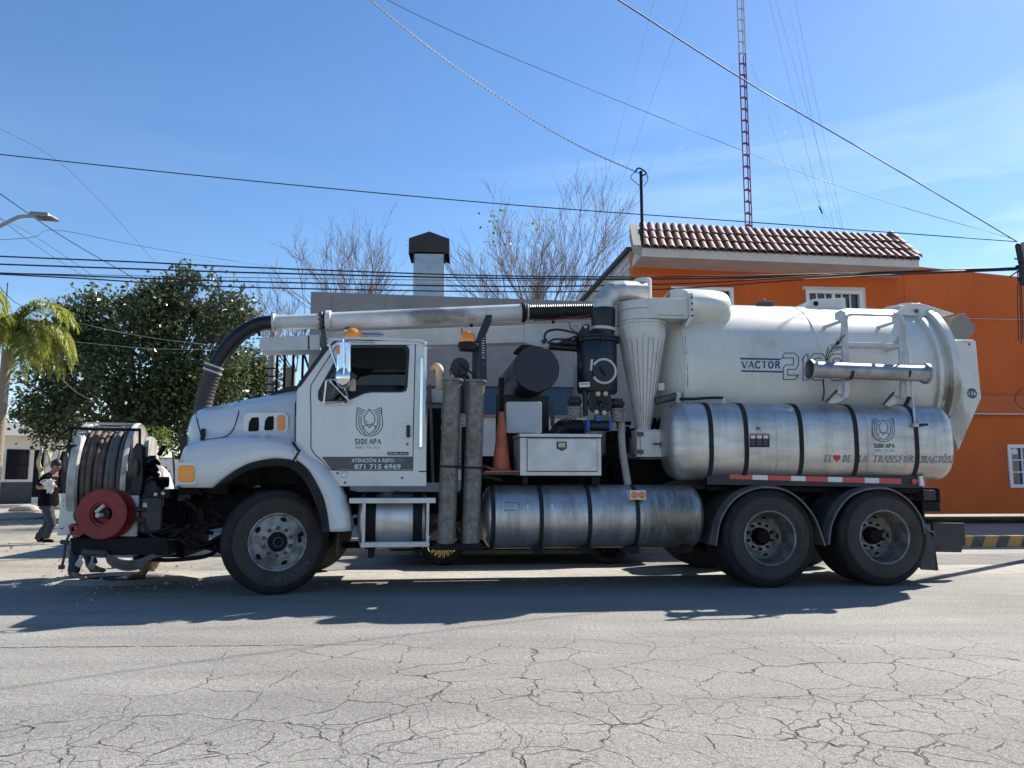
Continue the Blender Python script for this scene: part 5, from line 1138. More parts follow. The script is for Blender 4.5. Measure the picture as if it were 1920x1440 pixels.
# ---- rear fenders (arched bands) and flap
def fender(pts, v0, v1, th=.012):
    P = smooth([t(x, y, v0) for x, y in pts], 7); b = MB(); vs_ = []; n_ = len(P)
    for i, p in enumerate(P):
        a = P[max(0,i-1)]; c_ = P[min(n_-1,i+1)]; d_ = (c_-a).normalized(); nn = Vector((-d_.z, 0, d_.x)); 
        if nn.z < 0 and abs(nn.z) > .01: nn = nn
        for (vv, o_) in ((v0, -.018), (v0, .0), (v0+.05, .012), (v0+.08, .012), (v0+.10, .022), (v0+.14,.022), (v0+.16,.012),(v1-.16,.012),(v1-.1,.022), (v1, .0), (v1, -.018), (v0+.01,-.010)): q = p + nn*o_; vs_.append((q.x, vv, q.z))
    m_ = 12
    fs = [(i*m_+k, (i+1)*m_+k, (i+1)*m_+(k+1)%m_, i*m_+(k+1)%m_) for i in range(n_-1) for k in range(m_)] + [tuple(range(m_)), tuple(range((n_-1)*m_, n_*m_))]
    return b.add(vs_, fs).build('rear_fender', M['fender'], truck, 40)
fender([(1341,1023),(1350,975),(1374,937),(1405,918),(1438,912),(1473,918),(1503,937),(1530,972),(1549,1023)], -.02, .62)
fender([(1553,1021),(1560,978),(1583,939),(1612,920),(1646,914),(1675,918),(1705,937),(1728,968),(1736,1000)], -.02, .62)
b = MB(); b.plate(sil([(1733,984),(1752,1012),(1760,1070),(1726,1068),(1729,1020)], .02), .02, .03); 
q = sil([(1737,992),(1752,1016),(1759,1070)], .02); b.box((q[1][0]-.01, .02, q[2][1]), (q[1][0]+.012, .62, q[0][1]-.03)); b.build('mudflap', M['mud'], truck, 30, .003)
for x_ in (1374, 1503, 1583, 1702): p = t(x_, 934, .3); b = MB(); b.beam((p.x,.25,p.z),(p.x,.7,p.z+.1),.05,.03); b.build('fender_bracket', M['frame'], truck, 0)
# ---- folding ladder and stored pipe bracket
vl = .02
def railp(px0, dx): 
    b = MB(); q = [(1567,586),(1577,581),(1585,585),(1590,600),(1591,640),(1594,700),(1594,738),(1587,747),(1582,743),(1584,730),(1582,700),(1579,640),(1579,606),(1573,599),(1568,600)]
    b.plate(sil([(x+dx[0]+(dx[1]-dx[0])*(y-586)/160, y+dx[2]) for x, y in q], vl), vl, vl+.03)
    c_ = [(1582,612),(1578,632),(1570,640),(1571,648),(1583,648),(1581,672),(1571,681),(1569,686),(1584,690),(1584,712),(1574,722),(1570,740),(1585,742),(1587,650),(1585,612)]
    return b.build('ladder_rail', M['ladder'], truck, 30, .004), c_
for dx in ((0,0,0),(107,107,3)):
    railp(0, dx)
    pl_ = [(1581,606),(1581,618),(1574,632),(1567,636),(1567,640),(1583,644),(1583,668),(1576,680),(1569,683),(1569,687),(1576,688),(1582,700),(1580,716),(1572,724),(1570,738),(1586,742),(1589,640)]
    SP('ladder_gusset', [(x+dx[0], y+dx[2]) for x, y in pl_], vl+.031, vl+.045, M['ladder'], 30, .003)
    SP('ladder_foot', [(x+dx[0], y+dx[2]*1.5) for x, y in ((1547,754),(1566,733),(1572,730),(1590,733),(1592,742),(1578,752),(1562,757))], vl+.06, vl+.10, M['ladder'], 30, .005)
    b = MB(); b.beam(t(1549+dx[0],754+dx[2]*1.5,vl+.05), t(1570+dx[0],731+dx[2]*1.5,vl+.05), .03, .02); p = t(1584+dx[0],737+dx[2]*1.5,vl+.05); b.cyl((p.x,vl+.02,p.z),(p.x,vl+.11,p.z),.014,n=10); b.build('foot_link', M['nut'], truck, 30, .003)
b = MB(); b.tube(smooth([t(1586,612,vl),t(1588,596,vl),t(1597,590,vl),t(1640,591,vl),t(1680,593,vl),t(1690,599,vl),t(1694,612,vl)], 5), .017, 10); b.build('ladder_top_bar', M['ladder'], truck)
for y_, h_, x0 in ((641,8,1571),(681,4,1590)):
    a, c_ = t(x0, y_, vl), t(1697, y_+3, vl); b = MB(); hh = h_/172
    b.add([(a.x,vl+.005,a.z-hh),(c_.x,vl+.005,c_.z-hh),(c_.x,vl+.005,c_.z),(a.x,vl+.005,a.z),(a.x,vl+.17,a.z-hh),(c_.x,vl+.17,c_.z-hh),(c_.x,vl+.17,c_.z),(a.x,vl+.17,a.z)], [(0,1,2,3),(7,6,5,4),(3,2,6,7),(0,4,5,1),(1,5,6,2),(0,3,7,4)]); b.build('ladder_tread', M['ladder'], truck, 0, .003)
for y_ in (600, 650, 700): 
    for x_ in (1583, 1690): p = t(x_, y_, vl); b = MB(); q = tankpt(x_, y_); b.beam((p.x, vl+.02, p.z), (p.x, max(q.y,vl+.1)+.02, p.z), .03, .03); b.build('ladder_standoff', M['ladder'], truck, 0)
b = MB(); b.tube([t(1698,608,vl-.02), t(1700,645,vl-.02), t(1716,796,vl-.06)], .013, 8); b.tube([t(1713,797,vl-.08), t(1721,797,vl-.08)], .022, 8); b.build('latch_rod', M['ladder'], truck)
b = MB(); b.tube([t(1721,797,vl-.08), t(1739,796,vl-.08)], .014, 8); b.build('latch_handle', M['rubber'], truck)
b = MB(); b.tube([t(1697,762,vl-.04), t(1705,745,vl-.04)], .025, 8); b.build('rubber_grip', M['rubber'], truck)
b = MB(); b.tube([t(1708,610,vl-.02),t(1713,603,vl-.05)], .01, 6); b.tube([t(1672,584,vl),t(1684,592,vl),t(1694,596,vl)], .008, 6); b.build('clip', M['ladder'], truck)
b = MB(); b.tube(smooth([t(1584,628,-.0),t(1573,640,-.02),t(1556,660,-.02),t(1550,676,-.03),t(1540,684,-.03)], 5), .006, 5); b.tube([t(1553,650,-.02),t(1548,675,-.03)], .006, 5); b.tube(smooth([t(1543,711,.03),t(1545,735,.08),t(1542,752,.1)], 5), .009, 5); b.ball(t(1571,643,-.02), .022, 8); b.build('tie_wire', M['rubber'], truck)
# stored extension tube: a thing of its own
def truckthing(name, base, label, cat, grp=None):
    W0 = T.W(base); o = empty(name, W0, TYAW); tag(o, label, cat, grp); return o
def off_build(b, base, *a, **k): b.v = [p - Vector(base) for p in b.v]; return b.build(*a, **k)
base = t(1510, 693, -.10); tt = truckthing('extension_tube', base, 'grey metal extension tube with flared ends lying across the folding ladder', 'tube')
e0, e1 = t(1517, 692.5, -.10), t(1738, 701, -.10); ax = (e1-e0).normalized(); LL = (e1-e0).length
b = MB(); b.lathe(e0, ax, [(.098,.015),(.104,0),(.112,.0),(.112,.02),(.102,.035),(.094,.06),(.090,.10),(.090,LL-.10),(.096,LL-.06),(.108,LL-.03),(.118,LL-.03),(.118,LL),(.10,LL)], 36); b.lathe(e0, ax, [(.100,.001),(.088,.06),(.086,LL)], 36)
off_build(b, base, 'tube_body', mat('galvanised_tube', (.36,.36,.37), .45, .8, col2=(.22,.22,.23), amt=.8, scale=6, rvar=.1), tt, 40)
b = MB()
for x_ in (1591, 1697): 
    c_ = t(x_, 697, -.10); b.lathe(c_, ax, [(.094,-.01),(.100,-.01),(.100,.012),(.094,.012)], 24, 0, math.pi*1.2)
off_build(b, base, 'clamp_ring', M['rubber'], tt, 40)
# ---------------------------------------------------------------- mid section of the truck
# cyclone
vc = .50
uA = t(1203, 620, vc).x
zt_, z1, z2, z3 = t(1203,640,vc).z, t(1203,610,vc).z, t(1205,802,vc).z, t(1203,566,vc).z
rt = 45/ (F/8.95); rb = .085
ub = t(1206.5, 800, vc).x
b = MB(); n_ = 24; vs_ = []
for k, (z, r_, u) in enumerate(((z1,rt*.99,uA),(t(1203,625,vc).z,rt,uA),(zt_,rt*.97,uA),(z2,rb,ub),(z2-.06,rb,ub))):
    for i in range(n_): a = 2*math.pi*i/n_; vs_.append((u+r_*math.cos(a), vc+r_*math.sin(a), z))
b.add(vs_, [(k*n_+i, k*n_+(i+1)%n_, (k+1)*n_+(i+1)%n_, (k+1)*n_+i) for k in range(4) for i in range(n_)]); b.build('cyclone_cone', M['oldwhite'], truck, 8)
b = MB(); b.lathe((uA, vc, z1-.01), (0,0,1), [(0,0),(rt+.012,0),(rt+.012,.03),(rt+.004,.032),(rt+.004, z3-z1-.02),(.0,z3-z1)], 40); x1_ = t(1283,590,vc-.1).x
b.build('cyclone_drum', M['oldwhite'], truck, 35, .004)
b = MB(); b.box((uA, vc-rt-.008, z1+.03), (x1_, vc+.05, z3-.012)); b.build('cyclone_inlet', M['oldwhite'], truck, 0, .008)
b = MB(); b.plate([(x1_, z1-.0), (x1_+.03, z1+.03), (x1_+.035, z3+.04), (x1_+.01, z3+.05), (x1_-.015, z3+.02), (x1_-.015, z1+.05), (x1_-.08, z1-.06), (x1_-.06,z1-.07)], vc-rt-.05, vc+.1); b.build('duct_flange', M['oldwhite'], truck, 0, .006)
for k in range(4): b = MB(); b.cyl((x1_+.012, vc-rt-.062, z1+.06+k*.07), (x1_+.012, vc-rt-.045, z1+.06+k*.07), .013, n=8); b.build('flange_bolt', M['nut'], truck)
# inlet hood on the tank (half round)
hp_ = [(1247,562),(1250,552),(1257,544),(1268,541),(1283,546),(1300,556)]
x0_, xe = t(1290,590,.30).x, t(1376,590,.30).x
zH, zL = t(1310,541,.75).z, t(1330,616,.28).z
def ih(a, c_):
    u = x0_ + .0 + (xe - x0_) * a; th = math.pi*(.02 + .98*c_); e_ = 1 - (a**4)*.25
    return Vector((u + .04*math.sin(th), .95 - .70*math.cos(th-math.pi*.5)**1*e_ if False else .98 - .70*math.sin(th)*e_, (zL + (zH-zL)*(.5+.5*math.cos(th)*1.0)*1.0)))
b = MB(); b.grid(ih, 10, 24); n0 = len(b.v)
for a_ in (0, 1):
    o_ = len(b.v); pts = [ih(a_, j/23) for j in range(24)]; b.v += pts; b.f.append(tuple(range(o_, o_+24)))
b.build('inlet_hood', M['tankwhite'], truck, 50)
hd = sil([(1243,566),(1247,554),(1256,545),(1268,541),(1282,546),(1292,556),(1300,566)], .95); MB().plate(hd, .95, 1.0).build('hood_front', M['tankwhite'], truck, 30, .005)
b = MB(); q0 = sil([(1246,562),(1247,554),(1256,545),(1268,541)], .95); b.grid(lambda a, c_: (lambda p, s: Vector((p.x + s, .95 + 0*c_, p.z)))(smooth([Vector((q_[0],0,q_[1])) for q_ in q0], 4)[min(12,int(a*12))], c_*(xe-q0[0][0]-.12)), 13, 3); b.build('hood_top', M['tankwhite'], truck, 50)
# cyclone bottom box
bx('cyclone_box', 1194, 1250, 805, 857, .38, .74, M['oldwhite'], .006); bx('box_door', 1201, 1249, 808, 857, .355, .378, M['oldwhite'], .006)
bx('box_ledge', 1199, 1254, 858, 861, .34, .7, M['nut'], .002)
for y_ in (814, 847): bx('box_hinge', 1196, 1207, y_-4, y_+4, .335, .36, M['nut'], .004)
b = MB(); b.beam(t(1225,832,.34), t(1256,834,.34), .02, .02); p = t(1243,833,.34); b.box((p.x-.03,.33,p.z-.03),(p.x+.03,.36,p.z+.03)); b.box((p.x+.05,.33,p.z-.045),(p.x+.075,.36,p.z+.045)); b.build('box_latch', M['nut'], truck, 30, .003)
for k in range(13):
    a = R(180 + 14*k + 6); b = MB(); b.tube([(uA+rt*.985*math.cos(a), vc+rt*.985*math.sin(a), zt_), (ub+rb*1.01*math.cos(a), vc+rb*1.01*math.sin(a), z2)], .0028, 4); b.build('cone_seam', M['seamgrey'], truck)
for q2 in (((1163,597),(1290,597)),((1163,577),(1215,577)),((1232,590),(1283,590))):
    b = MB(); b.tube([Vector((min(t(q2[0][0]+(q2[1][0]-q2[0][0])*i/8, 590, vc-rt).x, x1_-.02), vc-math.sqrt(max(0,(rt+.012)**2-max(0,uA-t(q2[0][0]+(q2[1][0]-q2[0][0])*i/8,590,vc-rt).x)**2)), t(1200, q2[0][1], vc-rt).z)) for i in range(9)], .0028, 4); b.build('drum_seam', M['seamgrey'], truck)
M['elbow'] = mat('weathered_metal_elbow', (.50,.50,.49), .42, .45, col2=(.36,.35,.33), amt=.8, scale=8, dirt=(.25,.22,.19), dlo=.6, dhi=.85, dscale=8)
# exhaust elbow above the canister
ve = .47
ce = [t(1132,606,ve), t(1132,575,ve), t(1134,560,ve), t(1143,548,ve+.0), t(1158,542,ve+.0), t(1180,543,ve+.1), t(1207,545,ve+.15)]
b = MB(); re = 20/(F/8.9)
E_ = [t(1132,600,ve), t(1133,566,ve), t(1148,548,ve+.01), t(1166,546,ve+.03), t(1206,547,ve+.12)]
for a, c_ in zip(E_, E_[1:]): b.cyl(a, c_, re, n=32)
for a in E_[1:4]: b.ball(a, re*.997, 28)
b.build('exhaust_elbow', M['elbow'], truck, 30)
p = t(1206, 565, ve+.15); zz = t(1206,524,ve+.15).z; b = MB(); b.cyl((p.x,ve+.15,p.z-.1),(p.x,ve+.15,zz),.105,n=32); b.build('exhaust_stack', M['oldwhite'], truck, 40, .006)
b = MB(); p0_, p1_ = t(1131,629,ve), t(1131,579,ve)
b.tube([p0_+Vector((0,0,-.02)), p0_+Vector((0,0,.04)), p0_.lerp(p1_,.4), p1_+Vector((0,0,-.03)), p1_], [.128,.128,.140,.142,.138], 28); b.build('rubber_coupling', M['hose'], truck, 50)
b = MB(); b.lathe(p0_+Vector((0,0,.055)), (.08,0,1), [(.131,0),(.142,0),(.142,.035),(.131,.035)], 32); b.build('hose_clamp', M['strap'], truck, 30)
# canister
uc_ = t(1119, 680, ve).x; rcn = 38.5/(F/8.75); za, zb_ = t(1119, 633, ve-.2).z, t(1119, 735, ve-.2).z
b = MB(); b.lathe((uc_, ve, zb_), (0,0,1), [(0,0),(rcn*.92,0),(rcn,.03),(rcn,za-zb_-.02),(rcn*.96,za-zb_)], 48); b.build('canister', M['navy'], truck, 35)
b = MB(); b.lathe((uc_, ve, za-.03), (0,0,1), [(rcn,0),(rcn+.022,.006),(rcn+.022,.028),(rcn+.008,.032),(rcn+.008,.042),(rcn+.024,.046),(rcn+.024,.066),(rcn-.03,.08),(.14,.095),(.13,.13)], 48); b.build('canister_lid', M['black'], truck, 35)
for a in (-60, 0, 75): b = MB(); aa = R(a-90); b.box((uc_+(rcn+.02)*math.cos(aa)-.012, ve+(rcn+.02)*math.sin(aa)-.02, za-.04),(uc_+(rcn+.02)*math.cos(aa)+.012, ve+(rcn+.02)*math.sin(aa)+.02, za+.05)); b.build('lid_clip', M['black'], truck, 0, .004)
vf_ = ve-rcn-.02
b = MB(); c0_ = t(1132, 696, vf_); r_ = 23/(F/8.5); b.tube([c0_+Vector((r_*math.cos(a), -.01, r_*math.sin(a))) for a in [R(150)-R(300)*i/26 for i in range(27)][::-1]], .014, 8); b.tube([t(1108,695,vf_), t(1110,674,vf_)], .014, 8); b.build('hatch_clamp', M['ladder'], truck)
b = MB(); b.lathe((c0_.x, vf_+.0, c0_.z), (0,1,0), [(0,0),(r_*.9,.0),(r_*.95,.03)], 32); b.build('hatch', M['navy'], truck, 30); b = MB(); b.beam(t(1126,688,vf_-.02), t(1136,704,vf_-.02), .03, .02); b.build('hatch_handle', M['black'], truck, 0, .004)
SP('clean_out_plate', [(1086,717),(1106,716),(1106,725),(1087,726)], ve-rcn+.03, ve-rcn+.06, M['tapewhite'], 0, 0)
txt('plate_lettering', 'CLEANOUT', 1087.5, 1104.5, 718, 721.5, M['black'], dv(ve-rcn+.028), truck, .02); 
# hinged arm to the left of the lid
b = MB(); b.tube([t(1030,648,.5), t(1083,652,.5)], .05, 10); b.tube([t(1052,640,.45), t(1080,643,.45)], .045, 10); b.build('hydraulic_ram', M['black'], truck)
SP('boom_hinge', [(1083,628),(1092,612),(1099,607),(1106,609),(1106,630),(1083,634)], .38, .45, M['black'], 30, .005)
b = MB(); p = t(1098,613,.37); b.cyl((p.x,.36,p.z),(p.x,.39,p.z),.018,n=10); b.build('hinge_bolt', M['brass'], truck)
b = MB(); b.tube(smooth([t(1025,640,.42),t(1021,630,.42),t(1028,621,.42),t(1045,618,.42),t(1070,622,.42),t(1088,627,.42)], 6), .014, 8); b.tube(smooth([t(1027,643,.42),t(1040,636,.42),t(1062,636,.42),t(1088,628,.42)], 6), .012, 8); b.tube(smooth([t(1067,604,.7),t(1070,615,.6),t(1082,624,.5)], 5), .008, 6); b.build('hydraulic_hose', M['hose'], truck)
b = MB(); b.tube(smooth([t(1000,601,.95),t(1050,598,.95),t(1106,590,.95)], 5), .008, 6); b.build('red_hose', M['red'], truck)
# flange and valves under the canister
fl = t(1126, 755, .28); b = MB(); b.lathe((fl.x,.26,fl.z),(0,1,0),[(0,.01),(.05,.008),(.055,.0),(.085,0),(.09,.008),(.135,.01),(.135,.08)],36); b.build('suction_flange', M['black'], truck, 35)
for x_, y_ in ((1121,738.5),(1135,738.5),(1118,773),(1132.5,774)):
    p = t(x_, y_, .25); b = MB(); b.cyl((p.x,.235,p.z),(p.x,.27,p.z),.026,n=20); b.cyl((p.x,.225,p.z),(p.x,.236,p.z),.014,n=6); b.build('flange_knob', M['brass'], truck)
random.seed(2)
for k in range(16):
    a = random.uniform(0,6.28); r_ = random.uniform(.01,.075); b = MB(); b.ball((fl.x+r_*math.cos(a), .262, fl.z+r_*math.sin(a)), (.010,.006,.012), 6); b.build('flange_casting', M['dark'], truck)
for x_, y_ in ((1077,742),(1157,746)):
    p = t(x_, y_, .33); m_ = 1/(F/8.6); b = MB(); b.lathe((p.x,.33,p.z-20*m_),(0,0,1),[(0,0),(11*m_,0),(12*m_,4*m_),(14*m_,6*m_),(14.5*m_,12*m_),(11*m_,13*m_),(11*m_,18*m_),(0,20*m_)],24); b.build('relief_valve', M['black'], truck, 35)
    b = MB(); b.lathe((p.x,.33,p.z-46*m_),(0,0,1),[(0,0),(14*m_,0),(14*m_,4*m_),(13*m_,5*m_),(13*m_,20*m_),(14.5*m_,21*m_),(14.5*m_,25*m_),(0,26*m_)],24); b.build('valve_screen', mat('perforated_grey_screen', (.25,.255,.25), .6, .3, col2=(.05,.05,.05), amt=.9, scale=90, lo=.5, hi=.52), truck, 35)
b = MB(); a, c_ = t(1101,798,.27), t(1144,798,.27); b.cyl((a.x,.27,a.z),(c_.x,.27,c_.z),.062,n=20); b.build('actuator_body', M['navy'], truck, 30, .004)
for x0, x1 in ((1098,1104),(1140,1146)): a, c_ = t(x0,798,.26), t(x1,798,.26); b = MB(); b.box((a.x,.20,a.z-.068),(c_.x,.34,a.z+.068)); b.build('actuator_cap', M['blueact'], truck, 30, .012)
SP('actuator_neck', rrect(1117,1128,777,790,2), .2, .3, M['blueact'], 30, .01)
b = MB(); b.tube([t(1097,734,.3),t(1098,780,.3)], .028, 10); b.build('valve_stem', M['black'], truck); b = MB(); b.tube([t(1081,785,.24),t(1101,786,.24)], .013, 8); b.build('valve_lever', M['brass'], truck)
# big hose behind toolbox
b = MB(); P_ = smooth([t(1088,800,.75),t(1060,806,.7),t(1040,830,.65)], 14); b.tube(P_, [.13 + (.007 if i % 2 else -.004) for i in range(len(P_))], 24); b.build('corrugated_hose', M['hose'], truck, 60)
# silencer drum lying across the truck
f0 = t(1006, 691, .33); m_ = 1/(F/ T.W(f0).y); r_ = 44*m_
b = MB(); b.lathe(f0, (0,1,0), [(0,.0),(r_*.97,.0),(r_,.012),(r_,.06),(r_*.985,.065),(r_*.985,.5),(r_,.505),(r_,.53),(r_*.985,.535),(r_*.985,1.82),(0,1.84)], 56); b.build('silencer_drum', M['navy'], truck, 35)
bx('support_plate', 930, 1030, 740, 900, 1.1, 1.16, M['navy'], .006)
bx('support_post', 936, 945, 708, 890, .62, .72, M['frame'], .004); bx('support_post', 1033, 1040, 752, 800, .7, .75, M['nut'], .004)
b = MB(); b.plate(sil([(967,655),(979,646),(1000,647),(990,652),(975,659)], .5), .5, .8); b.build('drum_bracket', M['frame'], truck, 0, .004)
SP('control_panel', rrect(949,1016,753,812,4), .40, .50, M['whitepl'], 30, .008); bx('panel_frame', 946, 949, 758, 812, .44, .5, M['nut'], .003)
# toolbox
bt = .06
q0_ = t(975,820,bt); q1_ = t(1128,892,bt)
b = MB(); b.box((q0_.x, bt, q1_.z), (q1_.x, .62, q0_.z-.002)); b.build('toolbox', M['alu'], truck, 0, .006)
bx('toolbox_lid', 974, 1129, 812.5, 820, bt-.02, .63, M['alu'], .006)
SP('toolbox_door', rrect(989,1119,823,883,2), bt-.014, bt-.001, M['alu'], 30, .004)
b = MB()
for x0, y0, x1, y1 in ((987.5,821.5,1120.5,822.8),(987.5,883.3,1120.5,884.8),(987.5,822.8,988.8,883.3),(1119.3,822.8,1120.5,883.3)): a, c_ = t(x0,y0,bt-.003), t(x1,y1,bt-.003); b.box((a.x,bt-.004,c_.z),(c_.x,bt-.0005,a.z))
b.build('door_gap', M['gasket'], truck, 0)
SP('toolbox_latch', [(1044,828),(1063,828),(1063,841),(1054,846),(1044,841)], bt-.022, bt-.013, M['nut'], 30, .004); SP('latch_paddle', rrect(1047,1060,830,839,1.5), bt-.032, bt-.021, M['brass'], 30, .004)
bx('toolbox_foot', 980, 990, 893, 908, .2, .5, M['frame']); bx('toolbox_foot', 1110, 1125, 893, 908, .2, .5, M['frame'])
# tray and sticks, cone
bx('cone_tray', 904, 986, 886.5, 890.5, .08, .50, M['mud'], .003)
SP('tray_bracket', [(905,890),(940,897),(944,902),(936,902),(905,895)], .12, .2, M['frame'], 0, .003)
base = t(940, 886, .29); cn = truckthing('traffic_cone', base, 'worn orange traffic cone standing on the tray left of the toolbox', 'cone'); ztp = t(943,772,.29).z - base.z
b = MB(); b.lathe((0,0,.0), (0,0,1), [(.11,.02),(.108,.045),(.100,.05),(.028,ztp-.01),(.020,ztp),(.0,ztp)], 28); b.build('cone_body', M['cone'], cn, 40)
b = MB(); b.plate([(-.20,-.004),(.20,.0),(.195,.02),(-.195,.018)], -.19, .19); b.build('cone_base', M['cone'], cn, 0, .005)
base2 = t(920, 884, .16); sp = truckthing('wooden_stick', base2, 'short dirty stick lying against the base of the traffic cone', 'stick'); b = MB(); b.beam((-.08,0,.06),(.12,0,-.01),.02,.025); b.build('stick_body', M['boot'], sp, 0, .003)
# suction tubes
def stube(x0, y0, x1, y1, lab, rr):
    base = t(x1, y1, .10); o = truckthing('suction_tube', base, lab, 'tube', 'battered metal suction tubes strapped behind the cab'); top = t(x0, y0, .10) - base; L_2 = top.length
    b = MB(); b.lathe((0,0,0), top, [(rr*.9,0),(rr,0),(rr*1.01,.03),(rr*.99,.05),(rr,L_2-.06),(rr*1.02,L_2-.03),(rr*1.17,L_2-.025),(rr*1.2,L_2-.01),(rr*1.17,L_2),(rr*.98,L_2),(rr*.95,L_2-.3)], 32); b.build('tube_body', M['tubeold'], o, 35)
    f_ = (1018-877)/(1018-712); b = MB(); b.lathe(top*f_, top, [(rr,-.012),(rr+.012,-.010),(rr+.012,.010),(rr,.012)], 32); b.tube([top*f_+Vector((rr,0,0)), top*f_+Vector((rr+.05,-.01,.01))], .014, 6); b.build('tube_strap', M['rubber'], o, 35)
stube(848.5, 711, 836.5, 1019, 'dirtier metal suction tube strapped upright next to the cab door', .099)
stube(893, 713, 882, 1021, 'lighter metal suction tube strapped upright nearest the traffic cone', .096)
bx('tube_tray', 813, 905, 1020, 1031, .0, .3, M['frame'], .004); bx('tube_cradle', 866, 873, 800, 1020, .22, .3, M['frame'], .003)
# behind the tubes
bx('radiator_guard', 803, 826, 765, 905, .55, 1.9, M['dark'], .01)
for y_ in (790, 812, 835): b = MB(); p = t(822, y_, .5); b.lathe((p.x,.54,p.z),(0,1,0),[(0,.008),(.04,.006),(.045,0),(.05,.01)],16); b.build('guard_port', M['hole'], truck)
b = MB(); b.beam(t(806,720,.3), t(812,905,.3), .03, .03); b.build('brace_rod', M['nut'], truck)
SP('exhaust_bracket', [(803,738),(806,725),(812,730),(820,728),(822,742),(808,745)], .42, .5, M['ladder'], 30, .006)
b = MB(); p = t(818, 747, .55); b.cyl((p.x,.55,p.z-.06),(p.x,.55,p.z+.085),.13,n=24); b.build('air_cleaner', M['strap'], truck, 35, .01)
b = MB(); q_ = t(824,731,.5); b.tube(smooth([q_, q_+Vector((0,0,.15)), q_+Vector((0,0,.22)), q_+Vector((-.03,.06,.27)), q_+Vector((-.08,.10,.25))], 5), .048, 14); b.build('intake_pipe', M['beige'], truck)
bx('grey_louvre_frame', 862, 873, 772, 880, .5, 1.2, M['oldwhite'], .004)
for k in range(13): bx('louvre_slat', 858, 872, 775+k*8, 779+k*8, .46, .50, M['oldwhite'], .002)
b = MB(); p = t(866,690,.5); b.cyl((p.x,.5,t(866,775,.5).z),(p.x,.5,t(866,706,.5).z),.09,n=20); b.build('accumulator', M['navy'], truck, 35, .01)
f0 = t(863, 687, .45); b = MB(); b.lathe(f0, (0,1,0), [(0,0),(.10,.0),(.105,.01),(.105,.5),(0,.5)], 32); b.build('horn_drum', M['navy'], truck, 35)
b = MB(); b.tube(smooth([t(862,683,.43),t(872,690,.42),t(885,700,.42),t(892,705,.42)],4), .012, 6); b.tube(smooth([t(848,700,.43),t(860,706,.42),t(878,704,.42)],4), .012, 6); b.tube([t(861,690,.43),t(861,705,.43)], .012, 6); b.build('wiring', M['rubber'], truck)
SP('lamp_post', [(898,711),(897,630),(911,628),(913,711)], .36, .44, M['navy'], 0, .004)
SP('lamp_post_arm', [(892,640),(896,627),(911,590),(923,590),(922,603),(911,628),(900,640)], .34, .46, M['navy'], 0, .005)
bx('lamp_post_rear', 886, 896, 648, 710, .46, .52, M['navy'], .003)
for k in range(11):
    for x0, vv in ((904.5,.357),):
        y_ = 634+k*4.6 if k < 9 else (668, 682)[k-9]; b = MB(); p = t(906, y_, vv); 
        if k < 9: b.box((p.x-.016,vv,p.z-.004),(p.x+.016,vv+.004,p.z+.004)); b.build('post_slot', M['lightprint'], truck, 0)
        else: b.cyl((p.x,vv-.012,p.z),(p.x,vv+.002,p.z),.014,n=8); b.build('post_bolt', M['nut'], truck)
b = MB(); p = t(877, 642, .38); b.lathe((p.x,.38,p.z),(0,0,1),[(.088,0),(.09,.03),(.078,.09),(.05,.118),(0,.122)],28); b.build('amber_beacon', M['amber'], truck, 40)
SP('beacon_base', [(859,643),(862,640),(893,641),(896,648),(890,655),(864,654)], .28, .48, M['rubber'], 30, .01)
b = MB(); b.tube([t(866,615,.4),t(866,632,.4)], .006, 5); b.build('whip_aerial', M['frame'], truck)
# boom
vb = 1.05
p = t(810, 592, 1.05); add_stain(M['boomwhite'], p, (.75,.5,.16), (.10,.095,.09), 5, .8, (.6,1,2))
b = MB(); b.tube([t(513,605,vb), t(603,602,vb)], .089, 36); b.build('boom_tube_front', M['boomwhite'], truck, 60)
b = MB(); b.tube([t(622,602,vb), t(981,586,vb)], [.103,.106], 40); b.build('boom_tube', M['boomwhite'], truck, 60)
def flange(x_, y_, r_, w_, m_, nm): p = t(x_, y_, vb); b = MB(); b.lathe(p-Vector((w_/2,0,0)), (1,0,.03), [(.07,0),(r_-.01,0),(r_,.01),(r_,w_-.01),(r_-.01,w_),(.07,w_)], 36); return b.build(nm, m_, truck, 35)
flange(514,605,.112,.035,M['boomwhite'],'boom_flange'); flange(604,602,.115,.035,M['nut'],'boom_flange'); flange(616,602,.128,.07,M['boomwhite'],'boom_swivel'); flange(609,602,.10,.03,M['dark'],'boom_flange')
flange(981,586,.125,.05,M['frame'],'boom_flange'); flange(989,586,.112,.02,M['strap'],'hose_clamp')
b = MB(); 
for k in range(10): a = 2*math.pi*k/10; p = t(604,602,vb); b.cyl(p+Vector((-.03,.1*math.cos(a),.1*math.sin(a))), p+Vector((.06,.1*math.cos(a),.1*math.sin(a))), .012, n=6)
b.build('swivel_bolts', M['nut'], truck)
p0_, p1_ = t(991,586,vb), t(1112,584,vb); nn = 58; P_ = [p0_.lerp(p1_, i/nn) for i in range(nn+1)]; b = MB(); b.tube(P_, [.106 if i % 2 else .096 for i in range(nn+1)], 28); b.build('boom_hose', M['hose'], truck, 60)
SP('boom_beam', [(600,623),(985,610),(985,642),(640,652),(600,655)], vb+.1, vb+.35, M['boomwhite'], 0, .008)
SP('boom_beam_end', [(984,608),(1088,606),(1088,648),(1030,652),(1008,650),(984,643)], vb+.05, vb+.4, M['boomwhite'], 0, .008)
SP('boom_knuckle', [(486,633),(600,627),(600,656),(487,658)], vb-.1, vb+.25, M['boomwhite'], 0, .008)
SP('boom_collar', [(577,629),(580,629),(580,655),(577,655)], vb-.105, vb-.1, M['nut'], 0, 0)
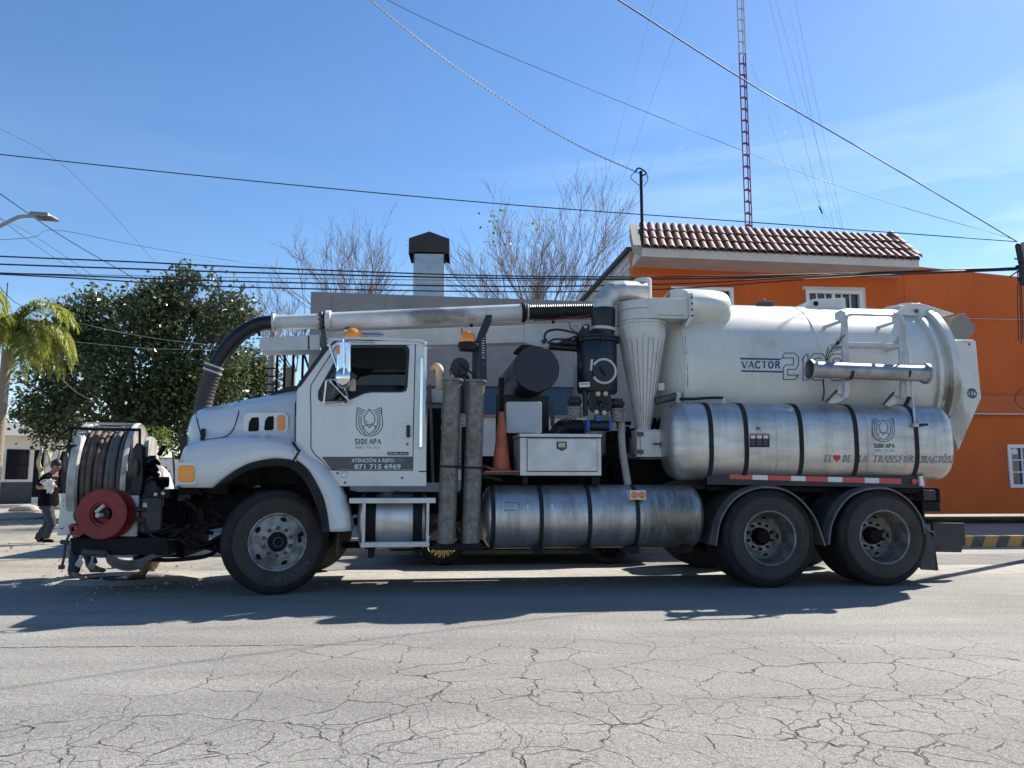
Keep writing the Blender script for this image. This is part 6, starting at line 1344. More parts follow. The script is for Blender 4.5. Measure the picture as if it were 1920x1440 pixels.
SP('tube_saddle', [(519,615),(528,615),(524,630),(520,630)], vb-.05, vb+.05, M['boomwhite'], 0, .004); SP('swivel_strap', [(602,617),(610,617),(613,650),(606,658),(600,650)], vb-.13, vb-.1, M['nut'], 30, .004)
for x_ in (636, 884, 1037): b = MB(); b.tube([t(x_,595,vb+.15), t(x_,618,vb+.15)], .02, 6); b.build('boom_strut', M['frame'], truck)
SP('boom_bracket', rrect(647,655,612,628,1), vb-.05, vb+.05, M['nut'], 30, .004)
b = MB(); p = t(1020, 640, vb+.04); b.cyl((p.x,vb+.02,p.z-.0),(p.x,vb+.1,p.z),.03,n=14); b.build('boom_pin', M['nut'], truck)
# pedestal the boom turns on, behind canister
b = MB(); p = t(1085, 640, vb+.2); b.cyl((p.x+.15,vb+.2,1.0),(p.x+.15,vb+.2,p.z+.05),.22,n=28); b.build('boom_pedestal', M['tankwhite'], truck, 35)
# drooping suction hose
P_ = smooth([t(512,605,vb), t(487,608,vb), t(458,622,vb), t(435,642,vb), t(415,668,vb), t(402,690,vb)], 8); b = MB(); b.tube(P_, .088, 28); b.build('suction_hose', M['hose'], truck, 60)
P_ = smooth([t(402,688,vb), t(393,715,vb), t(384,745,vb), t(378,785,vb), t(374,830,vb+.1)], 18); b = MB(); b.tube(P_, [.103 if i % 4 < 2 else .094 for i in range(len(P_))], 28); b.build('corrugated_suction_hose', mat('dusty_corrugated_rubber', (.055,.05,.048), .7, col2=(.03,.03,.03), scale=8), truck, 60)
for x_, y_ in ((401,687),(398,697)): p = t(x_, y_, vb); b = MB(); b.lathe(p, (.35,0,1), [(.10,-.01),(.112,-.008),(.112,.012),(.10,.014)], 32); b.build('hose_clamp', M['strap'], truck)
b = MB(); b.beam(t(487,630,vb), t(483,618,vb), .03, .03); b.build('hose_hanger', M['frame'], truck)
# sprinkler pipe on stainless tank
b = MB(); b.tube([t(1229,752,.4), t(1272,742,.35)], .045, 12); b.build('wrapped_pipe', M['nut'], truck); b = MB(); b.tube([t(1272,735,.33), t(1272,755,.33)], .03, 12); b.build('pipe_fitting', M['strap'], truck)
b = MB(); b.tube([t(1357,746,.2), t(1357,758,.2)], .02, 10); b.build('pipe_fitting', M['strap'], truck)
b = MB(); b.tube(smooth([t(1274,748,.28), t(1300,748,.24), t(1330,746,.2), t(1356,746,.2)], 5), .016, 8); b.build('vent_hose', M['rubber'], truck)
SP('clip_plate', rrect(1234,1246,718,732,1), .5, .52, M['tapewhite'], 0, .003)
# ---------------------------------------------------------------- front hose reel
rc0 = t(207, 905, 1.0)
reel = empty('hose_reel', (rc0.x+.02, 1.0, t(207,904,1.0).z), R(7.4), truck)
Rr = .655
def rl_(name, prof, m_, ang=35, n=64, a0=0, a1=2*math.pi): return MB().lathe((0,0,0), (1,0,0), prof, n, a0, a1).build(name, m_, reel, ang)
hwid = .235
M['reelrim'] = mat('scuffed_cream_reel_rim', (.50,.47,.42), .5, col2=(.25,.24,.22), amt=.9, scale=5, dirt=(.14,.13,.12), dlo=.55, dhi=.8, dscale=4)
rl_('reel_flange', [(.20,-hwid-.02),(Rr-.03,-hwid-.02),(Rr,-hwid-.05),(Rr+.01,-hwid-.02),(Rr+.01,-hwid+.03),(Rr-.02,-hwid+.05),(Rr-.04,-hwid),(.20,-hwid)], M['reelrim'])
rl_('reel_flange', [(.20,hwid+.02),(Rr-.03,hwid+.02),(Rr,hwid+.04),(Rr+.01,hwid+.02),(Rr+.01,hwid-.01),(Rr-.02,hwid-.02),(Rr-.04,hwid),(.20,hwid)], M['reelrim'])
rl_('reel_sprocket', [(.20,hwid+.12),(Rr-.16,hwid+.12),(Rr-.14,hwid+.13),(Rr-.14,hwid+.16),(.20,hwid+.16)], M['reelrim'])
rl_('reel_drum', [(.25,-hwid),(.25,hwid)], M['dark']); rl_('reel_axle', [(.06,-hwid-.3),(.06,hwid+.35)], M['frame'])
nw = 8
for layer, (rad, offs, cnt) in enumerate(((Rr-.125, .0, 8), (Rr-.075, .018, 8))):
    for k in range(cnt):
        x_ = -hwid + .045 + (2*hwid-.08)*k/(cnt-1) + offs*(1 if k < cnt-1 else -1); ph = random.uniform(0, 6)
        rr_ = rad + (-.035 if (layer == 1 and k in (2,3)) else 0) + random.uniform(-.012, .012)
        b = MB(); m_ = M['hosegrey'] if (k < 4) else M['hosegrey2']
        b.tube([(x_ + .012*math.sin(a+ph) + .02*math.sin(a*.5), rr_*math.cos(a), rr_*math.sin(a)) for a in [2*math.pi*i/56 for i in range(56)]], .0305, 10, True); b.build('hose_turn', m_, reel, 60)
b = MB(); random.seed(9)
for k in range(9):
    y0 = random.uniform(-.35,.3); x0 = -hwid if k % 2 else hwid; x1 = -x0
    b.beam((x0, y0, math.sqrt(Rr**2-y0**2)+.005), (x1, y0+random.uniform(-.3,.3), Rr+.01-abs(y0)*.2), .035, .006)
b.build('tie_down_strap', M['strap'], reel, 0)
# deck, side plates, brackets
SP('reel_deck', [(130,1009),(312,1008),(318,1041),(136,1041)], .30, 1.7, M['frame'], 0, .008)
SP('side_plate', [(115,925),(137,925),(137,970),(146,986),(150,1004),(107,1004)], .38, .42, M['tankwhite'], 0, .006, holes=[circ(119,938,1.3,8),circ(119,948,1.3,8),circ(131,936,1.3,8)])
SP('side_plate', [(243,929),(260,928),(259,965),(256,1006),(208,1006),(225,990),(240,980)], .40, .44, M['tankwhite'], 0, .006)
b = MB(); b.tube([t(112,990,.377),t(116,992,.377),t(120,988,.377)], .004, 5); b.build('plate_scratch', M['print'], truck)
SP('side_arm', [(127,832),(142,834),(143,880),(134,926),(117,926),(114,900),(118,850),(116,848),(124,846)], .42, .55, M['black'], 0, .008)
SP('side_arm', [(248,842),(256,830),(266,836),(268,900),(262,930),(245,930),(246,900)], .40, .52, M['black'], 0, .008)
SP('flange_guard', [(137,822),(146,816),(152,818),(150,842),(144,880),(138,900),(142,845)], .44, .48, M['ladder'], 30, .006)
for x0, y0, x1, y1 in ((126,850,125,885),(255,862,254,892)):
    b = MB(); b.tube([t(x0,y0,.38), t(x0,y0+8,.37), t(x1,y1-8,.37), t(x1,y1,.38)], [.012,.028,.028,.014], 10); b.build('spring_damper', M['nut'], truck)
b = MB(); b.tube([t(130,802,.35),t(170,804.5,.35),t(264,806,.35)], .016, 8); b.build('guard_bar', M['frame'], truck)
for q2 in ((134,802,133,830),(262,806,262,834)): b = MB(); b.tube([t(q2[0],q2[1],.35),t(q2[2],q2[3],.37)], .014, 8); b.build('guard_post', M['frame'], truck)
b = MB(); b.tube(smooth([t(132,804,.35),t(106,820,.34),t(128,822,.35),t(125,836,.36),t(106,837,.34),t(112,843,.34),t(128,838,.36)], 4), .009, 6); b.build('wire_loop', M['frame'], truck)
# red hand reel
rp = t(190, 964, .18); rrd = empty('red_reel', rp, -R(6), truck); m_ = 1/(F/T.W(rp).y); r_ = 46.5*m_
MB().lathe((0,0,0),(0,1,0),[(r_*.45,.05),(r_*.48,.0),(r_*.97,.0),(r_,.008),(r_,.016),(r_*.97,.02),(.1,.02)],56).build('reel_disc', M['red'], rrd, 35)
MB().lathe((0,0,0),(0,1,0),[(.1,.20),(r_*.97,.20),(r_,.208),(r_,.216),(.1,.22)],56).build('reel_disc', M['red'], rrd, 35)
MB().lathe((0,0,0),(0,1,0),[(r_*.45,.02),(r_*.38,.08),(.05,.085),(.0,.085)],40).build('reel_dish', M['red'], rrd, 35)
MB().lathe((0,0,0),(0,1,0),[(r_*.7,.02),(r_*.7,.2)],40).build('reel_core', M['hole'], rrd, 35)
MB().lathe((.02,0,-.0),(0,1,0),[(0,.03),(.05,.03),(.055,.05),(.055,.09)],16).build('reel_hub', M['black'], rrd, 35)
b = MB(); b.tube([(-.05,-.01,.02),(.03,-.02,.09)], .018, 10); b.cyl((-.01,-.06,-.01),(-.01,.05,-.01),.022); b.build('crank_handle', M['strap'], rrd)
b = MB(); b.box((-.05,.22,-.05),(.05,.32,.05)); b.build('reel_mount', M['red'], rrd, 0, .005)
SP('red_bracket', [(128,985),(134,982),(148,986),(158,1000),(152,1004),(131,1003)], .22, .3, M['red'], 0, .006, holes=[[(134,989),(142,989),(138,996),(133,996)]])
b = MB(); b.tube(smooth([t(130,1002,.2),t(123,1020,.2),t(120,1045,.2),t(116,1062,.2)], 5), .014, 8); b.tube([t(114,1016,.2),t(130,1017,.2)], .022, 8); b.tube([t(116,1060,.2),t(115,1067,.2)], .03, 10); b.build('hanging_nozzle', M['mud'], truck)
# right side equipment of the reel
SP('gearbox_plate', [(268,934),(303,934),(301,994),(262,998),(264,962)], .30, .36, M['mud'], 0, .008); SP('gearbox_plate', [(260,896),(290,902),(298,925),(296,935),(262,935)], .5, .56, M['mud'], 0, .008)
SP('bumper_end', [(290,918),(318,918),(318,934),(290,934)], .2, 2.2, M['frame'], 0, .008)
for x_, y_ in ((292,927),(306,925)): b = MB(); p = t(x_,y_,.19); b.cyl((p.x,.18,p.z),(p.x,.2,p.z),.018,n=10); b.build('bumper_bolt', M['ladder'], truck)
bx('data_label', 268, 275, 943, 952, .293, .299, M['ladder'], 0); bx('front_frame', 262, 345, 960, 1045, .7, 1.7, M['dark'], .01)
for y_ in (955, 975): bx('hinge_block', 248, 272, y_-4, y_+4, .28, .4, M['black'], .006)
b = MB(); b.tube(smooth([t(272,880,.5),t(278,865,.45),t(290,862,.5),t(298,870,.6)], 5), .02, 8); b.build('reel_hydraulic_hose', M['hose'], truck); b = MB(); b.tube(smooth([t(270,905,.45),t(285,895,.42),t(296,900,.5)],5), .02, 8); b.build('reel_hydraulic_hose', M['hose'], truck); b = MB(); b.tube(smooth([t(262,970,.3),t(285,1005,.3),t(320,1012,.35),t(352,1010,.4)],6), .016, 8); b.build('reel_hydraulic_hose', M['hose'], truck); b = MB(); b.tube(smooth([t(268,1000,.3),t(300,995,.3),t(330,985,.4)],5), .016, 8); b.build('reel_hydraulic_hose', M['hose'], truck)
b = MB(); random.seed(21)
for i in range(26):
    p = t(random.uniform(262,300), random.uniform(850,1000), random.uniform(.55,.9)); b.beam(p, p+Vector((random.uniform(-.12,.12),.05,random.uniform(-.15,.15))), random.uniform(.02,.07), random.uniform(.02,.07))
b.build('reel_valve_bank', M['dark'], truck, 0, .003)
b = MB()
for k in range(5):
    d_ = k*3.6; b.tube(smooth([t(160,1036,.26),t(196,1036+d_*.3,.25),t(205,1042+d_,.24),t(232,1052+d_*1.1,.24),t(262,1050+d_,.26),t(285,1041+d_*.4,.3),t(330,1038,.4)], 6), .0125, 8)
b.build('hose_bundle', M['hosegrey2'], truck, 60)
b = MB(); b.tube([t(155,1035,.24), t(200,1038,.24)], .035, 10); b.build('hose_end', M['mud'], truck)
# ---------------------------------------------------------------- parked cars behind the truck
def car(name, fr, u0, length, hgt, paint, label, wheels, rimm, back=False):
    o = empty(name, fr.o, fr.yaw); tag(o, label, 'car'); Lc = length; W_2 = 1.65; wr_ = .30
    low = [(u0,.28),(u0+.06,.2),(u0+Lc-.06,.2),(u0+Lc,.30),(u0+Lc,.62),(u0+Lc-.1,.80),(u0+Lc*.80,hgt*.62),(u0+Lc*.26,hgt*.62),(u0+.12,hgt*.55),(u0,hgt*.42)]
    b = MB(); b.plate(low, .02, W_2); b.build('body', paint, o, 40, .05, seg=3)
    cab_ = [(u0+Lc*.22,hgt*.61),(u0+Lc*.36,hgt*.97),(u0+Lc*.45,hgt),(u0+Lc*.72,hgt),(u0+Lc*.84,hgt*.93),(u0+Lc*.93,hgt*.61)]
    wq = [(u0+Lc*.29,hgt*.65),(u0+Lc*.39,hgt*.93),(u0+Lc*.76,hgt*.94),(u0+Lc*.86,hgt*.66)]
    b = MB(); b.plate(cab_, .14, W_2-.12); b.build('cabin', paint, o, 40, .04, seg=3)
    b = MB(); b.plate(wq, .125, W_2-.105); b.build('side_window', M['tint'], o, 40, .01)
    b = MB(); b.add([(u0+Lc*.225,.24,hgt*.64),(u0+Lc*.345,.24,hgt*.93),(u0+Lc*.345,W_2-.22,hgt*.93),(u0+Lc*.225,W_2-.22,hgt*.64),(u0+Lc*.215,.24,hgt*.64),(u0+Lc*.335,.24,hgt*.94),(u0+Lc*.335,W_2-.22,hgt*.94),(u0+Lc*.215,W_2-.22,hgt*.64)], [(0,1,2,3),(7,6,5,4),(0,4,5,1),(1,5,6,2),(2,6,7,3),(3,7,4,0)]); b.build('windscreen', M['tint'], o, 0)
    for y_ in (.25, W_2-.45): b = MB(); b.box((u0-.01,y_,.5),(u0+.05,y_+.22,.62)); b.build('headlight', M['tapewhite'], o, 30, .02); b = MB(); b.box((u0+Lc-.05,y_,.55),(u0+Lc+.01,y_+.2,.7)); b.build('tail_light', M['redlens'], o, 30, .01)
    for k, uw_ in enumerate(wheels):
        for far in (0, 1):
            w = empty('wheel', (uw_, 0 if not far else W_2, wr_), math.pi*far, o)
            MB().lathe((0,0,0),(0,1,0),[(.205,.04),(.215,.0),(.27,-.005),(.295,.02),(.30,.05),(.30,.17),(.28,.2),(.2,.2)],40).build('tyre', M['rubber'], w, 30)
            rm = rimm[k]; MB().lathe((0,0,0),(0,1,0),[(.205,.03),(.203,.002),(.192,.0),(.185,.03),(.18,.05),(.182,.16)],40).build('rim_lip', M['chrome'] if rm is M['gold'] else M['black'], w, 30)
            b = MB(); ns_ = 18 if rm is M['gold'] else 6
            for j in range(ns_):
                a = 2*math.pi*j/ns_
                for sgn in ((1,-1) if rm is M['gold'] else (0,)):
                    a2 = a + sgn*.30; b.beam((.05*math.cos(a),.03,.05*math.sin(a)), (.184*math.cos(a2),.035,.184*math.sin(a2)), .012 if rm is M['gold'] else .035, .012)
            b.cyl((0,.02,0),(0,.06,0),.055); b.build('rim_spokes', rm, w, 30); MB().lathe((0,.09,0),(0,1,0),[(0,0),(.18,0)],24).build('brake_disc', M['dark'], w, 0)
    return o
CF = Fr(ground(828, 1061, -.004), R(4.5))
car('parked_car', CF, -.78, 3.85, 1.34, M['carblack'], 'low dark parked car with a gold mesh front wheel seen beneath the truck', [0, CF.L(1141, 1030, 0).x], [M['gold'], M['black']])
CF2 = Fr(ground(300, 985, -.01), R(8)); car('parked_car', CF2, -.05, 4.1, 1.75, M['carblue'], 'slate blue parked car seen between the hose reel and the truck bonnet', [.75, 3.2], [M['black'], M['black']])
# ---------------------------------------------------------------- people
def skinmesh(name, joints, bones, m, parent, off, sub=2):
    names = list(joints); me = bpy.data.meshes.new(name); me.from_pydata([tuple(Vector(joints[k][0]) - off) for k in names], [(names.index(a), names.index(b_)) for a, b_ in bones], [])
    o = bpy.data.objects.new(name, me); COL.objects.link(o); sk = o.modifiers.new('s', 'SKIN'); sk.use_smooth_shade = True
    for i, k in enumerate(names):
        r = joints[k][1]; r = r if hasattr(r, '__len__') else (r, r); me.skin_vertices[0].data[i].radius = r; me.skin_vertices[0].data[i].use_root = (i == 0)
    ss = o.modifiers.new('u', 'SUBSURF'); ss.levels = sub; ss.render_levels = sub
    dg = bpy.context.evaluated_depsgraph_get(); dg.update(); me2 = bpy.data.meshes.new_from_object(o.evaluated_get(dg)); me2.name = name
    bpy.data.objects.remove(o); o2 = bpy.data.objects.new(name, me2); COL.objects.link(o2); me2.materials.clear(); me2.materials.append(m)
    for p in me2.polygons: p.use_smooth = True
    o2.parent = parent; return o2
def hand(joints, bones, wrist, pre, d, side, s=1.):
    """five tapering fingers, curled, rooted in the palm"""
    d = Vector(d).normalized(); side = Vector(side).normalized(); cur = d.cross(side).normalized(); W = Vector(joints[wrist][0])
    palm = W + d*.055*s; joints[pre+'palm'] = (palm, (.030*s, .016*s)); bones.append((wrist, pre+'palm'))
    for k, (o_, l_) in enumerate(((-.030,.062),(-.011,.072),(.010,.068),(.029,.055))):
        a = palm + side*o_*s + d*.028*s; b_ = a + (d*.8 + cur*.35)*l_*.5*s; c_ = b_ + (d*.35 + cur*.9)*l_*.5*s
        for n_, q, r in (('a', a, .0095), ('b', b_, .0085), ('c', c_, .0075)): joints[pre+str(k)+n_] = (q, r*s)
        bones += [(pre+'palm', pre+str(k)+'a'), (pre+str(k)+'a', pre+str(k)+'b'), (pre+str(k)+'b', pre+str(k)+'c')]
    a = W + d*.03*s - side*.034*s; b_ = a + (d*.6 - side*.6 + cur*.4)*.038*s; joints[pre+'ta'] = (a, .012*s); joints[pre+'tb'] = (b_, .0095*s); bones += [(pre+'palm', pre+'ta'), (pre+'ta', pre+'tb')]
def person(lab, base, P, J, looks, arms=True):
    """J: joint -> world position"""
    root = empty('person', base); tag(root, lab, 'person'); off = Vector(base)
    g_ = lambda k: Vector(J[k])
    rad = dict(pelvis=(.15,.12), waist=(.135,.105), chest=(.16,.12), neckb=(.085,.08), neck=.055, head0=.06)
    jt = {k: (g_(k), rad[k]) for k in ('pelvis','waist','chest','neckb','neck','head0')}; bn = [('pelvis','waist'),('waist','chest'),('chest','neckb'),('neckb','neck'),('neck','head0')]
    for s in 'lr':
        for k, r in (('hip',.10),('knee',.062),('ank',.042),('toe',.032)): jt[s+k] = (g_(s+k), r)
        bn += [('pelvis', s+'hip'), (s+'hip', s+'knee'), (s+'knee', s+'ank'), (s+'ank', s+'toe')]
        for k, r in (('sho',.065),('elb',.043),('wri',.027)): jt[s+k] = (g_(s+k), r)
        bn += [('neckb', s+'sho'), (s+'sho', s+'elb'), (s+'elb', s+'wri')]
        d = (g_(s+'wri') - g_(s+'elb')); hand(jt, bn, s+'wri', s, d, J.get(s+'side', (0,0,1)))
    body = skinmesh('body', jt, bn, M['skin'], root, off, 2)
    # head: shaped ellipsoid with face, hair
    hc_ = g_('head'); f = Vector(looks).normalized(); up = (hc_ - g_('neck')).normalized(); up = (up*.6 + Vector((0,0,1))*.4).normalized(); rgt = f.cross(up).normalized(); up = rgt.cross(f)
    def hp3(x, y, z): return hc_ + rgt*x + f*y + up*z
    def hd(a, c_):
        th, ph = 2*math.pi*a, math.pi*c_; x, y, z = math.cos(th)*math.sin(ph), math.sin(th)*math.sin(ph), math.cos(ph)
        w = .076*(1 - .22*max(0, -z)**1.3); fy = .094 + (.012*max(0,-z) if y > 0 else -.02*max(0,-z)); nose = .020*math.exp(-((x/.16)**2) - ((z+.12)/.20)**2) if y > .6 else 0; brow = .005*math.exp(-((z-.18)/.1)**2) if y > .5 else 0; eye = -.008*math.exp(-(((abs(x)-.38)/.14)**2) - ((z-.02)/.10)**2) if y > .5 else 0
        return hp3(x*w, y*fy + nose + brow + eye, z*.118) - off
    b = MB(); b.grid(hd, 32, 24, cu=True)
    for s in (-1, 1): b.ball(hp3(.075*s, -.01, -.01) - off, (.012,.02,.03), 8)
    b.build('head', M['skin'], root, 80)
    for s in (-1, 1): b = MB(); b.ball(hp3(.030*s, .083, .004) - off, (.011,.011,.008), 8); b.build('eye', M['hair'], root, 60)
    b = MB(); b.ball(hp3(0, .092, -.062) - off, (.022,.007,.006), 8); b.build('mouth', M['terra'], root, 60)
    def hr(a, c_):
        th, ph = 2*math.pi*a, math.pi*.62*c_; x, y, z = math.cos(th)*math.sin(ph), math.sin(th)*math.sin(ph), math.cos(ph)
        k = 1.09; lim = y > .35; z2 = max(z, .28) if lim else z
        return hp3(x*.082*k, (y*.094*k - .006)*(1 if not lim else min(1, (1.0 if z > .3 else .9))), z2*.118*k + .003) - off
    b = MB(); b.grid(hr, 28, 16, cu=True); b.ball(hp3(0,-.105,.0) - off, (.035,.04,.035), 12); b.build('hair', M['hair'], root, 80)
    top = P['top']; 
    side = (g_('rsho') - g_('lsho')); side.z = 0; side.normalize(); bk = P.get('bulk', 1.1)
    def loft(secs, n=20):
        bb = MB(); vs_ = []
        for k, (c_, rx, ry) in enumerate(secs):
            ax_ = (secs[min(k+1, len(secs)-1)][0] - secs[max(k-1, 0)][0]).normalized(); sx2 = (side - ax_*side.dot(ax_)).normalized(); fy2 = ax_.cross(sx2)
            vs_ += [c_ - off + sx2*rx*math.cos(2*math.pi*i/n)*(1+.03*math.sin(5*i+k)) + fy2*ry*math.sin(2*math.pi*i/n)*(1+.03*math.sin(3*i+2*k)) for i in range(n)]
        m_ = len(secs); bb.add(vs_, [(k*n+i, k*n+(i+1)%n, (k+1)*n+(i+1)%n, (k+1)*n+i) for k in range(m_-1) for i in range(n)] + [tuple(range(n)), tuple(range((m_-1)*n, m_*n))]); return bb
    pe, wa, ch, nb, nk = g_('pelvis'), g_('waist'), g_('chest'), g_('neckb'), g_('neck')
    low = pe + (pe - wa)*.35
    sb = loft([(low, .185*bk, .145*bk), (pe, .19*bk, .15*bk), (wa, .175*bk, .14*bk), (wa.lerp(ch,.5), .185*bk, .145*bk), (ch, .20*bk, .14*bk), (ch.lerp(nb,.6), .20*bk, .125*bk), (nb, .15*bk, .10*bk), (nb.lerp(nk,.6), .07, .07)])
    for s in 'lr':
        s0, e0 = g_(s+'sho'), g_(s+'elb'); e_ = s0.lerp(e0, P.get('sleeve', .6)); Q = smooth([nb.lerp(s0,.5) - off, s0 - off, s0.lerp(e_,.5) - off, e_ - off], 4); sb.tube(Q, [.085 - .024*i/(len(Q)-1) for i in range(len(Q))], 12)
    sb.build('shirt', top, root, 70)
    hb_ = pe + (pe - wa)*.75
    tb_ = loft([(pe + (wa-pe)*.3, .165, .13), (pe, .175, .14), (hb_, .17, .135)])
    for s in 'lr':
        h0, k0, a0_ = g_(s+'hip'), g_(s+'knee'), g_(s+'ank') + Vector((0,0,.02)); Q = smooth([pe.lerp(h0,.6) - off, h0 - off, h0.lerp(k0,.5) - off, k0 - off, k0.lerp(a0_,.5) - off, a0_ - off], 4); n_ = len(Q)-1
        tb_.tube(Q, [(.115 - .045*min(1, i/n_*1.7)) - .012*max(0, i/n_-.6) + .004*math.sin(i*2.1) for i in range(n_+1)], 14)
    tb_.build('trousers', P['leg'], root, 70)
    for s in 'lr':
        a_, t_ = g_(s+'ank'), g_(s+'toe'); d = (t_-a_); d.z = 0; d.normalize(); z0 = min(a_.z, t_.z) - .03
        jt4 = {'heel': (Vector((a_.x, a_.y, z0+.035)) - d*.05, .036), 'mid': (Vector((a_.x, a_.y, z0+.045)) + d*.07, (.044,.038)), 'toe': (Vector((a_.x, a_.y, z0+.032)) + d*.19, (.042,.026)), 'top': (Vector((a_.x,a_.y,z0+.13)), .044)}
        skinmesh('shoe', jt4, [('heel','mid'),('mid','toe'),('heel','top')], P['shoe'], root, off, 2)
    return root
def A3(px, py, Y, dy=0): p = at(px, py, Y); return Vector((p.x, Y + dy, p.z)) if dy == 0 else at(px, py, Y+dy)
g0 = ground(82, 1019); Yw = g0.y
Jw = dict(pelvis=A3(91,942,Yw), waist=A3(91,926,Yw), chest=A3(93,907,Yw), neckb=A3(97,893,Yw), neck=A3(102,885,Yw), head0=A3(104,877,Yw), head=A3(105,873.5,Yw),
    lsho=A3(86,896,Yw,-.14), lelb=A3(70,915,Yw,-.18), lwri=A3(92,913,Yw,-.30), rsho=A3(104,896,Yw,.14), relb=A3(106,914,Yw,.12), rwri=A3(101,911,Yw,-.18),
    lhip=A3(90,952,Yw,-.07), lknee=A3(97,980,Yw,-.08), lank=A3(85,1010,Yw,-.07), ltoe=A3(93,1015,Yw,-.1), rhip=A3(91,952,Yw,.08), rknee=A3(90,982,Yw,.1), rank=A3(72,1010,Yw,.08), rtoe=A3(62,1014,Yw,.08), lside=(0,0,1), rside=(0,0,1))
Jw['rtoe'] = A3(80,1014,Yw,.08)
wp = person('woman with tied back dark hair in a black top and grey jeans looking down', (g0.x, g0.y, 0), dict(top=M['blackcl'], leg=M['jeansg'], shoe=M['blackcl'], bulk=1.08, sleeve=.75), Jw, (.8,-.35,-.5))
hb = A3(92,909,Yw,-.34); o = empty('carrier_bag', hb); tag(o, 'crumpled white plastic bag with papers held against the woman chest', 'bag')
def bagf(a, c_):
    d = Vector((math.cos(2*math.pi*a)*math.sin(math.pi*c_), math.sin(2*math.pi*a)*math.sin(math.pi*c_), math.cos(math.pi*c_))); r = 1 + .5*noise.noise(d*2.3 + Vector((4,1,2)))
    return Vector((d.x*.095, d.y*.04, d.z*.085 + (-.06 if d.z < -.3 and d.x > -.2 else 0)))*r
b = MB(); b.grid(bagf, 20, 14, cu=True); b.build('bag_body', M['bag'], o, 25); b = MB(); b.tube(smooth([(-.14,-.03,.03),(-.05,-.06,.06),(.05,-.06,.04),(.14,-.04,.07),(.05,-.07,.09),(-.10,-.04,.08)], 4, True), .009, 6, True); b.build('bag_handle', M['shirt'], o)
# workers behind the reel
g1 = ground(140, 1087); Y1 = g1.y
J1 = dict(pelvis=A3(176,975,Y1+.45), waist=A3(172,950,Y1+.4), chest=A3(170,925,Y1+.3), neckb=A3(176,908,Y1+.15), neck=A3(180,900,Y1+.05), head0=A3(183,900,Y1), head=A3(186,902,Y1-.03),
    lsho=A3(166,918,Y1+.05), lelb=A3(170,965,Y1+.05), lwri=A3(190,1000,Y1+.25), rsho=A3(196,918,Y1+.3), relb=A3(204,960,Y1+.3), rwri=A3(200,1000,Y1+.3),
    lhip=A3(160,985,Y1+.35), lknee=A3(143,1030,Y1+.05), lank=A3(138,1076,Y1+.0), ltoe=A3(155,1084,Y1-.02), rhip=A3(184,985,Y1+.5), rknee=A3(166,1030,Y1+.35), rank=A3(172,1062,Y1+.35), rtoe=A3(188,1070,Y1+.33))
w1_ = person('worker in blue jeans and dusty boots crouching behind the hose reel', (g1.x, g1.y, 0), dict(top=M['blackcl'], leg=M['jeans'], shoe=M['boot']), J1, (.3,-.6,-.7))
for (x_, y_, Y_) in ((151,1048,Y1-.07),(174,1052,Y1+.22)):
    b = MB(); p = Vector(A3(x_, y_, Y_)) - Vector((g1.x, g1.y, 0)); 
    b.add([p+Vector(v) for v in ((-.01,0,.10),(.03,-.01,.09),(.015,-.02,0),(-.03,-.01,-.09),(-.055,-.02,-.06),(-.02,0,.01),(.01,.01,-.10),(.035,.0,-.05))], [(0,1,2,5),(5,2,3,4),(2,7,6,3)]); q_ = b.build('white_rag', M['shirt'], w1_, 0); q_.modifiers.new('t','SOLIDIFY').thickness = .008
g2 = ground(268, 1084); Y2 = g2.y
J2 = dict(pelvis=A3(300,975,Y2+.5), waist=A3(302,945,Y2+.5), chest=A3(301,915,Y2+.45), neckb=A3(294,888,Y2+.3), neck=A3(290,876,Y2+.25), head0=A3(286,868,Y2+.2), head=A3(283,862,Y2+.18),
    lsho=A3(292,894,Y2+.1), lelb=A3(288,915,Y2), lwri=A3(272,905,Y2-.05), rsho=A3(304,894,Y2+.6), relb=A3(300,930,Y2+.6), rwri=A3(280,930,Y2+.4),
    lhip=A3(296,985,Y2+.35), lknee=A3(284,1030,Y2+.1), lank=A3(268,1072,Y2), ltoe=A3(258,1082,Y2-.05), rhip=A3(306,985,Y2+.6), rknee=A3(302,1030,Y2+.5), rank=A3(284,1066,Y2+.5), rtoe=A3(274,1070,Y2+.4))
person('worker in white shirt and tan trousers bent over beside the truck nose', (g2.x, g2.y, 0), dict(top=M['shirt'], leg=M['khaki'], shoe=M['boot']), J2, (-.6,-.3,-.6))
q = ground(230, 1086); o = MB(); o.lathe((0,0,0), (0,0,1), [(0,.001),(.30,.001),(.34,.006),(.42,.003)], 24); o = o.build('open_manhole', M['hole'], None, 0); o.location = q; o.scale = (1.1,.8,1); tag(o, 'dark open hole in the road at the workers feet below the hose reel', 'hole')
b = MB(); b.lathe((0,0,0), (0,0,1), [(.42,.001),(.45,.025),(.60,.03),(.8,.001)], 24); o = b.build('dirt_collar', M['rock'], None, 50); o.location = q + Vector((0,0,.003)); o.scale = (1.1,.8,1); tag(o, 'ring of loose dirt and broken asphalt round the open hole', 'dirt')
